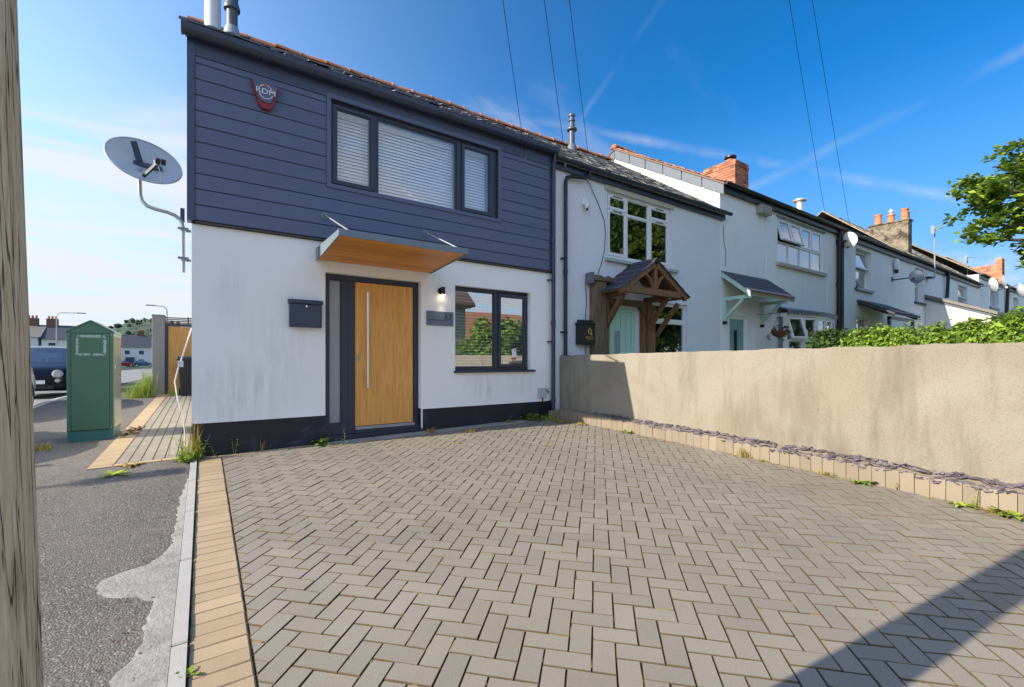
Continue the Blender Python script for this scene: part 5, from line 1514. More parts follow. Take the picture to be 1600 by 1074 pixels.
H4 = far_front('white painted terrace house with black lean to porch, third from the clad house', 17.402, 24.6, 5.36, [(18.75, 20.15, 3.63, 5.02, 'sash2')], [(18.78, 20.1, 1.2, 2.62, 'plain')], MAT['paintbrick'], MAT['slate_dark'], 7.5, seed=31)
H5 = far_front('long white terrace house with tan tiled roof behind the sunlit white extension', 24.602, 36.5, 5.38, [(25.15, 26.35, 3.6, 5.08, 'plain'), (32.1, 33.95, 3.7, 5.0, 'sash2')], [], MAT['paintbrick'], MAT['tile_tan'], 8.3, seed=32)
H6 = far_front('white terrace house with several dishes beneath the tall brick chimney', 36.502, 46, 6.0, [(39.3, 41.8, 4.35, 5.6, 'three')], [], MAT['paintbrick'], MAT['tile_tan'], 8.6, seed=33)
H7 = far_front('last white terrace house, farthest along the row at the right', 46.002, 62, 6.0, [(46.6, 48.4, 4.2, 5.5, 'plain'), (54, 56, 4.2, 5.5, 'plain')], [], MAT['paintbrick'], MAT['tile_tan'], 8.9, seed=34)
downpipe(H5, [(29.6, -0.15, 5.3), (29.6, -0.1, 4.1)], 0.07, MAT['black'])
downpipe(H6, [(43.6, -0.15, 5.9), (43.6, -0.1, 4.2)], 0.09, MAT['black'])
# big rendered chimney stack with three pots
ch4 = MB().box(25.02, 25.50, 0.18, 1.58, 5.2, 7.14).build('chimney', MAT['oldchim'], H4)
MB().box(24.98, 25.54, 0.14, 1.62, 7.142, 7.20).build('chimney_cap', MAT['oldchim'], ch4)
for (y, h_) in ((1.30, .47), (0.84, .36), (0.36, .50)):
    MB().lathe([(0.135, 0), (0.15, 0.03), (0.135, 0.06), (0.125, h_ - .08), (0.15, h_ - .06), (0.15, h_), (0.11, h_)], (25.26, y, 7.2), 14).build('chimney_pot', MAT['pot'], ch4, smooth=40)
MB().lathe([(0.06, 0), (0.06, .10), (0.12, .11), (0.12, .16), (0.05, .2), (0.05, .25)], (25.26, 0.84, 7.56), 12).build('flue_cowl', MAT['steel'], ch4, smooth=40)
# brick chimney far along
ch6 = MB().box(40.0, 40.7, -0.15, 0.95, 5.7, 6.93).box(40.0, 40.7, -0.40, -0.152, 5.7, 7.30).build('chimney', MAT['mortar'], H6)
mb = MB(); z = 5.75; j = 0
while z < 7.28:
    y = -0.40 - (0.11 if j % 2 else 0)
    ye = 0.95 if z < 6.88 else -0.15
    while y < ye:
        a, b = max(-0.41, y), min(ye + .01, y + .215)
        if b - a > .03: mb.box(39.985, 40.03, a, b, z, z + .065)
        y += .225
    x = 40.0 - (0.11 if j % 2 else 0)
    while x < 40.7:
        a, b = max(40.031, x), min(40.71, x + .215)
        if b - a > .03: mb.box(a, b, -0.415, -0.38, z, z + .065)
        x += .225
    z += .075; j += 1
tag(mb.build('bricks', MAT['brick'], ch6), kind='stuff')

# lean to porch of the fourth house
P4 = thing('lean_to_porch', 'black framed lean to porch with slate roof behind the hedge', 'porch', (20.8, 0, 2.0))
for x in (18.95, 21.35):
    MB().box(x - .05, x + .05, -0.92, -0.83, 0.0, 2.56).build('post', MAT['black'], P4)
    MB().beam((x, -0.003, 3.12), (x, -1.02, 2.60), 0.07, 0.12).build('barge_board', MAT['black'], P4)
MB().prism([(-0.003, 3.14), (-1.05, 2.61), (-1.05, 2.67), (-0.003, 3.21)], 'x', 18.85, 21.5).build('roof_deck', MAT['slate_dark'], P4)
mb = MB(); mb.beam((18.9, -0.88, 2.52), (21.4, -0.88, 2.52), .08, .1); mb.build('front_beam', MAT['black'], P4)
mb = MB()
for j in range(5):
    x = 18.82 - (.13 if j % 2 else 0)
    while x < 21.5:
        a, b = max(18.82, x), min(21.53, x + .254)
        t0, t1 = j / 5, min(1, (j + 1.25) / 5)
        if b - a > .03: mb.add([(a, -1.08 + 1.07 * t0, 2.665 + .55 * t0 + .024), (b, -1.08 + 1.07 * t0, 2.665 + .55 * t0 + .024), (b, -1.08 + 1.07 * t1, 2.665 + .55 * t1 + .008), (a, -1.08 + 1.07 * t1, 2.665 + .55 * t1 + .008), (a, -1.08 + 1.07 * t0, 2.665 + .55 * t0 + .008), (b, -1.08 + 1.07 * t0, 2.665 + .55 * t0 + .008)], [(0, 1, 2, 3), (4, 5, 1, 0)])
        x += .26
tag(mb.build('slates', MAT['slate_dark'], P4), kind='stuff')
for k in range(3): MB().tube([(18.97, -0.80, .6 + .45 * k), (18.97, -0.05, .6 + .45 * k)], .02, 6).build('side_rail', MAT['black'], P4)

# the white extension that catches the sun
EX = thing('extension', 'white lean to extension with a sunlit side wall beyond the hedge', 'extension', (31, -1, 0))
MB().prism([(-0.003, -0.2), (-2.05, -0.2), (-2.05, 3.02), (-0.003, 3.90)], 'x', 26.6, 26.8).build('side_wall', MAT['gablewhite'], EX)
MB().box(26.8, 36.2, -2.05, -1.9, -0.2, 3.0).build('front_wall', MAT['paintbrick'], EX)
MB().prism([(-0.003, 3.90), (-2.25, 2.935), (-2.25, 3.06), (-0.003, 4.03)], 'x', 26.45, 36.3).build('roof', MAT['slate_tan'], EX)
MB().prism([(-0.003, 3.80), (-2.27, 2.83), (-2.27, 2.93), (-0.003, 3.895)], 'x', 26.53, 26.598).build('verge_board', MAT['flash'], EX)
MB().box(26.5, 36.25, -2.36, -2.255, 2.93, 3.03).build('gutter', MAT['black'], EX)
MB().tube([(27.3, -2.13, 2.95), (27.3, -2.11, 0)], .06, 8).build('downpipe', MAT['black'], EX)

# small dishes, aerials, alarm
def small_dish(label, x, y, z, nrm, r=0.27, arm=(1, 0, 0), mat=None):
    t = thing('satellite_dish', label, 'satellite dish', (x, y, z), 'small satellite dishes on the terrace')
    nrm = Vector(nrm).normalized(); u = nrm.orthogonal().normalized(); v = nrm.cross(u)
    c_ = Vector((x, y, z)); vs = []; fs = []
    for i in range(4):
        rr_ = r * i / 3
        for k in range(18): vs.append(c_ + (u * cos(2 * pi * k / 18) + v * sin(2 * pi * k / 18)) * rr_ + nrm * (rr_ * rr_ * 0.55 / r * 0.6))
    for i in range(3):
        for k in range(18): fs.append((i * 18 + k, (i + 1) * 18 + k, (i + 1) * 18 + (k + 1) % 18, i * 18 + (k + 1) % 18))
    m_ = MB().add(vs, fs); n0 = len(vs)
    m_.add([w - nrm * .012 for w in vs], [tuple(reversed(f_)) for f_ in fs])
    m_.build('reflector', mat or MAT['meter'], t, smooth=60)
    b0 = c_ - nrm * .03; lo = c_ - Vector((0, 0, r * .9))
    MB().beam(lo, lo + nrm * r * 1.7 + Vector((0, 0, .05)), .035, .035).build('feed_arm', MAT['dishdark'], t)
    e_ = lo + nrm * r * 1.7 + Vector((0, 0, .09)); MB().box(e_.x - .05, e_.x + .05, e_.y - .05, e_.y + .05, e_.z - .06, e_.z + .03).build('receiver_head', MAT['meter'], t)
    MB().tube([b0, (x - .12, -0.12, z - .03), (x - .15, -0.02, z - .03)], .025, 6).box(x - .22, x - .1, -0.03, -0.003, z - .10, z + .08).build('wall_bracket', MAT['dishdark'], t)
    return t
small_dish('pale satellite dish beside the black pipes right of the bow window house', 17.30, -0.25, 4.99, (0.97, -0.05, 0.25), .26, mat=MAT['white'])
small_dish('dark edged dish on the white house in front of its narrow upper window', 22.5, -0.65, 4.28, (0.85, -0.35, 0.25), .26, mat=MAT['dishdark'])
small_dish('grey dish on the far terrace, left one of a close pair', 36.9, -0.4, 5.35, (0.55, -0.8, 0.2), .42)
small_dish('grey dish on the far terrace, upper one above the triple window', 39.9, -0.4, 5.8, (0.2, -0.95, 0.2), .45)
small_dish('grey dish on the far terrace, farthest one beside the black pipe', 45.3, -0.4, 5.75, (0.5, -0.8, 0.2), .45)
al = thing('alarm_box', 'white bell box on the white terrace wall between two upper windows', 'alarm box', (22.5, 0, 4.6))
MB().lathe([(0.10, 0), (0.16, .10), (0.17, .30), (0.12, .42)], (22.55, -0.09, 4.66), 14, 1, .5).build('box_cover', MAT['white'], al, smooth=40)
MB().lathe([(0.06, -.14), (0.10, -.12), (0.12, 0)], (22.55, -0.09, 4.655), 14, 1, .6).build('lower_lens', MAT['black'], al, smooth=40)
def aerial(label, x, y, z0, z1, L=1.2, dirv=(0.9, -0.3, 0.18), mat=None):
    t = thing('tv_aerial', label, 'aerial', (x, y, z0))
    MB().tube([(x, y, z0), (x, y, z1)], .028, 8).build('mast', mat or MAT['alu'], t)
    d_ = Vector(dirv).normalized(); a = Vector((x, y, z1 - .05)) - d_ * .25; b = a + d_ * L
    MB().tube([a, b], .018, 6).build('boom', MAT['galv'], t)
    s_ = d_.cross(Vector((0, 0, 1))).normalized()
    mb = MB()
    for i in range(9):
        p_ = a + d_ * (L * (i + .5) / 9); w = .16 - .008 * i
        mb.tube([p_ - s_ * w, p_ + s_ * w], .008, 4)
    mb.build('elements', MAT['galv'], t)
    up = Vector((0, 0, 1))
    MB().beam(a - up * .18, a + up * .18, .12, .01).build('reflector', MAT['galv'], t)
    return t
aerial('tall pale tv aerial mast standing at the gutter right of the rendered chimney', 26.9, -0.25, 4.75, 7.0, 1.7, (0.93, -0.05, 0.32))
aerial('small tv aerial on the rendered chimney with three pots', 25.6, 0.30, 6.9, 7.65, 1.1, (0.9, -0.1, 0.25))
aerial('tv aerial on the ridge left of the far brick chimney', 37.3, 0.6, 5.9, 7.2, 1.5, (0.95, -0.1, 0.12))
MB_ = MB().box(26.5, 27.0, -0.24, -0.003, 4.74, 4.80)
tag(MB_.build('aerial_bracket', MAT['black'], bpy.data.objects.get('tv_aerial')), None)
# ------------------------------------------------------------------ boundary wall, kerb blocks, slate chippings
WY0 = -8.8
def wall_x(y): return 5.272 + 0.030 * (-y)
def wall_top(y): return 1.178 + 0.0125 * (-y) - (0.0 if y < -0.35 else 0.0)
mb = MB(); n = 90; vs = []; rg = random.Random(2)
for i in range(n + 1):
    y = -0.012 + (WY0 + 0.012) * i / n
    zt = wall_top(y) + noise.noise(Vector((y * 2.3, 0, 0))) * 0.016 + noise.noise(Vector((y * 9, 3, 0))) * 0.008 + rg.gauss(0, .003)
    xo = noise.noise(Vector((y * 1.1, 5, 0))) * 0.008
    zb_ = gz(5.3, y) - 0.3
    xw = wall_x(y)
    vs += [(xw + xo, y, zb_), (xw + xo, y, zt - .025), (xw + .02 + xo, y, zt), (xw + .22, y, zt + .004), (xw + .245, y, zt - .02), (xw + .245, y, zb_)]
fs = []
for i in range(n):
    for k in range(5): fs.append((i * 6 + k, (i + 1) * 6 + k, (i + 1) * 6 + k + 1, i * 6 + k + 1))
fs.append(tuple(range(6))); fs.append(tuple(reversed(range(n * 6, n * 6 + 6))))
W = tag(mb.add(vs, fs).build('boundary_wall', MAT['wall'], smooth=50), 'long tan roughcast boundary wall along the right of the block paving', 'wall')

def soil_z(y, at_wall): return gz(5.2, y) + 0.146 + 0.012 * min(1, -y / 3) + ((0.008 + 0.042 * min(1, -y / 4)) if at_wall else 0)
KB = thing('kerb_edging', 'low row of upright buff kerb blocks in front of the roughcast wall', 'kerb', (5.15, -3, 0))
y = -0.24; k = 0
while y > -7.6:
    w = 0.1035
    x0, x1 = edge_x(y) + 0.003, edge_x(y - w) + 0.003
    top = gz(5.2, y) + 0.150 + 0.012 * min(1, -y / 3) + prng.gauss(0, .002)
    if y < -4.4: top += 0.004
    mb = MB(); g = 0.0022; lean = prng.gauss(0, .003)
    a = (x0, y - g); b = (x1, y - w + g)
    def P_(p, dx, z): return (p[0] + dx, p[1], z)
    zb_ = gz(5.2, y) - .05; c_ = .005
    mb.add([P_(a, 0, zb_), P_(b, 0, zb_), P_(b, .06, zb_), P_(a, .06, zb_), P_(a, lean, top - c_), P_(b, lean, top - c_), P_(b, .06 + lean, top - c_), P_(a, .06 + lean, top - c_),
            (a[0] + c_ + lean, a[1] - c_, top), (b[0] + c_ + lean, b[1] + c_, top), (b[0] + .055 + lean, b[1] + c_, top), (a[0] + .055 + lean, a[1] - c_, top)],
           [(0, 4, 5, 1), (1, 5, 6, 2), (2, 6, 7, 3), (3, 7, 4, 0), (4, 8, 9, 5), (5, 9, 10, 6), (6, 10, 11, 7), (7, 11, 8, 4), (8, 11, 10, 9)])
    mb.build('kerb_block', MAT['kerbblock'], KB)
    y -= w
# the return of the kerb at the wall end
for i in range(2):
    x = 4.88 + i * .104
    MB().box(x, x + .10, -0.235, -0.18, -0.05, 0.232).build('kerb_block', MAT['kerbblock'], KB)
tag(MB().add([(edge_x(yy) + dx, yy, soil_z(yy, dx > .06)) for yy in lin(-0.2, -7.6, 30) for dx in (0.05, wall_x(yy) - edge_x(yy) + .01)], [(2 * i, 2 * i + 1, 2 * i + 3, 2 * i + 2) for i in range(30)]).build('soil_bed', MAT['soil'], org=(0, 0, 0)), kind='structure')
rg = random.Random(8); mb = MB()
for i in range(620):
    y = rg.uniform(-7.4, -0.9)
    dens = min(1.0, max(0.0, (-y - 0.7) / 1.4))
    if rg.random() > dens: continue
    row = rg.random()
    x = (edge_x(y) + 0.015 + abs(rg.gauss(0, .022))) if row < 0.45 else (wall_x(y) - 0.012 - abs(rg.gauss(0, .022)))
    L_, w_, h_ = rg.uniform(.018, .058), rg.uniform(.012, .034), rg.uniform(.003, .008)
    u_ = (x - edge_x(y) - .05) / (wall_x(y) - edge_x(y) - .05); base = soil_z(y, False) + (soil_z(y, True) - soil_z(y, False)) * u_ + rg.uniform(.002, .020)
    r = Matrix.Rotation(rg.uniform(-1.1, 1.1) + pi / 2, 3, 'Z') @ Matrix.Rotation(rg.gauss(0, .26), 3, 'X') @ Matrix.Rotation(rg.gauss(0, .22), 3, 'Y')
    q = []
    for (a, b) in ((-1, -.5), (-.4, -1), (.7, -.8), (1, .2), (.3, 1), (-.8, .7)):
        q.append((a * L_ * rg.uniform(.8, 1.1), b * w_ * rg.uniform(.8, 1.1)))
    c_ = Vector((x, y, base))
    top_ = [c_ + r @ Vector((a, b, h_)) for a, b in q]; bot = [c_ + r @ Vector((a * 1.05, b * 1.05, -h_)) for a, b in q]
    mb.add(top_ + bot, [tuple(range(6))] + [(6 + i2, 6 + (i2 + 1) % 6, (i2 + 1) % 6, i2) for i2 in range(6)])
tag(mb.build('slate_chippings', MAT['slatechip'], org=(0, 0, 0)), 'plum slate chippings scattered behind the buff kerb blocks', 'chippings', kind='stuff')

# ------------------------------------------------------------------ telegraph pole and its wires
PB = Vector((-0.35, -5.15, gz(-0.35, -5.15) - 0.1))
PL = thing('telegraph_pole', 'grey weathered timber telegraph pole standing close at the left edge', 'telegraph pole', PB)
mb = MB(); NS = 40; vs = []; fs = []; zs_ = [0, .3] + lin(.5, 3.2, 54) + lin(3.5, 9.6, 10); rows = len(zs_)
lv = Vector((-0.825, 0.565, 0))
def paxis(z):
    k = min(z, 2.6)
    b = PB + lv * (0.030 * (k - 1.2)) + Vector((0, 0, z))
    if z > 2.6: b += Vector((0.036, 0.006, 0)) * (z - 2.6)
    return b
for z in zs_:
    c_ = paxis(z); r0 = 0.128 - 0.005 * z
    for k in range(NS):
        a = 2 * pi * k / NS
        g = noise.noise(Vector((cos(a) * 4.2, sin(a) * 4.2, z * .35))) * .0055 + noise.noise(Vector((cos(a) * 13, sin(a) * 13, z * .5 + 3))) * .0028
        ck = -0.010 if abs(((a * 5 / pi + 0.35 * sin(z * .7)) % 2.5) - 0.5) < .045 else 0
        vs.append((c_.x + (r0 + g + ck) * cos(a), c_.y + (r0 + g + ck) * sin(a), c_.z))
for i in range(rows - 1):
    for k in range(NS):
        fs.append((i * NS + k, i * NS + (k + 1) % NS, (i + 1) * NS + (k + 1) % NS, (i + 1) * NS + k))
fs.append(tuple(range((rows - 1) * NS, rows * NS)))
mb.add(vs, fs).build('timber_shaft', MAT['pole'], PL, smooth=50)
top = paxis(9.3)
MB().box(top.x - .45, top.x + .45, top.y - .05, top.y + .05, top.z - .05, top.z + .05).build('cross_arm', MAT['oldtimber'], PL)
for i, (a, lab) in enumerate(zip([(4.474, -.06, 4.52), (5.307, -.14, 4.60), (5.884, -.14, 4.68), (15.914, -.17, 5.43), (17.785, -.17, 5.41)],
        ['thin overhead wire ending on the boards of the clad house', 'thin overhead wire ending at the gutter above the grey downpipe', 'thin overhead wire ending at the gutter above the swan neck pipe', 'thin overhead wire ending above the bow window house, left of two', 'thin overhead wire ending above the black pipes, right of two'])):
    A = Vector(a); B = top + Vector((-.35 + .175 * i, 0, .08))
    pts = []
    for k in range(25):
        t = k / 24
        pts.append(A.lerp(B, t) - Vector((0, 0, 4 * 0.10 * t * (1 - t))))
    w = thing('overhead_wire', lab, 'wire', A, 'overhead wires from the pole to the terrace')
    MB().tube(pts, 0.0048, 5).build('wire', MAT['cable'], w, smooth=60)
    if i < 3: MB().tube([A + Vector((0, .0, .03)), A - Vector((0, -.02, .07))], .014, 6).build('wall_eye', MAT['galv'], w)

# ------------------------------------------------------------------ street cabinet
CB = thing('street_cabinet', 'green street cabinet with pitched top standing on the pavement', 'cabinet', (-1.23, 2.3, 0.03))
x0, x1, y0, y1 = -1.468, -1.004, 1.93, 2.62
zb_ = -0.02; ze = 1.475; za = 1.625; xm = (x0 + x1) / 2
MB().box(x0 + .006, x1 - .006, y0 + .008, y1 - .008, zb_, 0.155).build('plinth', MAT['cabbase'], CB)
MB().prism([(x0, 0.157), (x1, 0.157), (x1, ze), (xm, za - .012), (x0, ze)], 'y', y0 + .004, y1).build('housing', MAT['cabgreen'], CB, bevel=0.004)
MB().prism([(x0 - .012, ze - .012), (x0 - .012, ze + .006), (xm, za + .008), (x1 + .012, ze + .006), (x1 + .012, ze - .012), (xm, za - .010)], 'y', y0 - .012, y1 + .012).build('roof', MAT['cabgreen'], CB, bevel=0.003)
MB().box(x0 + .046, x1 - .046, y0 - .007, y0 + .0035, 0.168, 1.452).build('door', MAT['cabgreen'], CB, bevel=0.003)
MB().ring(x0 + .041, x1 - .041, 0.163, 1.457, .004, y0 + .0005, y0 + .0035).build('door_gap', MAT['recess'], CB)
gl = MB(); rg = random.Random(3)
def scuff(xa, xb, z0, z1):
    L_ = max(xb - xa, z1 - z0); hor = (xb - xa) > (z1 - z0); n = 26
    for i in range(n):
        t0, t1 = i / n, (i + 1) / n
        k = rg.uniform(.55, 1.0); o = rg.uniform(-.15, .15)
        if rg.random() < .12: continue
        if hor:
            m_ = (z0 + z1) / 2; h_ = (z1 - z0) / 2 * k
            gl.box(xa + (xb - xa) * t0, xa + (xb - xa) * t1, y0 - .0082, y0 - .0070, m_ - h_ + o * h_, m_ + h_ + o * h_)
        else:
            m_ = (xa + xb) / 2; h_ = (xb - xa) / 2 * k
            gl.box(m_ - h_ + o * h_, m_ + h_ + o * h_, y0 - .0082, y0 - .0070, z0 + (z1 - z0) * t0, z0 + (z1 - z0) * t1)
scuff(x0 + .105, x1 - .075, 1.395, 1.435); scuff(x0 + .115, x1 - .085, 1.155, 1.19); scuff(x0 + .085, x0 + .118, 1.17, 1.40); scuff(x1 - .108, x1 - .072, 1.16, 1.41)
tag(gl.build('sticker_residue', MAT['glue'], CB), kind='stuff')
for (x, z) in ((x0 + .02, .19), (x0 + .02, 1.44), (x1 - .02, 1.44), (x1 - .02, .19)): MB().tube([(x, y0 + .003, z), (x, y0 - .004, z)], .007, 8).build('screw', MAT['alu'], CB)
MB().box(x1 + .0005, x1 + .012, y0 + .05, y0 + .075, 0.98, 1.04).build('latch', MAT['alu'], CB)
MB().box(x1 + .0005, x1 + .003, y0 + .03, y1 - .03, 0.175, 1.42).build('side_door', simple('weathered gloss side panel', (0.10, 0.13, 0.085), 0.16, var=0.2, vs=4, spec=0.8), CB)

# ------------------------------------------------------------------ side gate, pillar, bin
PI_ = MB().box(-1.105, -0.835, 8.85, 9.12, 0.0, 2.255).prism([(-1.12, 2.256), (-0.82, 2.256), (-0.84, 2.30), (-1.10, 2.30)], 'y', 8.84, 9.13)
tag(PI_.build('gate_pillar', MAT['concrete'], bevel=0.01), 'square grey concrete gate pillar beside the orange gate', 'pillar')
G = thing('side_gate', 'orange timber effect gate in a dark frame with slatted trellis above', 'gate', (-0.3, 9.0, 0.2))
MB().box(-0.832, -0.765, 8.93, 9.0, 0.14, 2.005).box(-0.832, 0.6, 8.93, 9.0, 2.007, 2.075).box(0.53, 0.6, 8.93, 9.0, 0.14, 2.005).build('gate_frame', MAT['slatbrown'] if False else MAT['anthracite'], G)
for i in range(9):
    x = -0.760 + i * 0.1425
    MB().box(x, x + .1395, 8.95, 8.98, 0.17, 2.0).build('gate_board', MAT['oak'], G)
for i in range(4):
    MB().box(-0.832, 0.6, 8.955, 8.98, 2.085 + i * .045, 2.085 + i * .045 + .028).build('trellis_slat', MAT['slatbrown'], G)
for x in (-0.35, 0.2): MB().box(x, x + .03, 8.982, 9.0, 2.08, 2.27).build('trellis_post', MAT['slatbrown'], G)
BN = thing('wheelie_bin', 'black wheelie bin in front of the orange gate at the gable corner', 'bin', (-0.26, 8.35, 0.16))
zb_ = 0.17
MB().add([(-.47, 8.15, zb_), (-.05, 8.15, zb_), (-.05, 8.62, zb_), (-.47, 8.62, zb_), (-.53, 8.07, zb_ + .93), (.01, 8.07, zb_ + .93), (.01, 8.68, zb_ + .93), (-.53, 8.68, zb_ + .93)], [(0, 1, 5, 4), (1, 2, 6, 5), (2, 3, 7, 6), (3, 0, 4, 7), (3, 2, 1, 0)]).build('bin_body', MAT['bin'], BN, bevel=.012)
MB().box(-.555, .035, 8.04, 8.70, zb_ + .925, zb_ + .965).prism([(8.05, zb_ + .967), (8.69, zb_ + .967), (8.66, zb_ + 1.03), (8.12, zb_ + 1.01)], 'x', -.55, .03).build('lid', MAT['bin'], BN, bevel=.012)
MB().tube([(-.5, 8.72, zb_ + .98), (-.02, 8.72, zb_ + .98)], .018, 8).build('handle', MAT['bin'], BN)
for x in (-.50, -.02): MB().tube([(x - .025, 8.62, zb_ + .10), (x + .025, 8.62, zb_ + .10)], .10, 14).build('wheel', MAT['tyre'], BN)

# ------------------------------------------------------------------ cars
def car(label, loc, rot, paint, kind='small', L=3.6, W=0.81, H=1.49, detail=True, group='cars parked along the side street'):
    t = thing('parked_car', label, 'car', (0, 0, 0), group)
    k = L / 3.6; h = H / 1.49; w = W / .81
    if kind == 'small':
        S = [(0.00, .32, .60, .62, .50, .56, .50, .40), (.05, .24, .70, .73, .62, .68, .62, .50), (.22, .20, .80, .845, .74, .78, .70, .60), (.85, .20, .93, .98, .78, .81, .77, .66), (1.38, .20, .95, 1.41, .78, .815, .78, .57), (2.0, .20, .96, 1.48, .78, .815, .78, .58), (2.75, .20, .97, 1.46, .78, .815, .78, .57), (3.25, .22, .97, 1.28, .77, .81, .77, .58), (3.50, .26, .88, .93, .72, .77, .72, .62), (3.58, .30, .72, .75, .66, .70, .64, .54), (3.60, .36, .60, .62, .58, .62, .56, .46)]
    else:
        S = [(0.00, .32, .56, .58, .56, .62, .56, .46), (.05, .22, .66, .69, .68, .73, .68, .56), (.25, .18, .76, .80, .76, .79, .73, .62), (.95, .18, .90, .94, .78, .81, .77, .66), (1.55, .18, .94, 1.38, .78, .815, .77, .55), (2.0, .18, .95, 1.46, .78, .815, .77, .56), (2.7, .18, .97, 1.44, .78, .815, .77, .55), (3.2, .20, .98, 1.32, .77, .81, .76, .55), (3.48, .24, .92, .96, .74, .78, .72, .60), (3.58, .28, .72, .75, .68, .72, .66, .54), (3.60, .36, .60, .62, .60, .64, .58, .48)]
    rows = []
    for (y, zl, zbt, zt, a, b, c_, d_) in S:
        y *= k; zl *= h; zbt *= h; zt *= h
        half = [(0, zl), (a * w, zl), (b * w, (zl + zbt) / 2), (c_ * w, zbt), (d_ * w, zt - .015), (d_ * w * .6, zt), (0, zt + .01)]
        full = half + [(-x, z) for x, z in reversed(half[1:-1])]
        rows.append([(x, y, z) for x, z in full])
    m = len(rows[0]); body = MB(); ws = MB(); sw = [MB(), MB()]; rw = MB()
    flat = [p for r in rows for p in r]
    body.v = list(flat)
    for i in range(len(rows) - 1):
        for j in range(m):
            f_ = (i * m + j, i * m + (j + 1) % m, (i + 1) * m + (j + 1) % m, (i + 1) * m + j)
            seg = j if j < 6 else m - 1 - j
            if i == 3 and seg in (4, 5): ws.add([flat[q] for q in f_], [(0, 1, 2, 3)])
            elif i == 7 and seg in (4, 5): rw.add([flat[q] for q in f_], [(0, 1, 2, 3)])
            elif i in (3, 4, 5, 6, 7) and seg == 3: sw[0 if j < 6 else 1].add([flat[q] for q in f_], [(0, 1, 2, 3)])
            else: body.f.append(f_); body.m.append(0)
    body.f.append(tuple(range(m))); body.m.append(0); body.f.append(tuple(reversed(range((len(rows) - 1) * m, len(rows) * m)))); body.m.append(0)
    bo = body.build('body', paint, t, smooth=45)
    ws.build('windscreen', MAT['carglass'], t); [q.build('side_window', MAT['carglass'], t) for q in sw]; rw.build('rear_window', MAT['carglass'], t)
    MB().box(-.62 * w, .62 * w, .9 * k, 3.2 * k, .45, .7).build('cabin_floor', MAT['black'], t)
    for xs in (-.36, .36): MB().box(xs - .22, xs + .22, 1.85 * k, 2.0 * k, .6, 1.12 * h).box(xs - .12, xs + .12, 1.87 * k, 1.97 * k, 1.121 * h, 1.30 * h).build('seat', MAT['black'], t)
    for yy in (.62 * k, 2.95 * k):
        for s_ in (-1, 1):
            x = s_ * .80 * w
            ty = MB().tube([(x - s_ * .16, yy, .30), (x + s_ * .012, yy, .30), (x + s_ * .022, yy, .30)], [.30, .30, .27], 20).build('wheel', MAT['tyre'], t, smooth=40)
            MB().tube([(x + s_ * .0225, yy, .30), (x + s_ * .032, yy, .30)], [.20, .17], 16).build('rim', MAT['chrome'], ty, smooth=30)
            mb = MB(); n = 12
            for q in range(n):
                a0 = pi * q / n; a1 = pi * (q + 1) / n
                mb.prism([(yy + .345 * cos(a0), .30 + .345 * sin(a0)), (yy + .345 * cos(a1), .30 + .345 * sin(a1)), (yy + .30 * cos(a1), .30 + .30 * sin(a1)), (yy + .30 * cos(a0), .30 + .30 * sin(a0))], 'x', x - .05, x + s_ * .018 + .001 * s_)
            mb.build('wheel_arch', MAT['black'], t)
    if detail:
        for s_ in (-1, 1):
            c_ = Vector((s_ * .50 * w, .040 * k, .68 * h))
            if kind == 'small':
                hl = MB().lathe([(.115, -.06), (.115, 0), (.105, .025), (.06, .045), (.02, .05)], (0, 0, 0), 18).build('headlight', MAT['headlight'], t, smooth=40)
                hl.location = c_ + Vector((0, -.03, 0)); hl.rotation_euler = (R(70), 0, s_ * R(18))
                fl = MB().lathe([(.062, -.05), (.062, 0), (.05, .02), (.02, .03)], (0, 0, 0), 14).build('fog_light', MAT['headlight'], t, smooth=40)
                fl.location = Vector((s_ * .50 * w, .005 * k, .49 * h)); fl.rotation_euler = (R(80), 0, s_ * R(18))
            else:
                MB().obox(c_ + Vector((0, .02, -.02)), (.15, s_ * .07, 0), (0, .05, .01), (0, .02, .06)).build('headlight', MAT['headlight'], t, bevel=.02)
            MB().obox((s_ * .89 * w, 1.12 * k, 1.0 * h), (.09, 0, 0), (0, .04, 0), (0, 0, .065)).build('wing_mirror', paint, t, bevel=.02)
            MB().obox((s_ * .66 * w, 3.50 * k, .80 * h), (.07, 0, 0), (0, .03, 0), (0, 0, .12)).build('tail_light', MAT['carred'], t, bevel=.015)
        MB().box(-.25, .25, -.008, .02, .40 * h, .50 * h).build('number_plate', MAT['white'], t)
        MB().box(-.42 * w, .42 * w, -.004, .03, .26 * h, .36 * h).build('grille', MAT['black'], t)
        MB().tube([(-.05, .10 * k, .735 * h), (-.22 * w, .11 * k, .725 * h)], .008, 5).tube([(.05, .10 * k, .735 * h), (.22 * w, .11 * k, .725 * h)], .008, 5).build('bonnet_trim', MAT['chrome'], t)
        for xs in (-.32, .10): MB().tube([(xs, .93 * k, 1.0 * h), (xs + .34, 1.02 * k, 1.075 * h)], .008, 4).build('wiper', MAT['black'], t)
    t.location = loc; t.rotation_euler = (0, 0, rot)
    return t
def rz(x, y): return gz(x, y) - 0.095
car('dark navy small car with round headlights parked nose on behind the green cabinet', (-3.80, 11.1, rz(-3.9, 11.1)), 0, MAT['carnavy'])
car('white hatchback at the kerb, mostly hidden by the telegraph pole', (-3.98, 4.5, rz(-4, 6)), 0, MAT['carwhite'], 'hatch', 4.2, .84, 1.50)
car('grey car parked nearest along the kerb, outside the left of the picture', (-4.0, -0.55, rz(-4, 1.5)), 0, MAT['cargrey'], 'hatch', 4.1, .84, 1.50)
car('dark blue car parked up the side street, its corner showing right of the green cabinet', (-3.96, 16.0, rz(-4, 17)), 0, MAT['carnavy'], 'hatch', 4.2, .84, 1.48)
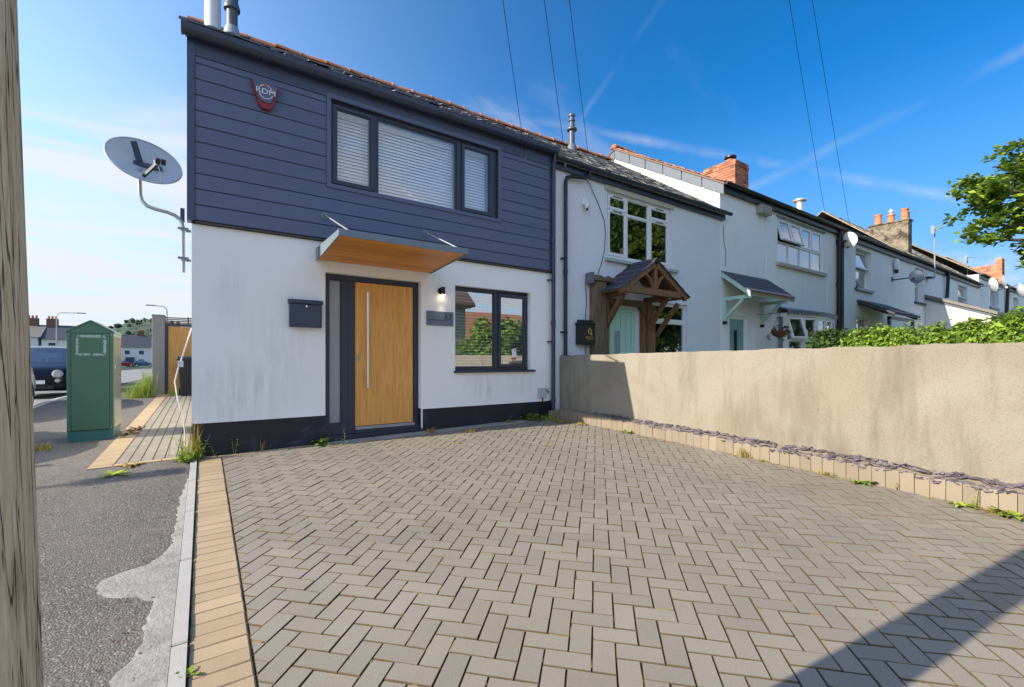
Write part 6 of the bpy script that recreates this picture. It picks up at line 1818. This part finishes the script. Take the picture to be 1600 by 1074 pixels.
car('small red far car parked side on before the white end house', (-14.9, 149, -0.6), pi / 2, MAT['carred'], 'hatch', 4.2, .84, 1.6, False, 'far cars at the end of the street')
car('small blue far car parked side on between the red one and the gate pillar', (-10.8, 147, -0.6), pi / 2, MAT['carblue'], 'hatch', 4.2, .84, 1.7, False, 'far cars at the end of the street')

# ------------------------------------------------------------------ houses at the end of the street
def far_house(label, x0, x1, y0, y1, zb, ze, zr, wallm, roofm, hip=True, wins=3, gable_front=False, chim=0.5, bay=True):
    h = thing('street_house', label, 'house', ((x0 + x1) / 2, y0, zb))
    MB().box(x0, x1, y0, y1, zb, ze).build('wall', wallm, h)
    o = .35; e = (y1 - y0) / 2 if hip else 0.0
    ym = (y0 + y1) / 2
    if gable_front:
        xm = (x0 + x1) / 2
        MB().prism([(x0 - o, ze - .05), (x1 + o, ze - .05), (xm, zr)], 'y', y0 - .3, y1 + .3).build('roof', roofm, h)
        MB().prism([(x0, ze), (x1, ze), (xm, zr - .35)], 'y', y0 - .34, y0 - .301).build('gable', wallm, h)
    else:
        MB().add([(x0 - o, y0 - o, ze), (x1 + o, y0 - o, ze), (x1 + o, y1 + o, ze), (x0 - o, y1 + o, ze), (x0 - o + e, ym, zr), (x1 + o - e, ym, zr)],
                 [(0, 1, 5, 4), (1, 2, 5), (2, 3, 4, 5), (3, 0, 4), (3, 2, 1, 0)]).build('roof', roofm, h)
    xc = x0 + (x1 - x0) * chim
    c_ = MB().box(xc - .7, xc + .7, ym - .45, ym + .45, zr - 1.0, zr + 1.1).build('chimney', MAT['farbrick'], h)
    for i in range(3): MB().lathe([(.15, 0), (.13, .5)], (xc - .45 + .45 * i, ym, zr + 1.1), 8).build('chimney_pot', MAT['pot'], c_)
    for i in range(wins):
        xw = x0 + (x1 - x0) * (i + .5) / wins
        for (za, zb2) in ((zb + .9, zb + 2.2), (zb + 3.4, zb + 4.6)):
            if zb2 > ze: continue
            f_ = MB().ring(xw - .6, xw + .6, za, zb2, .08, y0 - .05, y0 + .02).build('window', MAT['white'], h)
            MB().add([(xw - .52, y0 - .01, za + .08), (xw + .52, y0 - .01, za + .08), (xw + .52, y0 - .01, zb2 - .08), (xw - .52, y0 - .01, zb2 - .08)], [(0, 1, 2, 3)]).build('pane', MAT['farbrown'], f_)
    if bay: MB().box(x0 + (x1 - x0) * .35, x0 + (x1 - x0) * .35 + 1.8, y0 - .5, y0 - .06, zb, zb + 2.7).build('porch_bay', MAT['farbrown'], h)
    return h
far_house('white hipped roof house at the end of the street left of the gate pillar', -21.5, -9.5, 154, 163, -.8, 4.6, 8.2, MAT['farwhite'], MAT['slate_dark'], True, 4, chim=.58)
far_house('white gabled far house seen above the navy car, left one', -28.5, -22.6, 100, 108, -.5, 4.9, 7.2, MAT['farwhite'], MAT['slate_tan'], False, 2, chim=.75)
far_house('white far house with dark roof behind the lamp post and navy car', -22.2, -16.8, 100, 108, -.5, 4.6, 7.2, MAT['farwhite'], MAT['slate_dark'], False, 2, chim=.1)
def bushy(label, name, cx, cy, z0, r, h, n, leafm, ls, seed, trunk=0.15, group=None):
    rg = random.Random(seed)
    t = thing(name, label, 'tree' if name == 'tree' else 'shrub', (cx, cy, z0), group)
    MB().tube([(cx, cy, z0 - .1), (cx + .1, cy, z0 + h * .35), (cx - .1, cy + .1, z0 + h * .75)], [trunk, trunk * .7, trunk * .2], 8).build('trunk', MAT['bark'], t)
    mb = MB(); nc = max(8, n // 60)
    cl = []
    for i in range(nc):
        while True:
            p = Vector((rg.uniform(-1, 1), rg.uniform(-1, 1), rg.uniform(-1, 1)))
            if .25 < p.length < 1: break
        cl.append((Vector((cx + p.x * r * .85, cy + p.y * r * .85, z0 + h * .6 + p.z * h * .38)), rg.uniform(.18, .34) * r))
    for i in range(n):
        c_, cr_ = cl[i % nc]
        d_ = Vector((rg.gauss(0, 1), rg.gauss(0, 1), rg.gauss(0, .8))).normalized() * cr_ * rg.uniform(.4, 1.05)
        leaf_quad(mb, c_ + d_, d_.normalized() * .6 + Vector((rg.uniform(-1, 1), rg.uniform(-1, 1), rg.uniform(-.2, 1))), ls * rg.uniform(.6, 1.3), rg)
    mb.build('crown', leafm, t)
    return t
def leaf_quad(mb, p, n, s, rg, asp=.55):
    n = Vector(n)
    if n.length < 1e-4: n = Vector((0, 0, 1))
    n.normalize(); u = n.orthogonal().normalized(); a = rg.uniform(0, 2 * pi)
    u, v = u * cos(a) + n.cross(u) * sin(a), n.cross(u) * cos(a) - u * sin(a)
    mb.add([p - u * s, p + v * s * asp + n * s * .12, p + u * s, p - v * s * asp + n * s * .12], [(0, 1, 2, 3)])
bushy('round green far tree left of the white end house', 'tree', -24, 135, -1, 5, 9, 900, MAT['leaf_tree'], .7, 5)
bushy('far dark tree behind the white gabled houses', 'tree', -27, 125, -1, 4, 9.5, 900, MAT['leaf_dark'], .7, 6)
bushy('pale green far tree right of the lamp post above the cabinet', 'tree', -21, 128, -1, 3.5, 8.5, 900, MAT['leaf_hedge'], .6, 7)

def lamp(label, x, y, zb, h, arm, r=.07):
    t = thing('street_lamp', label, 'street lamp', (x, y, zb), 'street lamps')
    MB().tube([(x, y, zb), (x, y, zb + h * .3), (x, y, zb + h - .4)], [r * 1.3, r, r * .7], 10).build('post', MAT['alu'], t, smooth=50)
    s_ = 1 if arm > 0 else -1
    MB().tube([(x, y, zb + h - .4), (x + s_ * .08, y, zb + h - .15), (x + s_ * .35, y, zb + h), (x + arm, y, zb + h + .05)], r * .55, 8).build('arm', MAT['alu'], t, smooth=50)
    MB().obox((x + arm + s_ * .3, y, zb + h + .05), (.36, 0, 0), (0, .13, 0), (0, 0, .06)).build('lantern', MAT['meter'], t, bevel=.03)
    return t
lamp('far street lamp with arm to the right above the white houses', -12.7, 60, -.3, 6.4, 1.6)
lamp('far street lamp with curved arm to the left above the gate pillar', -2.95, 50, -.1, 6.5, -1.0)
lamp('street lamp across the side street, outside the left of the picture', -11.75, 0.85, -.1, 5.9, .6)

# ------------------------------------------------------------------ trees and shrubs on the right
def bough_tree(label, base, tips, seed, leafm, ls, nleaf, trunk_r=.22, crown_r=0.55):
    rg = random.Random(seed)
    t = thing('tree', label, 'tree', base)
    b = Vector(base); limbs = MB(); crown = MB()
    top_ = b + Vector((0.1, 0.2, 5.6))
    limbs.tube([b, b + Vector((.05, .1, 1.6)), b + Vector((0, .1, 3.4)), top_], [trunk_r * 1.25, trunk_r, trunk_r * .8, trunk_r * .4], 12)
    segs = []
    for tip in tips:
        tip = Vector(tip); z0 = min(max(tip.z - .9 - rg.uniform(0, .8), 1.8), 5.0)
        s = b + Vector((.03, .12, z0)); m_ = s.lerp(tip, .5) + Vector((0, 0, .35)); 
        pts = [s, s.lerp(m_, .5) + Vector((0, 0, .12)), m_, m_.lerp(tip, .55) + Vector((0, 0, .06)), tip]
        limbs.tube(pts, [.075, .06, .045, .03, .012], 7)
        L_ = (tip - s).length
        for k in range(int(L_ * 7)):
            q = rg.uniform(.22, 1.0); i = min(3, int(q * 4)); p = pts[i].lerp(pts[i + 1], q * 4 - i)
            d_ = Vector((rg.gauss(0, 1), rg.gauss(0, 1), rg.gauss(-.05, .45))).normalized() * rg.uniform(.25, crown_r) * (1.15 - .35 * q)
            e = p + d_
            limbs.tube([p, p.lerp(e, .5) + Vector((0, 0, .05)), e], [.014, .009, .004], 4, False)
            segs.append((p, e))
    for i in range(nleaf):
        p, e = segs[i % len(segs)]
        q = rg.uniform(.15, 1.08)
        c_ = p.lerp(e, q) + Vector((rg.gauss(0, .07), rg.gauss(0, .07), rg.gauss(0, .045)))
        leaf_quad(crown, c_, Vector((rg.gauss(0, .55), rg.gauss(0, .55), 1)), ls * rg.uniform(.6, 1.25), rg, .6)
    limbs.build('trunk', MAT['bark'], t, smooth=60); crown.build('crown', leafm, t)
    return t
rt = random.Random(17)
tips = [(10.85, -4.12, 4.05), (11.0, -4.2, 3.80), (11.0, -4.25, 3.2), (11.15, -4.35, 3.45), (11.3, -4.45, 4.45), (11.5, -4.65, 4.85), (11.5, -4.85, 2.7), (11.4, -4.95, 2.4), (11.5, -4.9, 4.0), (11.4, -5.0, 3.4), (11.9, -4.6, 4.2), (11.9, -4.75, 4.5), (11.8, -4.8, 3.0)]
for i in range(34):
    a = rt.uniform(0, 2 * pi); 
    if pi * .45 < a < pi * 1.12 and rt.random() < .75: continue
    rr_ = rt.uniform(1.8, 3.6)
    tips.append((14.6 + rr_ * cos(a), -7.0 + rr_ * sin(a), rt.uniform(2.9, 7.6)))
bough_tree('leafy broad tree whose boughs hang in from the right edge', (14.2, -6.7, 0.1), tips, 41, MAT['leaf_tree'], .060, 52000)

def hedge_shrub(label, x0, y0, x1, y1, h, w, n, leafm, ls, seed, name='shrub'):
    rg = random.Random(seed)
    a = Vector((x0, y0, 0.1)); b = Vector((x1, y1, 0.1)); d_ = (b - a); dn = d_.normalized(); sd = Vector((-dn.y, dn.x, 0))
    t = thing(name, label, 'shrub', (a + b) / 2)
    st = MB()
    for i in range(int(d_.length * 5) + 3):
        p = a + d_ * rg.random() + sd * rg.uniform(-w * .5, w * .5)
        st.tube([p, p + Vector((rg.gauss(0, .1), rg.gauss(0, .1), h * .5)), p + Vector((rg.gauss(0, .2), rg.gauss(0, .2), h * rg.uniform(.8, 1.0)))], [.014, .010, .003], 4, False)
    st.build('stems', MAT['bark'], t)
    mb = MB()
    for i in range(n):
        q = rg.random(); th = rg.uniform(-.1, pi + .1); rr_ = rg.uniform(.78, 1.02) if rg.random() < .8 else rg.uniform(.4, .8)
        hh = h * (1 + .10 * noise.noise(Vector((q * d_.length * 2.2, seed, 0))) + .07 * noise.noise(Vector((q * d_.length * 7, seed, 3))))
        p = a + d_ * q + sd * (w * .6 * cos(th) * rr_) + Vector((0, 0, hh * (.45 + .55 * sin(th) * rr_) if rg.random() < .75 else hh * rg.uniform(.25, .9)))
        nr = sd * cos(th) * .6 + Vector((0, 0, sin(th))) + Vector((rg.gauss(0, .5), rg.gauss(0, .5), rg.gauss(0, .4)))
        leaf_quad(mb, p, nr, ls * rg.choice((.5, .7, .9, 1.1, 1.5)) * rg.uniform(.8, 1.2), rg, .5)
    for i in range(int(d_.length * 9)):          # young shoots standing above the top
        q = rg.random(); p = a + d_ * q + sd * rg.uniform(-w * .4, w * .4) + Vector((0, 0, h * .95)); L_ = rg.uniform(.04, .20)
        for k in range(7): leaf_quad(mb, p + Vector((rg.gauss(0, .02), rg.gauss(0, .02), L_ * k / 6)), (rg.gauss(0, .7), rg.gauss(0, .7), .8), ls * .8, rg, .45)
    mb.build('foliage', leafm, t)
    return t
hedge_shrub('dark green shrub at the left end of the hedge below the black pipes', 10.75, -1.9, 10.62, -2.55, 1.62, .55, 3800, MAT['leaf_dark'], .040, 51)
hedge_shrub('bright green hedge behind the wall in front of the slate porch', 10.6, -2.6, 10.25, -3.9, 1.60, .6, 7500, MAT['leaf_hedge'], .040, 52)
hedge_shrub('bright green hedge behind the wall in front of the sunlit extension', 10.22, -3.92, 10.02, -4.75, 1.62, .6, 6500, MAT['leaf_hedge'], .040, 53)
hedge_shrub('taller green shrub at the right end of the hedge', 10.0, -4.72, 9.85, -5.7, 1.66, .65, 6500, MAT['leaf_hedge'], .040, 54)
bushy('dark upright shrub beyond the white extension at the far right', 'shrub', 40.5, -2.6, 0, 1.1, 4.4, 1500, MAT['leaf_dark'], .16, 61)
bushy('round bright green tree beyond the dark shrub at the far right', 'tree', 46, -3.4, 0, 2.2, 5.0, 2500, MAT['leaf_hedge'], .18, 62)

# plant in front of the pebbledash window, pots and things on the bow window wall
def stem_plant(name, label, x, y, z, h, n, leafm, ls, seed, group=None, spread=.02, cat='plant'):
    rg = random.Random(seed); t = thing(name, label, cat, (x, y, z), group)
    st = MB(); lf = MB()
    for s_ in range(n):
        bx, by = x + rg.gauss(0, spread), y + rg.gauss(0, spread); hh = h * rg.uniform(.6, 1.0); tx, ty = bx + rg.gauss(0, h * .12), by + rg.gauss(0, h * .12)
        st.tube([(bx, by, z - .01), ((bx + tx) / 2, (by + ty) / 2, z + hh * .55), (tx, ty, z + hh)], [.004, .003, .0015], 4, False)
        k = max(5, int(hh / (ls * .55)))
        for i in range(k):
            q = (i + .6) / k; p = Vector((bx + (tx - bx) * q, by + (ty - by) * q, z + hh * q)); a = i * 2.4 + rg.random()
            d_ = Vector((cos(a), sin(a), .55)).normalized(); s2 = ls * rg.uniform(.7, 1.15) * (1.15 - .5 * q); v_ = d_.cross(Vector((0, 0, 1))).normalized()
            lf.add([p, p + d_ * s2 * .5 + v_ * s2 * .22, p + d_ * s2 - Vector((0, 0, s2 * .2)), p + d_ * s2 * .5 - v_ * s2 * .22], [(0, 1, 2, 3)])
    st.build('stem', MAT['leaf_dry'] if leafm is MAT['leaf_dry'] else MAT['leaf_weed'], t); lf.build('leaves', leafm, t)
    return t
def rosette(name, label, x, y, z, r, n, leafm, seed, group=None, lift=.5, cat='weed'):
    rg = random.Random(seed); t = thing(name, label, cat, (x, y, z), group); lf = MB()
    for i in range(n):
        a = rg.uniform(0, 2 * pi); s2 = r * rg.uniform(.5, 1.1); up = rg.uniform(.15, lift)
        d_ = Vector((cos(a), sin(a), up)).normalized(); v_ = Vector((-sin(a), cos(a), 0)); p = Vector((x + rg.gauss(0, r * .15), y + rg.gauss(0, r * .15), z))
        w = s2 * rg.uniform(.14, .24)
        lf.add([p, p + d_ * s2 * .45 + v_ * w, p + d_ * s2 * .8 + v_ * w * .7, p + d_ * s2 - Vector((0, 0, s2 * .18)), p + d_ * s2 * .8 - v_ * w * .7, p + d_ * s2 * .45 - v_ * w], [(0, 1, 2, 5), (2, 3, 4, 5)])
    lf.build('leaves', leafm, t)
    return t
def tuft(name, label, x, y, z, r, h, n, leafm, seed, group=None, cat='weed'):
    rg = random.Random(seed); t = thing(name, label, cat, (x, y, z), group); lf = MB()
    for i in range(n):
        a = rg.uniform(0, 2 * pi); p = Vector((x + rg.gauss(0, r * .35), y + rg.gauss(0, r * .35), z)); d_ = Vector((cos(a), sin(a), 0)); hh = h * rg.uniform(.4, 1); o = rg.uniform(.2, 1) * r; v_ = Vector((-sin(a), cos(a), 0)) * rg.uniform(.002, .005)
        m_ = p + d_ * o * .4 + Vector((0, 0, hh * .7)); e = p + d_ * o + Vector((0, 0, hh))
        lf.add([p - v_, p + v_, m_ + v_ * .8, e, m_ - v_ * .8], [(0, 1, 2, 4), (4, 2, 3)])
    lf.build('blades', leafm, t)
    return t
stem_plant('potted_plant', 'young upright leafy plant before the lower pebbledash window', 8.08, -0.32, 0.2, 1.36, 2, MAT['leaf_weed'], .13, 71)
fl = MB(); rg = random.Random(9); lv_ = MB()
for i in range(70):
    a = rg.uniform(0, 2 * pi); r_ = rg.uniform(.05, .30); p = Vector((12.15 + r_ * cos(a), -0.55 + r_ * sin(a), 1.86 + rg.uniform(-.10, .12) - .15 * (r_ > .22)))
    leaf_quad(lv_, p, (rg.gauss(0, 1), rg.gauss(0, 1), .7), .05, rg)
    if i % 3 == 0: leaf_quad(fl, p + Vector((0, 0, .03)), (rg.gauss(0, 1), rg.gauss(0, 1), .5), .035, rg, .9)
lv_.build('leaves', MAT['leaf_dark'], hb); fl.build('flowers', MAT['flower'], hb)
wb = thing('window_box', 'white trough on the low garden wall before the bow window', 'trough', (13.0, -1.2, 1.2))
MB().box(12.72, 13.28, -1.28, -1.08, 1.22, 1.36).build('trough', MAT['white'], wb, bevel=.01)
MB().box(12.0, 13.5, -1.35, -1.02, 0.0, 1.215).build('low_wall', MAT['smoothwhite'], wb)

# ------------------------------------------------------------------ weeds
WG = None
def zg(x, y): return gz(x, y)
specs = [
 ('tuft', 'bushy green weed with dry stalks at the house corner', -0.13, -0.10, .11, .15, 60, 'leaf_weed'),
 ('stem', 'tall bright weed against the house corner', -0.20, 0.02, .34, 4, .075, 'leaf_weed'),
 ('ros', 'broad green leaves at the foot of the weeds on the house corner', -0.14, -0.14, .13, 26, 1.0, 'leaf_tree'),
 ('stem', 'leafy yellow green shoots spreading from the house corner over the edging', -0.05, -0.12, .20, 6, .05, 'leaf_weed'),
 ('tuft', 'dry buff stalks among the weeds at the house corner', -0.09, -0.06, .08, .36, 26, 'leaf_dry'),
 ('stem', 'small bright weed against the black plinth, nearest the corner', 0.125, -0.02, .10, 1, .055, 'leaf_weed'),
 ('stem', 'bushier bright weed against the black plinth, second from the corner', 0.30, -0.02, .145, 2, .06, 'leaf_weed'),
 ('tuft', 'thin grey seedling against the middle of the black plinth', 0.585, -0.015, .03, .12, 8, 'leaf_dry'),
 ('ros', 'dark green weed left of the door step', 1.25, -0.05, .13, 16, .9, 'leaf_tree'),
 ('stem', 'bright upright weed on the slab below the sidelight', 1.50, -0.24, .15, 1, .06, 'leaf_weed'),
 ('stem', 'tiny bright weed left of the sidelight slab', 1.30, -0.33, .06, 1, .04, 'leaf_weed'),
 ('stem', 'small weed between the slab and the door frame', 1.41, -0.17, .08, 1, .045, 'leaf_weed'),
 ('tuft', 'brown dry weed on the slab right of the door', 2.72, -0.16, .07, .06, 40, 'leaf_dry'),
 ('ros', 'large green leafy weed at the plinth beside the kerb end', 4.55, -0.10, .19, 26, 1.0, 'leaf_tree'),
 ('ros', 'low green weed mat along the plinth under the window', 4.15, -0.06, .09, 22, .4, 'leaf_tree'),
 ('ros', 'small green weed in the corner of the kerb blocks', 4.78, -0.14, .09, 14, .6, 'leaf_tree'),
 ('tuft', 'bright yellow green weed at the kerb corner', 4.82, -0.33, .12, .10, 60, 'leaf_weed'),
 ('tuft', 'yellow weed on the paving at the kerb corner', 4.86, -0.55, .12, .05, 60, 'leaf_dry'),
 ('ros', 'yellow green weed below the kerb blocks in the sun', 5.02, -0.85, .09, 16, .3, 'leaf_dry'),
 ('ros', 'weed at the kerb blocks in front of the sunny wall end', 5.12, -1.70, .09, 16, .9, 'leaf_weed'),
 ('tuft', 'weed with dry yellow base midway along the kerb', 5.20, -3.38, .08, .09, 40, 'leaf_dry'),
 ('ros', 'small weed just right of the dry one midway along the kerb', 5.22, -3.62, .05, 10, .5, 'leaf_weed'),
 ('tuft', 'low yellow weed along the kerb before the wide green one', 5.22, -4.22, .07, .03, 30, 'leaf_dry'),
 ('ros', 'wide green weed along the kerb, in the right half', 5.22, -4.52, .10, 20, .5, 'leaf_tree'),
 ('stem', 'thin weed climbing a kerb joint in the right half', 5.23, -4.78, .10, 1, .03, 'leaf_weed'),
 ('stem', 'weed growing up a kerb joint near the right edge', 5.25, -5.28, .13, 2, .035, 'leaf_tree'),
 ('ros', 'yellow green weed on the paving near the right edge', 5.18, -5.22, .08, 18, .4, 'leaf_weed'),
 ('ros', 'green weed with long leaf at the right edge of the paving', 5.22, -5.50, .11, 16, .6, 'leaf_tree'),
 ('tuft', 'yellow moss and weed at the right edge of the paving', 5.20, -5.42, .12, .025, 60, 'leaf_dry'),
 ('ros', 'small weed on the cream strip at the bottom edge', -0.045, -3.98, .035, 12, .4, 'leaf_weed'),
 ('ros', 'flat yellow weed at the corner of the side paving', -0.62, 0.0, .12, 22, .3, 'leaf_dry'),
 ('ros', 'flat pale weed on the tarmac before the side paving', -0.72, -0.33, .10, 18, .2, 'leaf_weed'),
 ('tuft', 'straw coloured weed at the foot of the cabinet, left side', -1.62, 1.55, .13, .10, 60, 'leaf_dry'),
 ('ros', 'weed and leaf litter at the foot of the cabinet, right side', -0.93, 2.25, .10, 22, .4, 'leaf_tree'),
 ('stem', 'slender yellow green weed in the side paving joints', -0.31, 0.20, .20, 1, .035, 'leaf_weed'),
 ('tuft', 'tall bright grass clump left of the gate pillar', -1.35, 8.45, .35, .45, 260, 'leaf_weed'),
 ('tuft', 'taller bright weed clump against the gate pillar', -1.18, 8.62, .16, .72, 110, 'leaf_weed'),
 ('tuft', 'bright weed tuft in front of the orange gate', -0.62, 8.7, .20, .16, 80, 'leaf_weed'),
 ('tuft', 'yellow weed in a paving joint below the lower window', 3.21, -0.44, .06, .045, 26, 'leaf_dry'),
 ('tuft', 'small yellow weed in a joint in front of the door', 2.70, -0.97, .05, .02, 16, 'leaf_dry'),
 ('tuft', 'small yellow weed in a joint on the right of the paving', 3.61, -1.72, .05, .025, 16, 'leaf_dry'),
]
for i, s_ in enumerate(specs):
    k, lab, x, y = s_[:4]; z = zg(x, y) + (0.004 if y < 0 else .01)
    if y > 0 or x < -.15: z = zg(x, y)
    big = 1.35 if y < 0 else 1.1
    if k == 'tuft': tuft('weed', lab, x, y, z, s_[4] * big, s_[5] * big, int(s_[6] * 1.3), MAT[s_[7]], 200 + i, WG)
    elif k == 'stem': stem_plant('weed', lab, x, y, z, s_[4] * big, s_[5], MAT[s_[7]], s_[6], 200 + i, WG, .012, 'weed')
    else: rosette('weed', lab, x, y, z, s_[4] * big, s_[5], MAT[s_[7]], 200 + i, WG, s_[6])
# moss and seedlings in the joints of the drive, dead leaves on the tarmac
rg = random.Random(77); mb = MB()
for i in range(2600):
    b = blocks[rg.randrange(len(blocks))]
    q = b[3]; j = rg.randrange(len(q)); a, c_ = q[j], q[(j + 1) % len(q)]; t0 = rg.random()
    x, y = a[0] + (c_[0] - a[0]) * t0, a[1] + (c_[1] - a[1]) * t0
    if noise.noise(Vector((x * .9, y * .9, 2))) < -.05 and rg.random() < .8: continue
    r_ = rg.uniform(.002, .0075)
    dv = Vector((c_[0] - a[0], c_[1] - a[1], 0)); L_ = dv.length; dv.normalize(); sd = Vector((-dv.y, dv.x, 0))
    hl = min(L_ * .45, rg.uniform(.006, .045)); t0 = min(max(t0, hl / max(L_, .01)), 1 - hl / max(L_, .01))
    x, y = a[0] + (c_[0] - a[0]) * t0, a[1] + (c_[1] - a[1]) * t0
    mb.obox((x, y, gz(x, y) - .004), dv * hl, sd * rg.uniform(.0015, .003), (0, 0, rg.uniform(.0015, .0038)))
tag(mb.build('joint_moss', MAT['joint'], org=(0, 0, 0)), 'small tufts of dry moss in the paving joints', 'moss', kind='stuff')
mb = MB()
for i in range(900):
    if rg.random() < .62:
        y = -0.3 - 5.4 * rg.random(); x = edge_x(y) - .012 - abs(rg.gauss(0, .03)); k_ = noise.noise(Vector((y * 1.6, 7, 0)))
    else:
        x = rg.uniform(1.3, 4.9); y = -0.195 - abs(rg.gauss(0, .035)); k_ = noise.noise(Vector((x * 1.6, 9, 0)))
    if k_ < 0.0 and rg.random() < .85: continue
    leaf_quad(mb, Vector((x, y, gz(x, y) + .004)), (rg.gauss(0, .6), rg.gauss(0, .6), 1), rg.uniform(.006, .018), rg, .5)
tag(mb.build('dry_weeds', MAT['leaf_dry'], org=(0, 0, 0)), 'low dry yellow weeds and moss along the foot of the kerb blocks', 'weeds', kind='stuff')
mb = MB()
for i in range(260):
    x, y = rg.uniform(-2.2, -.15), rg.uniform(-5.2, 1.5)
    if rg.random() < .5: x = -.2 - abs(rg.gauss(0, .12))
    z = gz(x, y) + .006
    leaf_quad(mb, Vector((x, y, z)), (rg.gauss(0, .3), rg.gauss(0, .3), 1), rg.uniform(.004, .012), rg, .6)
for i in range(60):
    x, y = rg.uniform(-.95, -.75), rg.uniform(2.0, 2.9)
    leaf_quad(mb, Vector((x, y, gz(x, y) + .02)), (rg.gauss(0, .4), rg.gauss(0, .4), 1), rg.uniform(.02, .04), rg, .6)
tag(mb.build('leaf_litter', MAT['basket'], org=(0, 0, 0)), 'dead leaves and grit lying on the tarmac', 'leaf litter', kind='stuff')

# ------------------------------------------------------------------ across the road: what the windows mirror
OA = thing('opposite_house', 'grey house with brown tiled roof across the road, seen mirrored in the window', 'house', (9, -17, 0))
MB().box(5.5, 11.9, -21, -15.5, -.7, 4.3).build('wall', simple('grey roughcast', (0.42, 0.40, 0.37), .9), OA)
MB().prism([(-15.1, 4.15), (-18.25, 6.9), (-21.4, 4.15), (-21.4, 4.0), (-15.1, 4.0)], 'x', 5.1, 12.3).build('roof', MAT['tile_brown'], OA)
MB().prism([(-15.5, 4.3), (-18.25, 6.65), (-21, 4.3)], 'x', 11.9, 12.0).build('gable', MAT['paintbrick'], OA)
for x in (7.2, 9.8):
    f_ = MB().ring(x - .6, x + .6, 1.0, 2.4, .08, -15.5, -15.42).build('window', MAT['white'], OA)
    MB().box(x - .52, x + .52, -15.49, -15.47, 1.08, 2.32).build('pane', MAT['farbrown'], f_)
OB = thing('opposite_house', 'house with orange tiled roof across the road behind the mirrored hedge', 'house', (20, -27, 0))
MB().box(13, 27, -32, -24, -.7, 2.7).build('wall', MAT['farcream'], OB)
MB().prism([(-23.6, 2.6), (-28, 5.3), (-32.4, 2.6)], 'x', 12.5, 27.5).build('roof', MAT['tile_orange'], OB)
for i, (x, y, h_, lf_) in enumerate([(12.6, -13.4, 3.6, 'leaf_hedge'), (15.2, -13.8, 3.9, 'leaf_tree'), (17.9, -13.6, 4.2, 'leaf_hedge'), (20.8, -14, 4.4, 'leaf_tree')]):
    bushy(['bright bush across the road nearest the grey house', 'green bush across the road, second from the grey house', 'bright bush across the road, third from the grey house', 'green bush across the road, farthest from the grey house'][i], 'shrub', x, y, -.6, 2.2, h_, 6000, MAT[lf_], .17, 300 + i)
for i, (x, y, h_, r_) in enumerate([(24, -13, 8.5, 3.4), (31, -15, 9.5, 4.0), (17.4, -7.7, 11.0, 3.3)]):
    bushy(['tall tree across the road beyond the bushes', 'farthest tall tree across the road', 'tree at the front of the gardens out of the picture'][i], 'tree', x, y, -.4, r_, h_, 5000 if i < 2 else 16000, MAT['leaf_tree' if i < 2 else 'leaf_dark'], .20 if i < 2 else .16, 320 + i, .25)
